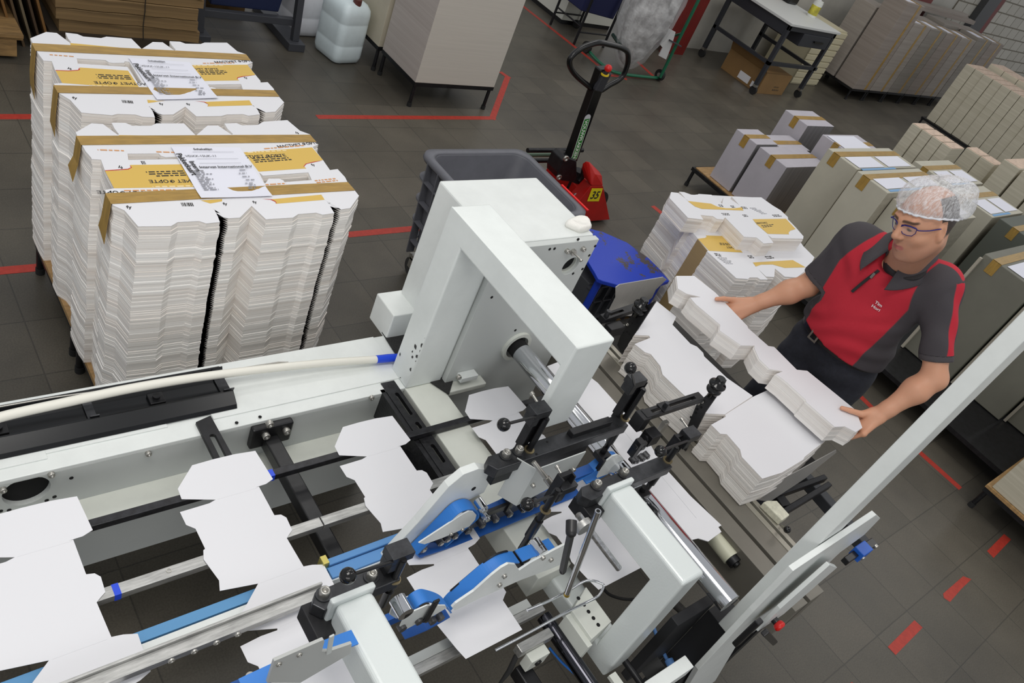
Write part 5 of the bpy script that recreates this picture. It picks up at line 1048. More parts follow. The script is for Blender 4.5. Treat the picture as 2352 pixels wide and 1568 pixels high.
# soap-like white lump left on the motor housing
b = MB(); c_ = WY(1328, 519, 0.0) if False else W(1329, 521, 1.317)
rings = []
for s, z in ((.92, 0), (1, .012), (.94, .02), (.72, .028), (.62, .026), (.3, .024)):
    rings.append([Vector((c_.x+(.052+.010*math.sin(3*a+1))*s*math.cos(a+.5)*1.0, c_.y+(.036+.006*math.cos(2*a))*s*math.sin(a+.5), 1.3168+z)) for a in [2*math.pi*i/22 for i in range(22)]])
b.add([v for r in rings for v in r], [(k*22+i, k*22+(i+1) % 22, (k+1)*22+(i+1) % 22, (k+1)*22+i) for k in range(5) for i in range(22)]+[tuple(range(21, -1, -1)), tuple(range(110, 132))], 0, True)
tag(b.build('plastic_lump', mat('white crumpled plastic', (238, 236, 230), .4, bump=(60, .4))), 'crumpled white plastic lump on top of the white motor housing', 'plastic lump')
# --- navy bin on thin black legs, top right of centre
t = thing('navy_bin_trolley', (6.6, 6.3, 0), 'navy blue bin on thin black legs at the top picture edge', 'bin trolley')
b = MB(); b.prism([(6.42, 6.05, .34), (6.95, 6.05, .30), (6.98, 6.02, .9), (6.38, 6.02, .9)], (0, .42, 0)); b.build('bin', mat('navy plastic', (26, 32, 74), .5), t, .01)
for x, y in ((6.45, 5.99), (6.47, 6.45), (6.92, 6.47), (6.92, 6.0)): MB().cyl((x, y, 0), (x, y, .8), .014, n=10).build('leg', BLACK, t)
for a, c_ in (((6.45, 5.99, .14), (6.92, 6.0, .14)), ((6.47, 6.45, .14), (6.92, 6.47, .14)), ((6.45, 5.99, .2), (6.47, 6.45, .2))): MB().cyl(a, c_, .009, n=8).build('brace', BLACK, t)
b = MB(); b.cyl((6.85, 6.46, .04), (6.89, 6.46, .04), .045, n=20); b.build('castor', RUBBER, t)
# --- green bag stand with the clear bag of film waste
GRN = mat('green tube paint', (28, 104, 74), .35)
t = thing('bag_stand', (7.0, 5.6, 0), 'green tubular bag stand with small black wheels', 'bag stand')
f_ = [W(1345, 108, .03), W(1370, 137, .03), W(1400, 160, .03), W(1420, 168, .03), W(1450, 173, .03), W(1500, 178, .03), W(1512, 178, .03)]
MB().tube(smooth_path(f_, 4), .017, 10).build('base_tube', GRN, t)
p = W(1516, 178, .05); MB().tube([p, Vector((p.x, p.y, 1.2))], .017, 10).build('upright', GRN, t)
MB().tube([W(1500, 68, .35), W(1528, 88, .35), Vector((p.x, p.y, .55))], .014, 8).build('brace', GRN, t)
MB().tube([W(1408, 80, .3), W(1430, 112, .3)], .02, 8).build('brace', mat('dark green tube', (30, 52, 44), .4), t)
for x, y in ((1516, 172), (1348, 108)):
    w_ = W(x, y, .06); c_ = MB().cyl((w_.x-.02, w_.y, .06), (w_.x+.02, w_.y, .06), .06, n=22).build('wheel', RUBBER, t, .006); MB().cyl((w_.x-.023, w_.y, .06), (w_.x+.023, w_.y, .06), .024, n=16).build('hub', ZINC, c_)
t2 = thing('bag_clamp', (7.4, 5.38, .3), 'white board clamp hanging on the green bag stand upright', 'clamp')
q = Vector((p.x-.02, p.y-.03, 0)); b = MB(); b.prism([WY(x, y, q.y) for x, y in ((1537, 66), (1552, 74), (1546, 95), (1540, 112), (1530, 137), (1513, 128), (1522, 110), (1516, 102), (1528, 82))], (0, .012, 0)); b.build('clamp_board', mat('worn white board', (206, 206, 206), .6), t2, .002)
b = MB(); b.bar(WY(1538, 92, q.y-.01), WY(1564, 106, q.y-.01), .02, .012); b.build('clamp_grip', FR, t2)
def blob(name, c, prof, m, par, amp, seed, n=40, lean=(0, 0)):
    rnd = random.Random(seed); ph = [rnd.uniform(0, 6.3) for _ in range(8)]; rings = []
    for k, (r, z) in enumerate(prof):
        rings.append([Vector((c[0]+lean[0]*z+r*(1+amp*math.sin(5*a+ph[0]+z*14)+amp*.7*math.sin(9*a+ph[1]-z*23)+amp*.5*rnd.uniform(-1, 1))*math.cos(a), c[1]+lean[1]*z+r*(1+amp*math.sin(4*a+ph[2]+z*18)+amp*.6*math.sin(11*a+ph[3]+z*29)+amp*.5*rnd.uniform(-1, 1))*math.sin(a), c[2]+z)) for a in [2*math.pi*i/n for i in range(n)]])
    b = MB(); K = len(rings); b.add([v for r in rings for v in r], [(k*n+i, k*n+(i+1) % n, (k+1)*n+(i+1) % n, (k+1)*n+i) for k in range(K-1) for i in range(n)]+[tuple(range(n-1, -1, -1)), tuple(range((K-1)*n, K*n))], 0, True)
    return b.build(name, m, par)
fm, nt, pb = matn('clear plastic film'); pb.inputs['Base Color'].default_value = (.9, .9, .92, 1); pb.inputs['Roughness'].default_value = .18; pb.inputs['Alpha'].default_value = .28
wm, nt, pb = matn('white film waste'); pb.inputs['Roughness'].default_value = .5
tc = nt.nodes.new('ShaderNodeTexCoord'); nz = nt.nodes.new('ShaderNodeTexNoise'); nz.inputs['Scale'].default_value = 9; nz.inputs['Detail'].default_value = 7; rp = nt.nodes.new('ShaderNodeValToRGB'); rp.color_ramp.elements[0].color = L3((120, 118, 116)); rp.color_ramp.elements[1].color = L3((230, 230, 230)); rp.color_ramp.elements[0].position = .35; rp.color_ramp.elements[1].position = .68
nt.links.new(tc.outputs['Object'], nz.inputs[0]); nt.links.new(nz.outputs['Fac'], rp.inputs[0]); nt.links.new(rp.outputs[0], pb.inputs['Base Color']); bq = nt.nodes.new('ShaderNodeBump'); bq.inputs['Strength'].default_value = .9; bq.inputs['Distance'].default_value = .04; nt.links.new(nz.outputs['Fac'], bq.inputs['Height']); nt.links.new(bq.outputs[0], pb.inputs['Normal'])
bc = W(1438, 150, .1)
t3 = thing('waste_bag', (bc.x, bc.y, .07), 'big clear plastic bag stuffed with white film waste on the green stand', 'bag')
prof = [(.03, 0), (.10, .04), (.17, .15), (.22, .3), (.27, .45), (.29, .6), (.28, .8), (.3, 1.0), (.28, 1.2)]
blob('film_waste', (bc.x, bc.y+.02, .08), [(r*.86, z+.02) for r, z in prof], wm, t3, .10, 3, 44)
blob('clear_bag', (bc.x, bc.y+.02, .06), prof, fm, t3, .07, 4, 44)
# --- workbench on castors
GST = mat('dark grey bench steel', (58, 60, 66), .45, .3)
t = thing('workbench', (9.7, 5.65, 0), 'white topped steel workbench on castors near the back wall', 'workbench')
bx0, bx1, by0, by1, bz = 8.78, 9.86, 5.13, 6.15, .90
MB().box(bx0-.04, bx1+.02, by0-.03, by1, bz-.03, bz).build('table_top', mat('white bench top', (206, 208, 206), .5), t, .004)
MB().box(bx0, bx0+.04, by0+.05, by1, bz-.16, bz-.03).build('apron', GST, t); MB().box(bx0, bx1, by0, by0+.03, bz-.09, bz-.03).build('apron', GST, t)
for x, y in ((bx0, by0), (bx1-.05, by0), (bx0, by1-.1), (bx1-.05, by1-.1)):
    l = MB().box(x, x+.05, y, y+.05, .12, bz-.03).build('leg', GST, t, .003)
    w_ = MB().cyl((x+.01, y+.02, .05), (x+.04, y+.02, .05), .05, n=20).build('castor', RUBBER, t, .004); MB().box(x, x+.05, y, y+.05, .09, .12).build('castor_fork', ZINC, w_)
for a, c_ in (((bx0, by0), (bx1, by0)), ((bx0, by0), (bx0, by1-.1)), ((bx1-.05, by0), (bx1-.05, by1-.1))):
    MB().box(min(a[0], c_[0]), max(a[0], c_[0])+.04, min(a[1], c_[1]), max(a[1], c_[1])+.04, .38, .42).build('rail', GST, t)
d_ = MB().box(bx0+.34, bx1-.1, by0-.02, by0+.5, bz-.24, bz-.09).build('drawer', mat('charcoal drawer', (48, 50, 56), .5), t, .004); MB().box(bx0+.62, bx0+.82, by0-.045, by0-.02, bz-.17, bz-.15).build('handle', BLACKP, d_)
t = thing('wipes_tub', (9.5, 5.5, .9), 'white and yellow dispenser tub on the workbench', 'tub')
cw = W(1862, 38, .9); b = MB(); b.cyl((cw.x, cw.y, .901), (cw.x, cw.y, 1.08), .06, n=24, mi=0); b.cyl((cw.x, cw.y, .93), (cw.x, cw.y, 1.04), .0605, n=24, mi=1); b.build('tub_body', [mat('white tub', (220, 222, 216), .4), mat('yellow label', (206, 196, 70), .5, var=(14, .3))], t)
MB().cyl((cw.x, cw.y, 1.08), (cw.x, cw.y, 1.10), .055, n=24).build('lid', mat('white tub', (220, 222, 216), .4), t); MB().bar((cw.x, cw.y, 1.10), (cw.x+.02, cw.y, 1.2), .025, .012).build('tissue', CARD, t)
BOXM = mat('brown carton', (140, 108, 66), .7, var=(3, .08))
cb = W(1805, 8, .9)
tag(MB().box(cb.x-.1, cb.x+.38, cb.y+.12, cb.y+.5, .901, 1.2).build('cardboard_box', BOXM, bevel=.003), 'brown cardboard box standing on the workbench behind the dispenser tub', 'box')
cx_ = W(1895, 40, .9); tag(MB().box(9.62, 9.84, 5.82, 6.1, .901, 1.25).build('black_case', BLACKP, bevel=.02), 'black case on the far end of the workbench', 'case')
t = thing('cardboard_box', (9.2, 5.55, 0), 'open brown cardboard box on the floor under the workbench', 'box')
MB().box(8.93, 9.52, 5.17, 5.80, .0, .26).build('box_body', BOXM, t, .003)
b = MB(); b.prism([(8.93, 5.80, .26), (8.93, 5.17, .26), (8.86, 5.20, .36), (8.86, 5.78, .36)], (.004, 0, 0)); b.build('flap', BOXM, t)
b = MB(); b.box(8.9285, 8.93, 5.34, 5.52, .03, .12); b.build('white_label', CARD, t); b = MB(); b.box(8.9285, 8.93, 5.24, 5.30, .03, .10); b.build('white_label', CARD, t)
b = MB(); p_ = Vector((9.24, 5.1685, .09)); print_block(b, p_, Vector((1, 0, 0)), Vector((0, 0, 1)), .14, 2, .02, 0, 4); b.build('box_print', INK, t)
t = thing('drawer_tower', (10.6, 5.8, 0), 'cream drawer tower standing behind the workbench', 'drawers')
CRM = mat('cream plastic drawers', (206, 198, 168), .5)
MB().box(10.25, 10.9, 5.55, 6.1, 0, .78).build('carcass', CRM, t)
for k in range(9): MB().box(10.235, 10.915, 5.535, 5.55, .015+k*.084, .085+k*.084).build('drawer_front', CRM, t, .006)
# --- back row of board stacks
BG = [board('grey board edges %d' % i, c1, c2, 200, .7) for i, (c1, c2) in enumerate((((134, 124, 116), (158, 148, 140)), ((142, 134, 126), (166, 158, 150)), ((126, 120, 112), (150, 144, 136))))]
xs = [11.2, 11.72, 12.3, 12.88, 13.46, 14.04, 14.62, 15.2]
pos = ['nearest the workbench', 'second from the workbench', 'third from the workbench', 'fourth from the workbench', 'fifth from the workbench', 'sixth from the workbench', 'last, partly hidden by the cream bundles']
for i in range(7):
    for j in range(2):
        y0 = 5.18+j*.36; h = 1.12+.05*((i*7+j*3) % 4)/3+(.28 if i < 1 and j == 0 else 0)
        t = thing('board_stack', ((xs[i]+xs[i+1])/2, y0+.17, .17), ('front board stack of the back row, ' if j == 0 else 'rear board stack of the back row, ')+pos[i], 'board stack', 'board stacks in the back row')
        MB().box(xs[i]+.012, xs[i+1]-.012, y0, y0+.33, .17, h).build('boards', BG[(i+j) % 3], t, .004)
        if j == 0:
            xx = xs[i]+.34; MB().box(xx, xx+.05, y0-.004, y0+.334, .172, h+.003).build('packing_tape', TAPEB, t); MB().box(xs[i]+.06, xs[i]+.3, y0+.05, y0+.26, h, h+.003).build('label_sheet', PAPER, t)
    leg_table(xs[i]+.01, xs[i+1]-.01, 5.18, 5.89, .17, 'dark legged table under the back row stack '+pos[i], 'dark legged tables of the back row')
t = thing('board_roll', (14.5, 5.95, .17), 'long sloped boards lying over the back row near the brick wall', 'boards')
for i, (a, c_) in enumerate((((12.6, 5.96, 1.22), (15.4, 5.95, 1.20)), ((13.1, 6.05, 1.25), (15.2, 6.04, 1.25)))): b = MB(); b.bar(a, c_, .1, .06); b.build('long_board', BG[i], t)
# --- upright cream bundles in the middle right
def bundles(x0, x1, y0, y1, n, z0, z1, m, topm, label, group, gap=.006, seed=1):
    rnd = random.Random(seed); w = (y1-y0)/n; first = None
    for k in range(n):
        a = y0+k*w; zt_ = z1-rnd.uniform(0, .05)
        if first is None:
            t = thing('board_bundle', ((x0+x1)/2, a+w/2, z0), label, 'board bundle', group)
            MB().box(x0, x1, a+gap/2, a+w-gap/2, z0, zt_-.004).build('boards', m, t, .005); MB().box(x0+.006, x1-.006, a+gap, a+w-gap, zt_-.004, zt_).build('top_edge', topm, t)
            first = (t, a)
        else: dup(first[0], (rnd.uniform(-.012, .012), a-first[1], 0))
CRB = board('cream bundle face', (182, 176, 156), (206, 200, 182), 60, .5); CRT = mat('pinkish bundle top', (214, 190, 170), .7, var=(20, .15)); GRT = mat('grey green bundle', (128, 130, 116), .7, var=(8, .1))
bundles(12.25, 12.85, 2.6, 4.45, 13, .17, 1.02, CRB, CRT, 'cream board bundle in the long upright row on the table at the right picture edge', 'cream bundles in the far upright row')
leg_table(12.2, 13.2, 2.5, 4.5, .17, 'dark legged table under the far row of cream board bundles', 'dark legged tables on the right')
bundles(12.9, 13.4, 2.6, 4.4, 8, .17, 1.10, CRB, CRT, 'cream board bundle in the hidden rear row at the right picture edge', 'cream bundles in the far rear row', seed=4)
# grey bundles on the low table right of the pallet truck
GBF = mat('lilac grey board face', (186, 182, 190), .6, var=(4, .05)); GBS = mat('grey board sides', (138, 136, 138), .65, sc=(60, 60, 1), var=(1, .15))
leg_table(5.58, 7.0, 2.46, 3.40, .17, 'low table with black legs under the grey board bundles', 'dark legged tables on the right')
tag(MB().box(5.60, 6.98, 2.47, 3.38, .1705, .178).build('table_board', mat('plywood board', (176, 140, 92), .6, var=(8, .2), sc=(1, 6, 1))), 'plywood sheet on the low table under the grey board bundles', 'board')
def bundle(x, y0, y1, depth, z1, label, group, face, side, tape=True, sheet=False, z0=.18, tfac=.3):
    t = thing('board_bundle', (x+depth/2, (y0+y1)/2, z0), label, 'board bundle', group)
    o = MB().box(x, x+depth, y0, y1, z0, z1).build('boards', [face, side], t, .004)
    for p in o.data.polygons:
        if abs(p.normal.y) > .5: p.material_index = 1
    if tape:
        w = .055; c_ = y0+(y1-y0)*.5
        b = MB(); b.box(x-.003, x, c_-w/2, c_+w/2, z1-.09, z1+.002); b.box(x-.003, x+depth, c_-w/2, c_+w/2, z1, z1+.003); b.build('packing_tape', TAPEB, t)
    if sheet: MB().box(x+.03, x+depth*.8, y0+.03, y1-.03, z1+.0032, z1+.005).build('label_sheet', PAPER, t)
    return t
gg = 'grey bundles on the low table'
bundle(5.64, 3.02, 3.25, .30, .62, 'leftmost grey board bundle on the low table behind the blue stool', gg, GBF, GBS)
bundle(5.98, 2.96, 3.2, .4, .60, 'short grey board bundle behind the leftmost one on the low table', gg, GBF, GBS)
bundle(5.64, 2.70, 2.99, .62, .62, 'grey board bundle second from the left in the front of the low table', gg, GBF, GBS)
bundle(6.42, 3.12, 3.38, .45, .74, 'tall grey board bundle at the back of the low table', gg, GBF, GBS)
bundle(6.32, 2.62, 2.92, .6, .78, 'tall grey board bundle with a white sheet, nearest the cream stacks', gg, GBF, GBS, True, True)
# big cream stacks behind the printed carton pile
CF1 = mat('cream grey board face', (190, 186, 170), .62, var=(3, .05)); CS1 = board('cream grey board side', (156, 150, 134), (178, 172, 156), 40, 30)
BLUEP = mat('pale blue print', (120, 164, 206), .6)
def big(x, y0, y1, depth, z1, label, f=CF1, s_=CS1, tapes=(.12, .62), sheets=((.2, .5),), blue=True, group='large cream board stacks'):
    t = thing('board_stack', (x+depth/2, (y0+y1)/2, .17), label, 'board stack', group)
    o = MB().box(x, x+depth, y0, y1, .17, z1).build('boards', [f, s_], t, .005)
    for p in o.data.polygons:
        if abs(p.normal.y) > .5: p.material_index = 1
    for k in tapes:
        c_ = y1-(y1-y0)*k; b = MB(); b.box(x-.003, x, c_-.03, c_+.03, z1-.09, z1+.002); b.box(x-.003, x+depth, c_-.03, c_+.03, z1, z1+.003); b.build('packing_tape', TAPEB, t)
    for a, c_ in sheets:
        b = MB(); b.box(x+.04, x+depth*.45, y1-(y1-y0)*c_, y1-(y1-y0)*a, z1+.0031, z1+.0045); b.box(x+depth*.52, x+depth*.92, y1-(y1-y0)*c_, y1-(y1-y0)*a, z1+.0031, z1+.0045); b.build('label_sheet', PAPER, t)
        if blue: b = MB(); b.box(x+.05, x+depth*.6, y1-(y1-y0)*c_-.03, y1-(y1-y0)*c_-.008, z1, z1+.0028); b.build('blue_print', BLUEP, t)
    return t
TLa, TRa = W(1903, 340, .95), W(1970, 390, .95); TLb, TRb = W(1970, 392, 1.0), W(2056, 442, 1.0)
big(TLa.x, TRa.y+.004, TLa.y, .95, .95, 'large cream board stack with blue print, nearest the grey bundles', tapes=(.3,), sheets=((.45, .95),))
big(TLb.x, TRb.y, TLb.y, .95, 1.0, 'large cream board stack with blue print directly behind the worker\'s shoulder', tapes=(.3,), sheets=((.4, .85),))
big(TLb.x+.12, TRb.y-.30, TRb.y-.006, .8, .96, 'cream board stack with a narrow blue edge line, behind the worker\'s head', tapes=(.3,), sheets=((.4, .85),))
OL = mat('olive grey board face', (118, 117, 106), .6, var=(3, .06))
for i, (x, y1, z1, l) in enumerate(((5.55, 1.18, .98, 'dark grey board stack just right of the hair net'), (5.62, .80, .98, 'dark grey board stack with white sheet right of the worker'), (5.7, .42, 1.0, 'dark grey board stack with a brown tape end right of the worker'), (5.78, .04, 1.0, 'dark grey board stack cut by the right picture edge'))):
    big(x, y1-.36, y1, .8, z1, l, OL, GRT, tapes=(.25,), sheets=((.4, .85),), blue=False)
    tag(MB().box(x-.03, x-.004, y1-.012, y1+.006, .17, z1-.03).build('corner_strip', mat('pale corner strip', (172, 166, 152), .6)), 'pale upright edge strip between the dark grey board stacks', 'edge strip', 'pale edge strips')
leg_table(5.08, 6.6, -.33, 2.42, .168, 'low dark table under the large board stacks behind the worker', 'dark legged tables on the right')
big(7.05, 2.05, 2.42, .7, .84, 'cream board stack with blue print in the second row behind the large cream ones', tapes=(.3,), sheets=((.45, .9),))
big(6.98, 1.62, 2.02, .7, .84, 'cream board stack with white sheet in the second row, above the hair net', tapes=(.3,), sheets=((.45, .9),))
big(7.0, 1.1, 1.58, .75, .86, 'dark green grey board stack with orange print in the second row', mat('dark green board', (92, 96, 88), .6), GRT, tapes=(.3,), sheets=((.45, .9),), blue=False)
big(7.0, .55, 1.06, .75, .90, 'dark green grey board stack of the second row at the right picture edge', mat('dark green board', (92, 96, 88), .6), GRT, tapes=(.3,), sheets=((.45, .9),), blue=False)
leg_table(6.95, 7.85, .5, 2.45, .168, 'low dark table under the second row of board stacks', 'dark legged tables on the right')
bundles(7.9, 8.2, 2.5, 2.95, 4, .17, .92, CRB, CRT, 'pinkish topped cream bundle in the short row left of the hair net', 'pink topped bundles left', seed=7)
bundles(8.6, 8.85, 2.3, 2.62, 2, .17, .86, CRB, CRT, 'pinkish topped cream bundle in the small pair between the larger rows', 'pink topped bundles middle', seed=8)
bundles(8.3, 8.9, .5, 2.2, 9, .17, 1.02, CRB, CRT, 'pinkish topped cream bundle in the upright row above the second row stacks', 'pink topped bundles right', gap=.02, seed=9)
leg_table(7.88, 8.95, .45, 3.0, .168, 'low dark table under the pink topped bundles', 'dark legged tables on the right')
# lower tables at the right edge
t = leg_table(6.0, 7.4, -.6, .0-.02, .18, 'low table with blue marked edge under the white post at the right', 'dark legged tables on the right')
tag(MB().box(5.99, 7.4, -.9, -.03, .1805, .2).build('table_board', mat('plywood board', (176, 140, 92), .6)), 'plywood board on the low table right of the white post', 'board')
bundle(6.06, -.28, -.08, .5, .42, 'short cream bundle with clear film beside the tall white post', 'short bundles at the right edge', CRB, CS1, True, True, z0=.2)
bundle(6.06, -.52, -.32, .5, .46, 'short cream bundle right of the tall white post', 'short bundles at the right edge', CRB, CS1, True, True, z0=.2)
bundle(6.06, -.80, -.56, .5, .46, 'short cream bundle at the right picture edge below the post', 'short bundles at the right edge', CRB, CS1, False, False, z0=.2)
leg_table(4.79, 6.0, -1.1, .17, .165, 'low black legged table at the right picture edge above the floor dashes', 'dark legged tables on the right')
tag(MB().box(4.785, 6.0, -1.1, .175, .166, .184).build('table_board', mat('plywood board', (176, 140, 92), .6)), 'plywood board on the low table above the floor dashes', 'board')
tag(MB().box(4.80, 5.7, -.9, .15, .185, .62).build('board_stack', CRB, bevel=.004), 'cream board stack on the low table above the floor dashes', 'board stack')
# ================================================================== the worker
class Field:
    """distance field on a grid; round cones and ellipsoids blended smoothly, meshed with surface nets"""
    def __init__(s, lo, hi, h):
        s.lo = np.array(lo, float); s.h = h; s.n = np.ceil((np.array(hi)-s.lo)/h).astype(int)+1
        s.d = np.full(s.n, 1., np.float32)
    def sub(s, a, b, pad):
        i0 = np.maximum(np.floor((np.minimum(a, b)-pad-s.lo)/s.h).astype(int), 0); i1 = np.minimum(np.ceil((np.maximum(a, b)+pad-s.lo)/s.h).astype(int)+1, s.n)
        if (i1 <= i0).any(): return None
        g = [s.lo[k]+s.h*np.arange(i0[k], i1[k]) for k in range(3)]
        return tuple(slice(i0[k], i1[k]) for k in range(3)), np.meshgrid(*g, indexing='ij')
    def mix(s, sl, e, k, sign=1):
        o = s.d[sl]
        if sign > 0:
            if k > 0: h = np.clip(.5+.5*(o-e)/k, 0, 1); r = o*(1-h)+e*h-k*h*(1-h)
            else: r = np.minimum(o, e)
        else:
            e = -e
            if k > 0: h = np.clip(.5-.5*(o-e)/k, 0, 1); r = o*(1-h)+e*h+k*h*(1-h)
            else: r = np.maximum(o, e)
        s.d[sl] = r
    def cone(s, a, b, ra, rb, k=.02, sign=1, flat=None):
        a = np.array(a, float); b = np.array(b, float); q = s.sub(a, b, max(ra, rb)+k+.03)
        if q is None: return s
        sl, (X, Y, Z) = q; ab = b-a; L2 = ab@ab+1e-12
        px, py, pz = X-a[0], Y-a[1], Z-a[2]; t = np.clip((px*ab[0]+py*ab[1]+pz*ab[2])/L2, 0, 1)
        dx, dy, dz = px-t*ab[0], py-t*ab[1], pz-t*ab[2]
        if flat is not None:
            n, f = np.array(flat[0], float), flat[1]; n = n/np.linalg.norm(n); w = dx*n[0]+dy*n[1]+dz*n[2]; dx = dx+n[0]*w*(f-1); dy = dy+n[1]*w*(f-1); dz = dz+n[2]*w*(f-1)
        e = np.sqrt(dx*dx+dy*dy+dz*dz)-(ra+(rb-ra)*t)
        if flat is not None: e = e/max(1, flat[1])
        s.mix(sl, e, k, sign); return s
    def ell(s, c, r, M=None, k=.02, sign=1):
        c = np.array(c, float); r = np.array(r, float); R_ = r.max(); q = s.sub(c, c, R_+k+.03)
        if q is None: return s
        sl, (X, Y, Z) = q; p = [X-c[0], Y-c[1], Z-c[2]]
        if M is not None: p = [p[0]*M[i][0]+p[1]*M[i][1]+p[2]*M[i][2] for i in range(3)]
        k0 = np.sqrt(sum((p[i]/r[i])**2 for i in range(3))); k1 = np.sqrt(sum((p[i]/r[i]**2)**2 for i in range(3)))+1e-9
        s.mix(sl, k0*(k0-1)/k1, k, sign); return s
    def coords(s): return np.meshgrid(*[s.lo[k]+s.h*np.arange(s.n[k]) for k in range(3)], indexing='ij')
    def mesh(s):
        d = s.d; S_ = d < 0; n = s.n
        c = np.zeros(n-1, int)
        for i in (0, 1):
            for j in (0, 1):
                for k in (0, 1): c += S_[i:n[0]-1+i, j:n[1]-1+j, k:n[2]-1+k]
        act = (c > 0) & (c < 8); idx = -np.ones(n-1, int); A = np.argwhere(act); idx[act] = np.arange(len(A))
        P = np.zeros((len(A), 3)); W_ = np.zeros(len(A))
        cor = [(i, j, k) for i in (0, 1) for j in (0, 1) for k in (0, 1)]
        for a in cor:
            for ax in range(3):
                if a[ax] == 0:
                    b = list(a); b[ax] = 1
                    da = d[A[:, 0]+a[0], A[:, 1]+a[1], A[:, 2]+a[2]]; db = d[A[:, 0]+b[0], A[:, 1]+b[1], A[:, 2]+b[2]]
                    m = (da < 0) != (db < 0); t = np.where(m, da/np.where(m, da-db, 1), 0)
                    p = np.array(a, float)[None]+t[:, None]*(np.array(b)-np.array(a))[None]
                    P += p*m[:, None]; W_ += m
        V = (A+P/W_[:, None])*s.h+s.lo; F = []
        for ax in range(3):
            u, v = (ax+1) % 3, (ax+2) % 3
            sl0 = [slice(None)]*3; sl1 = [slice(None)]*3; sl0[ax] = slice(0, -1); sl1[ax] = slice(1, None)
            a = S_[tuple(sl0)]; b = S_[tuple(sl1)]; E_ = np.argwhere(a != b)
            E_ = E_[(E_[:, u] > 0) & (E_[:, v] > 0) & (E_[:, u] < n[u]-1) & (E_[:, v] < n[v]-1)]
            q = []
            for du, dv in ((1, 1), (0, 1), (0, 0), (1, 0)):
                t = E_.copy(); t[:, u] -= du; t[:, v] -= dv; q.append(idx[t[:, 0], t[:, 1], t[:, 2]])
            q = np.stack(q, 1); fl = a[E_[:, 0], E_[:, 1], E_[:, 2]]
            q[~fl] = q[~fl][:, ::-1]; F.append(q)
        return V, np.concatenate(F)
def np_obj(name, V, F, mats, parent, attrs=None, smooth_it=0):
    me = bpy.data.meshes.new(name); loc = np.array(WL[parent.name])
    me.vertices.add(len(V)); me.vertices.foreach_set('co', (V-loc).astype(np.float32).ravel())
    me.loops.add(F.size); me.loops.foreach_set('vertex_index', F.astype(np.int32).ravel()); me.polygons.add(len(F))
    me.polygons.foreach_set('loop_start', np.arange(0, F.size, 4, dtype=np.int32)); me.polygons.foreach_set('loop_total', np.full(len(F), 4, np.int32))
    me.polygons.foreach_set('use_smooth', np.ones(len(F), bool)); me.update(calc_edges=True); me.validate()
    for k, a in (attrs or {}).items():
        at = me.attributes.new(k, 'FLOAT', 'POINT'); at.data.foreach_set('value', a.astype(np.float32))
    for m in (mats if isinstance(mats, (list, tuple)) else [mats]): me.materials.append(m)
    o = bpy.data.objects.new(name, me); COL.objects.link(o); o.parent = parent; WL[o.name] = WL[parent.name]
    return o
def relax(V, F, it=2, lam=.5):
    for _ in range(it):
        s = np.zeros_like(V); c = np.zeros(len(V))
        for a in range(4):
            b = (a+1) % 4
            np.add.at(s, F[:, a], V[F[:, b]]); np.add.at(c, F[:, a], 1); np.add.at(s, F[:, b], V[F[:, a]]); np.add.at(c, F[:, b], 1)
        V = V+lam*(s/np.maximum(c, 1)[:, None]-V)
    return V
def attr_mat(name, base, layers, rough=.7, bump=None, sss=0.):
    """base colour with layers [(attribute, colour, width)] laid over where the attribute is above 0"""
    m, nt, b = matn(name); prev = None
    for at, col, w in layers:
        a = nt.nodes.new('ShaderNodeAttribute'); a.attribute_name = at
        mr = nt.nodes.new('ShaderNodeMapRange'); mr.inputs[1].default_value = -w; mr.inputs[2].default_value = w
        mx = nt.nodes.new('ShaderNodeMix'); mx.data_type = 'RGBA'
        nt.links.new(a.outputs['Fac'], mr.inputs[0]); nt.links.new(mr.outputs[0], mx.inputs[0])
        if prev is None: mx.inputs[6].default_value = L3(base)
        else: nt.links.new(prev, mx.inputs[6])
        mx.inputs[7].default_value = L3(col); prev = mx.outputs[2]
    if prev is not None: nt.links.new(prev, b.inputs['Base Color'])
    else: b.inputs['Base Color'].default_value = L3(base)
    b.inputs['Roughness'].default_value = rough
    if sss: b.inputs['Subsurface Weight'].default_value = sss; b.inputs['Subsurface Radius'].default_value = (.012, .005, .003); b.inputs['Subsurface Scale'].default_value = 1
    if bump:
        tc = nt.nodes.new('ShaderNodeTexCoord'); n2 = nt.nodes.new('ShaderNodeTexNoise'); n2.inputs['Scale'].default_value = bump[0]; n2.inputs['Detail'].default_value = 4
        bp = nt.nodes.new('ShaderNodeBump'); bp.inputs['Strength'].default_value = bump[1]; bp.inputs['Distance'].default_value = .003
        nt.links.new(tc.outputs['Object'], n2.inputs[0]); nt.links.new(n2.outputs['Fac'], bp.inputs['Height']); nt.links.new(bp.outputs[0], b.inputs['Normal'])
    return m
MAN = thing('person', (3.1, .85, 0), 'person in red and charcoal polo shirt, hair net and blue glasses lifting a white bundle', 'person')
v3 = lambda *a: np.array(a, float)
PEL = v3(3.11, .85, 1.0); BEL = v3(3.08, .85, 1.10); CHE = v3(3.02, .85, 1.33); NEK = v3(2.965, .835, 1.505)
SR, SL = v3(2.96, 1.015, 1.455), v3(3.01, .672, 1.50)
ER, EL = v3(2.995, 1.072, 1.178), v3(3.0, .482, 1.222)
WR, WLh = v3(2.848, 1.158, 1.024), v3(2.868, .512, 1.026)
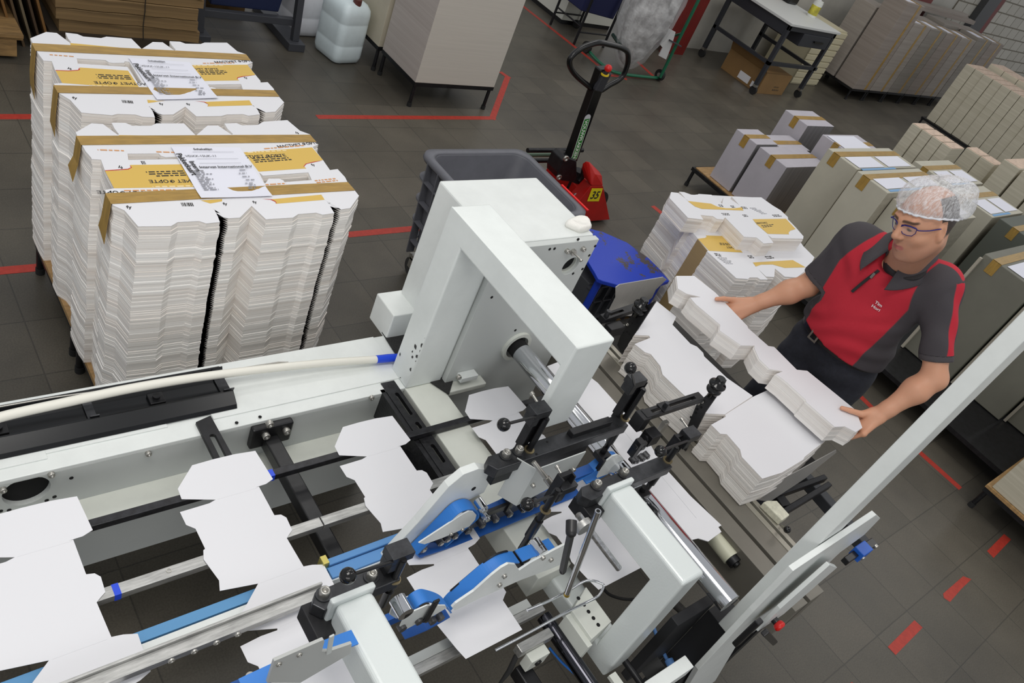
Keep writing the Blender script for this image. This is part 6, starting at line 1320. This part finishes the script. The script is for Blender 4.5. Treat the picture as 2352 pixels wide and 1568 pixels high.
# head frame
ya, pi_, ro = math.radians(162), math.radians(23), math.radians(16)
hf = v3(math.cos(ya)*math.cos(pi_), math.sin(ya)*math.cos(pi_), -math.sin(pi_)); hl = np.cross([0, 0, 1], hf); hl /= np.linalg.norm(hl); hu = np.cross(hf, hl)
hl, hu = hl*math.cos(ro)+hu*math.sin(ro), -hl*math.sin(ro)+hu*math.cos(ro)
HC = v3(2.785, .80, 1.698); HM = [hf, hl, hu]
def H(f, l, u): return HC+hf*f+hl*l+hu*u
# ---- body skin: head and neck (fine), arms and hands (fine), trunk and legs (coarse, under the clothes)
Fh = Field(HC-.22, HC+.2, .0032)
Fh.cone(NEK-v3(-.02, 0, .06), H(-.025, 0, -.06), .066, .058, .03)
Fh.ell(H(-.012, 0, .035), (.100, .076, .093), HM, .03)              # skull
Fh.ell(H(.030, 0, -.020), (.062, .064, .085), HM, .03)              # face
Fh.ell(H(.042, 0, -.075), (.048, .050, .042), HM, .03)              # jaw
Fh.cone(H(-.005, .052, -.045), H(.055, .026, -.092), .020, .018, .03); Fh.cone(H(-.005, -.052, -.045), H(.055, -.026, -.092), .020, .018, .03)
Fh.ell(H(.074, 0, -.098), (.018, .020, .014), HM, .018)             # chin
Fh.cone(H(.078, .036, .040), H(.086, .008, .034), .011, .011, .014); Fh.cone(H(.078, -.036, .040), H(.086, -.008, .034), .011, .011, .014)   # brows
Fh.ell(H(.098, .031, .014), (.016, .019, .011), HM, .012, -1); Fh.ell(H(.098, -.031, .014), (.016, .019, .011), HM, .012, -1)              # sockets
Fh.ell(H(.0745, .031, .012), (.0125, .0135, .0115), HM, .004); Fh.ell(H(.0745, -.031, .012), (.0125, .0135, .0115), HM, .004)           # eyeballs and lids
Fh.cone(H(.088, 0, .024), H(.107, 0, -.014), .0085, .0115, .012); Fh.ell(H(.108, 0, -.018), (.0125, .0125, .0105), HM, .008)            # nose
Fh.ell(H(.097, .0125, -.022), (.010, .0085, .008), HM, .006); Fh.ell(H(.097, -.0125, -.022), (.010, .0085, .008), HM, .006)
Fh.ell(H(.111, .006, -.0285), (.005, .0035, .003), HM, .002, -1); Fh.ell(H(.111, -.006, -.0285), (.005, .0035, .003), HM, .002, -1)
Fh.ell(H(.052, .040, -.026), (.026, .020, .018), HM, .02); Fh.ell(H(.052, -.040, -.026), (.026, .020, .018), HM, .02)                    # cheeks
Fh.cone(H(.083, .020, -.0535), H(.0905, 0, -.052), .0055, .0065, .006); Fh.cone(H(.083, -.020, -.0535), H(.0905, 0, -.052), .0055, .0065, .006)     # upper lip
Fh.cone(H(.081, .018, -.0635), H(.0885, 0, -.065), .0055, .0075, .006); Fh.cone(H(.081, -.018, -.0635), H(.0885, 0, -.065), .0055, .0075, .006)    # lower lip
Fh.cone(H(.094, .016, -.0585), H(.099, 0, -.0582), .0022, .0034, .002, -1); Fh.cone(H(.094, -.016, -.0585), H(.099, 0, -.0582), .0022, .0034, .002, -1)
for sgn in (1, -1):
    c_ = H(-.004, .077*sgn, -.002); nx = hl*sgn
    Fh.ell(c_, (.016, .0075, .031), [hf*.97+hu*.2, nx, hu*.97-hf*.2], .008); Fh.ell(c_+nx*.008, (.009, .005, .019), HM, .004, -1); Fh.ell(H(.0, .073*sgn, -.027), (.009, .006, .010), HM, .006)
Vh, Fq = Fh.mesh(); Vh = relax(Vh, Fq, 1, .4)
Lh = (Vh-HC); lf, ll, lu = Lh@hf, Lh@hl, Lh@hu
lips = .0088-np.sqrt((np.maximum(np.abs(ll)-.015, 0))**2*1.0+(lu+.0587)**2*1.25+np.maximum(.078-lf, 0)**2*4)
brow = .0048-np.sqrt((np.maximum(np.abs(np.abs(ll)-.031)-.017, 0))**2+(lu-.0385+.12*(np.abs(ll)-.03)**2*40)**2)-np.maximum(.06-lf, 0)
eye = np.minimum(.0068-np.sqrt(((np.abs(ll)-.031)/1.55)**2+(lu-.0105)**2*2.4), lf-.07)
stub = np.minimum(-.045-lu, .03)+(lf-.02)*.2
hair = np.minimum(lu-.005-.55*(lf+.02)+.012*np.sin(ll*90), .05)-np.where(lu > .02, np.maximum(lf+.005, 0)*3., 0)-np.maximum(0, .06-np.abs(ll)-.0)*.0
hair = np.where(lf < .0, (lu+.028)*1.0-np.maximum(lu-.075, 0)*4-np.maximum(.055-np.abs(ll), 0)*np.where((lu > .06), 1.5, 0), -.02)
hair = np.minimum(hair, np.where(np.abs(ll) > .069, np.where((np.abs(lf+.004) < .02) & (np.abs(lu) < .034), -.02, .05), .05))
# arms with hands
ED = v3(.02, -.207, 0); ED /= np.linalg.norm(ED)
def hand(F_, wrist, knuck, under, thumb, thick, kr=.0105):
    """palm from the wrist to four knuckles, fingers bent under the bundle, thumb laid on top"""
    kc = sum(knuck)/4
    for i, kn in enumerate(knuck):
        w_ = wrist+(kn-kc)*.45; F_.cone(w_, kn, .015, .0118, .018)
    F_.cone(wrist, kc, .020, .017, .02)
    lens = (.92, 1.0, .95, .78)
    for i, kn in enumerate(knuck):
        m_, t_ = under[i]
        F_.cone(kn, m_, .0100, .0088, .006); F_.cone(m_, t_, .0088, .0076, .004); F_.cone(kn+v3(0, 0, .001), kn, .0112, .0112, .006)
    a, b_, c_, d_ = thumb
    F_.cone(a, b_, .0165, .0125, .016); F_.cone(b_, c_, .0118, .0102, .006); F_.cone(c_, d_, .0102, .0082, .004)
def arm(sh, el, wr, box, hnd, h=.0036):
    lo = np.minimum(np.minimum(el, wr), box[0])-.09; hi = np.maximum(np.maximum(sh*.4+el*.6, wr), box[1])+.07
    F_ = Field(lo, hi, h); d_ = (wr-el)/np.linalg.norm(wr-el); u_ = (sh-el)/np.linalg.norm(sh-el)
    F_.cone(el+u_*.2, el, .050, .041, .03); F_.cone(el, el+d_*.075, .041, .045, .03); F_.cone(el+d_*.075, wr-d_*.03, .045, .0285, .03); F_.cone(wr-d_*.04, wr, .029, .026, .02, flat=((0, .5, 1), 1.12))
    F_.ell(el-(u_+d_)*.014, (.026, .026, .026), None, .03)
    hnd(F_)
    V, Q = F_.mesh(); return relax(V, Q, 1, .4), Q
def hR(F_):
    kn = [v3(2.772, 1.222, .978), v3(2.768, 1.196, .974), v3(2.772, 1.171, .970), v3(2.782, 1.148, .968)]
    un = [(v3(2.748, 1.224, .918), v3(2.700, 1.226, .910)), (v3(2.742, 1.199, .913), v3(2.690, 1.200, .910)), (v3(2.744, 1.172, .912), v3(2.696, 1.170, .910)), (v3(2.754, 1.148, .914), v3(2.716, 1.146, .911))]
    hand(F_, WR, kn, un, (WR+v3(-.012, .022, .002), v3(2.793, 1.214, 1.012), v3(2.742, 1.232, 1.0125), v3(2.703, 1.240, 1.011)), None)
def hL(F_):
    kn = [v3(2.845, .563, .978), v3(2.834, .535, .974), v3(2.818, .512, .970), v3(2.800, .494, .968)]
    un = [(v3(2.829, .586, .914), v3(2.790, .612, .910)), (v3(2.816, .561, .912), v3(2.776, .590, .910)), (v3(2.799, .540, .912), v3(2.760, .566, .910)), (v3(2.780, .522, .914), v3(2.752, .542, .911))]
    hand(F_, WLh, kn, un, (WLh+v3(-.014, .022, .002), v3(2.816, .548, 1.014), v3(2.780, .578, 1.0125), v3(2.752, .602, 1.011)), None)
VR, QR = arm(SR, ER, WR, (v3(2.66, 1.12, .89), v3(2.8, 1.25, 1.03)), hR); VL, QL = arm(SL, EL, WLh, (v3(2.73, .47, .89), v3(2.86, .62, 1.03)), hL)
FR_, FL_ = v3(3.08, .99, .05), v3(3.15, .71, .05); KR, KL = v3(3.06, .965, .52), v3(3.10, .73, .52); HR, HL = v3(3.11, .94, .95), v3(3.11, .76, .95)
Fb = Field((2.7, .4, .0), (3.4, 1.3, 1.6), .012)
def trunk(F_, g, k=.08):
    F_.ell(PEL, (.115+g, .165+g, .13+g), None, k); F_.ell(BEL+v3(.0, 0, .02), (.118+g, .158+g, .15), None, k); F_.ell(CHE-v3(0, 0, .06), (.118+g, .168+g, .17), None, k); F_.ell(CHE+v3(.01, 0, .05), (.118+g, .165+g, .12), None, k)
    F_.cone(SR+v3(.02, -.03, -.02), SL+v3(.01, .03, -.02), .058+g, .058+g, .06); F_.ell(v3(2.985, .845, 1.425), (.100+g, .125+g, .085), None, .06)
    F_.cone(NEK+v3(.03, .0, -.04), SR+v3(.012, -.03, .012), .046+g, .040+g, .05); F_.cone(NEK+v3(.03, 0, -.04), SL+v3(.01, .03, .012), .046+g, .040+g, .05)
def legs(F_, g, k=.05):
    for h_, kn, ft in ((HR, KR, FR_), (HL, KL, FL_)):
        F_.cone(h_, kn, .088+g, .060+g*1.2, k); F_.cone(kn, ft+v3(.02, 0, .05), .060+g*1.2, .040+g*1.6, k)
trunk(Fb, -.012); legs(Fb, -.012)
Vb, Qb = Fb.mesh()
V = np.concatenate([Vh, VR, VL, Vb]); Q = np.concatenate([Fq, QR+len(Vh), QL+len(Vh)+len(VR), Qb+len(Vh)+len(VR)+len(VL)])
z_ = np.full(len(V)-len(Vh), -.05)
SKIN = attr_mat('skin', (206, 152, 122), [('stubble', (176, 128, 104), .03), ('hair', (58, 44, 36), .006), ('brow', (92, 66, 50), .002), ('eye', (74, 60, 52), .0016), ('lips', (176, 104, 96), .0022)], .48, (320, .12), .18)
np_obj('body', V, Q, SKIN, MAN, {'hair': np.concatenate([hair, z_]), 'lips': np.concatenate([lips, z_]), 'brow': np.concatenate([brow, z_]), 'eye': np.concatenate([eye, z_]), 'stubble': np.concatenate([stub, z_])})
# ---- trousers, belt, shoes
Ft = Field((2.8, .5, .03), (3.4, 1.2, 1.14), .0075)
Ft.ell(PEL, (.128, .176, .14), None, .05); Ft.ell(BEL, (.126, .168, .13), None, .05); legs(Ft, .016)
X, Y, Z = Ft.coords(); Ft.d += (.004*np.sin(Z*52+Y*40)*np.exp(-((Z-.8)/.16)**2)+.0035*np.sin(Z*70+X*60)*np.exp(-((Z-.2)/.15)**2)).astype(np.float32)
Ft.d = np.maximum(Ft.d, (Z-1.085-.0*X).astype(np.float32))
Vt, Qt = Ft.mesh(); np_obj('trousers', relax(Vt, Qt, 2), Qt, mat('dark navy workwear', (44, 46, 56), .85, var=(40, .2), bump=(300, .25)), MAN)
n = 44; b = MB(); R0 = []
for z, e in ((1.045, .004), (1.045, .008), (1.085, .008), (1.085, .004)): R0.append([(BEL[0]+(.127+e)*math.cos(t)+(-.006), BEL[1]+(.169+e)*math.sin(t), z-.045*(math.cos(t))*.0) for t in [2*math.pi*i/n for i in range(n)]])
b.add([p for r in R0 for p in r], [(k*n+i, k*n+(i+1) % n, ((k+1) % 4)*n+(i+1) % n, ((k+1) % 4)*n+i) for k in range(4) for i in range(n)]); BT = b.build('belt', mat('black leather', (24, 22, 21), .4), MAN, .001)
b = MB(); fx = BEL[0]-.006-.137; b.prism([(fx, .885, 1.038), (fx, .925, 1.038), (fx, .925, 1.092), (fx, .885, 1.092)], (-.004, 0, 0), 0, [[(fx, .893, 1.046), (fx, .917, 1.046), (fx, .917, 1.084), (fx, .893, 1.084)]]); b.build('buckle', mat('dull belt buckle', (150, 146, 138), .3, .9), BT, .001)
for ft, d_ in ((FR_, -1), (FL_, -1)):
    b = MB(); rg = []
    for x_, w_, h_ in ((.10, .030, .06), (.07, .040, .085), (0, .042, .09), (-.07, .046, .07), (-.13, .048, .055), (-.17, .036, .04), (-.185, .012, .02)):
        rg.append([(ft[0]+x_, ft[1]+w_*math.cos(t), max(0., .5*h_+.5*h_*math.sin(t)*1.0)) for t in [2*math.pi*i/16 for i in range(16)]])
    b.add([p for r in rg for p in r], [(k*16+i, k*16+(i+1) % 16, (k+1)*16+(i+1) % 16, (k+1)*16+i) for k in range(6) for i in range(16)]+[tuple(range(15, -1, -1)), tuple(range(96, 112))], 0, True); b.build('shoe', mat('black work shoe', (28, 27, 27), .5), MAN)
# ---- polo shirt
Fs = Field((2.74, .38, 1.0), (3.32, 1.24, 1.62), .0052)
Fs.ell(BEL+v3(-.004, 0, .0), (.140, .180, .14), None, .06); trunk(Fs, .016, .07)
for sh, el in ((SR, ER), (SL, EL)):
    u_ = (el-sh); L_ = np.linalg.norm(u_); u_ /= L_; ce = sh+u_*(L_*.80)
    Fs.cone(sh, ce+u_*.03, .060, .056, .05)
X, Y, Z = Fs.coords()
wr = .0045*np.sin(Z*64+Y*16+4*np.sin(Y*13+X*9))*np.exp(-((Z-1.13)/.07)**2)*np.where(X < 3.05, 1, .6)
wr += .0035*np.sin((Z*.6+Y*.9)*62+2*np.sin(Z*25))*np.exp(-(((Y-.72)/.09)**2+((Z-1.36)/.12)**2))+.0035*np.sin((Z*.6-Y*.9)*58+2*np.sin(Z*22))*np.exp(-(((Y-.98)/.09)**2+((Z-1.34)/.12)**2))
wr += .003*np.sin((Z*.5+X*.9)*70+Y*30)*np.where((Y < .64) | (Y > 1.06), 1, 0)
Fs.d += wr.astype(np.float32)
hem = 1.062+.012*np.sin((Y-.85)*9)-.03*(Y-.85)
Fs.d = np.maximum(Fs.d, (hem-Z).astype(np.float32)*np.where((Y > .62) & (Y < 1.04), 1, 1).astype(np.float32))
for sh, el in ((SR, ER), (SL, EL)):                                   # sleeves end in a clean cuff
    u_ = (el-sh); L_ = np.linalg.norm(u_); u_ /= L_; ce = sh+u_*(L_*.80); t = (X-ce[0])*u_[0]+(Y-ce[1])*u_[1]+(Z-ce[2])*u_[2]
    near = ((X-ce[0])**2+(Y-ce[1])**2+(Z-ce[2])**2) < .125**2
    side = (Y > ce[1]-.075) if sh is SR else (Y < ce[1]+.075)
    Fs.d = np.where(near & side, np.maximum(Fs.d, t.astype(np.float32)), Fs.d)
# neck opening
Fs.cone(NEK+v3(-.075, 0, .0), NEK+v3(-.02, 0, .09), .050, .072, .01, -1)
Vs, Qs = Fs.mesh(); Vs = relax(Vs, Qs, 2, .4)
lat = Vs[:, 1]-(.85-.02*(Vs[:, 2]-1.2)); zz = Vs[:, 2]
wid = np.interp(zz, [1.05, 1.15, 1.25, 1.38, 1.46, 1.52], [.128, .134, .146, .150, .128, .112])
red1 = np.minimum(wid-np.abs(lat), np.where(lat > 0, .17+.6*(1.30-zz)*0-lat, .2))
def stripe(P, sh, el, s):
    """red band from the collar over the shoulder down the outside of the sleeve"""
    u_ = (el-sh)/np.linalg.norm(el-sh); out = v3(.5, .75, .55) if s > 0 else v3(-.25, -1., .35); out -= u_*(out@u_); out /= np.linalg.norm(out); sd = np.cross(u_, out)
    r = P-sh; t = r@u_; w1 = .020-np.abs(r@sd); w1 = np.where((r@out > 0) & (t > -.02), w1, -.05)
    a = NEK+v3(.055 if s > 0 else .035, s*.06, .02); c_ = sh+v3(.052 if s > 0 else .012, s*.03, .06); ab = c_-a; tt = np.clip((P-a)@ab/(ab@ab), -.1, 1.1); q = P-(a+tt[:, None]*ab)
    ax_ = np.cross(ab/np.linalg.norm(ab), v3(0, 0, 1)); w2 = .020-np.abs(q@ax_/np.linalg.norm(ax_)); w2 = np.where((tt > 0) & (tt < 1.05) & (P[:, 2] > sh[2]-.0) & (s*(P[:, 1]-NEK[1]) > .05), w2, -.05)
    return np.maximum(w1, w2)
red = np.maximum(red1, np.maximum(stripe(Vs, SR, ER, 1), stripe(Vs, SL, EL, -1)))
cuff = np.full(len(Vs), -.05)
for sh, el in ((SR, ER), (SL, EL)):
    u_ = (el-sh); L_ = np.linalg.norm(u_); u_ /= L_; ce = sh+u_*(L_*.80); t = (Vs-ce)@u_; near = np.linalg.norm(Vs-ce, axis=1) < .11; cuff = np.where(near, np.maximum(cuff, t+.024), cuff)
sleeve_seam = np.minimum(.0016-np.abs(cuff), .01)
SHIRT = attr_mat('polo knit', (66, 62, 66), [('red', (188, 34, 52), .0022), ('cuff', (74, 70, 73), .002), ('seam', (40, 38, 40), .001)], .85, (420, .3))
np_obj('polo_shirt', Vs, Qs, SHIRT, MAN, {'red': np.where(cuff > 0, -.05, red), 'cuff': cuff, 'seam': sleeve_seam})
# collar: a folded band round the neck, open at the front
nc = NEK+v3(.012, 0, .012); b = MB(); K = 40; rows = [[], [], [], [], []]
for i in range(K+1):
    t = math.radians(24+312*i/K); ca, sa = -math.cos(t), math.sin(t)                     # gap faces -X
    fr = max(0, -ca); wv = 1+.0*fr
    for j, (r_, dz) in enumerate(((.066, .034), (.070, .052), (.080, .054), (.116, -.004), (.114, -.010))):
        drop = (.040*fr**2+.004) if j >= 3 else 0; rr_ = r_+(.016*fr**3 if j >= 3 else 0)
        rows[j].append((nc[0]+rr_*ca*1.0-.028*fr, nc[1]+rr_*sa*1.08, nc[2]+dz*1.0-.052*fr-drop+.018*(-ca < 0)*abs(ca)))
b.add([p for r in rows for p in r], [(j*(K+1)+i, j*(K+1)+i+1, (j+1)*(K+1)+i+1, (j+1)*(K+1)+i) for j in range(4) for i in range(K)], 0, True)
o = b.build('collar', mat('charcoal collar', (70, 66, 70), .85, bump=(420, .3)), MAN); md = o.modifiers.new('cloth', 'SOLIDIFY'); md.thickness = .003
def on_front(y, z, e=.002):
    """a point on the front of the shirt"""
    m = (np.abs(Vs[:, 1]-y) < .012) & (np.abs(Vs[:, 2]-z) < .012) & (Vs[:, 0] < 3.06)
    return Vector((Vs[m, 0].min()-e if m.any() else 2.9, y, z))
zp = [on_front(.846+.004*k, z, .0015) for k, z in enumerate(np.linspace(1.455, 1.325, 9))]
zp = [Vector((zp[0].x+(zp[-1].x-zp[0].x)*k/8-.007*math.sin(math.pi*k/8)-.002, q.y, q.z)) for k, q in enumerate(zp)]
b = MB(); b.ribbon(smooth_path(zp, 3), (0, .011, 0), .003); ZP_ = b.build('zip', mat('black zip', (26, 25, 26), .5), MAN)
b = MB(); b.bar(zp[1], zp[1]+Vector((-.004, 0, -.022)), .009, .006); b.build('zip_pull', mat('grey zip pull', (130, 126, 122), .35, .8), ZP_)
b = MB(); c_ = on_front(.775, 1.352, .004); c2 = on_front(.775, 1.332, .004)
ux_ = (on_front(.755, 1.345, .004)-on_front(.795, 1.345, .004)).normalized(); uy_ = (c_-c2).normalized()
b.text('Tim', c_, ux_, uy_, .018, 0, True); b.text('Hori', c2, ux_, uy_, .018, 0, True); b.build('embroidery', mat('white thread', (226, 222, 224), .6), MAN)
Fu = Field(NEK-.11, NEK+v3(.1, .11, .1), .005); Fu.cone(NEK+v3(.03, 0, -.07), H(-.03, 0, -.105), .074, .062, .02); X, Y, Z = Fu.coords(); pl = (X-NEK[0])*(-.55)+(Z-NEK[2])*.83-.034; Fu.d = np.maximum(Fu.d, pl.astype(np.float32))
Vu, Qu = Fu.mesh(); np_obj('undershirt', relax(Vu, Qu, 2), Qu, mat('dark undershirt', (42, 40, 42), .85), MAN)
# ---- glasses
GLF = mat('violet blue frame', (40, 38, 120), .25, .4); b = MB()
def gp(l, u, f=.098): return Vector(H(f-1.6*abs(l)**2*4, l, u))
for s in (1, -1):
    loop = [gp(s*(.031+.024*x), .010+.016*y) for x, y in ((-1, .5), (-.9, .9), (0, 1.0), (.9, .95), (1.05, .6), (.95, -.3), (.6, -.95), (0, -1.05), (-.6, -.9), (-.95, -.2))]
    b.tube(loop, .0013, 8, closed=True); b.tube([gp(s*.007, .018), gp(s*(.031-.012), .0262), gp(s*.04, .0266), gp(s*.0555, .022)], .0022, 8)
    b.tube(smooth_path([gp(s*.0555, .021), Vector(H(.078, s*.066, .020)), Vector(H(.045, s*.0755, .016)), Vector(H(.0, s*.0795, .014)), Vector(H(-.02, s*.079, .0))], 4), .0019, 8)
b.tube([gp(.008, .016), gp(0, .019, .1005), gp(-.008, .016)], .0016, 8)
G_ = b.build('glasses', GLF, MAN)
lm, nt, pb = matn('spectacle lens'); pb.inputs['Base Color'].default_value = (.95, .95, 1, 1); pb.inputs['Roughness'].default_value = .05; pb.inputs['Alpha'].default_value = .10
for s in (1, -1):
    b = MB(); b.poly([gp(s*(.031+.0235*x), .010+.0155*y) for x, y in ((-1, .5), (-.9, .9), (0, 1.0), (.9, .95), (1.05, .6), (.95, -.3), (.6, -.95), (0, -1.05), (-.6, -.9), (-.95, -.2))]); b.build('lens', lm, G_)
# ---- hair net
m, nt, pb = matn('bouffant hair net'); tc = nt.nodes.new('ShaderNodeTexCoord'); mp = nt.nodes.new('ShaderNodeMapping'); mp.inputs['Scale'].default_value = (34, 60, 14); nz = nt.nodes.new('ShaderNodeTexNoise'); nz.inputs['Scale'].default_value = 1.6; nz.inputs['Detail'].default_value = 6; nz.inputs['Distortion'].default_value = 2.2
at = nt.nodes.new('ShaderNodeAttribute'); at.attribute_name = 'puff'; mr = nt.nodes.new('ShaderNodeMapRange'); mr.inputs[1].default_value = .36; mr.inputs[2].default_value = .68; mr.inputs[3].default_value = .16; mr.inputs[4].default_value = .60
ad = nt.nodes.new('ShaderNodeMath'); ad.operation = 'ADD'; ad.use_clamp = True
nt.links.new(tc.outputs['Object'], mp.inputs[0]); nt.links.new(mp.outputs[0], nz.inputs[0]); nt.links.new(nz.outputs['Fac'], mr.inputs[0]); nt.links.new(mr.outputs[0], ad.inputs[0]); nt.links.new(at.outputs['Fac'], ad.inputs[1]); nt.links.new(ad.outputs[0], pb.inputs['Alpha'])
pb.inputs['Base Color'].default_value = (.86, .87, .9, 1); pb.inputs['Roughness'].default_value = .7
bp = nt.nodes.new('ShaderNodeBump'); bp.inputs['Strength'].default_value = .5; bp.inputs['Distance'].default_value = .004; nt.links.new(nz.outputs['Fac'], bp.inputs['Height']); nt.links.new(bp.outputs[0], pb.inputs['Normal'])
NU, NV = 72, 22; V = []; pf = []; rnd = random.Random(2)
# rim circle: forehead high, above the ears, low at the nape; dome above it bulges to the back
for j in range(NV+1):
    v = j/NV
    for i in range(NU):
        a = 2*math.pi*i/NU; ca, sa = math.cos(a), math.sin(a)
        rim = H(-.012+.098*ca, .086*sa, .050+.018*ca-.012*(ca < 0)*abs(ca))
        bul = .056*max(0, -ca)+.014*abs(sa)+.010
        el = v*math.pi/2
        rx, ry = (.098+bul*math.sin(min(1, v*2.2)*math.pi/2)*1.2), (.086+.016*math.sin(min(1, v*2.2)*math.pi/2))
        up = .105*math.sin(el)*1.0-.022*math.sin(math.pi*min(1, v*3))*max(0, .6-ca)*(v < .34)
        p = H(-.012-.018*math.sin(el)+rx*ca*math.cos(el)**.8, ry*sa*math.cos(el)**.8, .050+.018*ca*(1-v)-.012*(ca < 0)*abs(ca)*(1-v)+up)
        wob = .0035*math.sin(a*17+v*9)*(1-v)+.0018*math.sin(a*31-v*17)
        p = p+(p-H(-.02, 0, .05))/np.linalg.norm(p-H(-.02, 0, .05))*(wob+.004)
        V.append(p); pf.append(.32*max(0, 1-v*9)+.22*max(0, -ca)*max(0, 1-v*1.6)+.05)
Q = [(j*NU+i, j*NU+(i+1) % NU, (j+1)*NU+(i+1) % NU, (j+1)*NU+i) for j in range(NV) for i in range(NU)]
NET = np_obj('hair_net', np.array(V), np.array(Q), m, MAN, {'puff': np.array(pf)})
b = MB(); b.tube([Vector(V[i])+Vector(hu)*-.002 for i in range(NU)], [.0035+.0014*math.sin(i*2.4) for i in range(NU)], 8, closed=True); b.build('elastic_edge', mat('gathered net edge', (222, 224, 230), .7), NET)
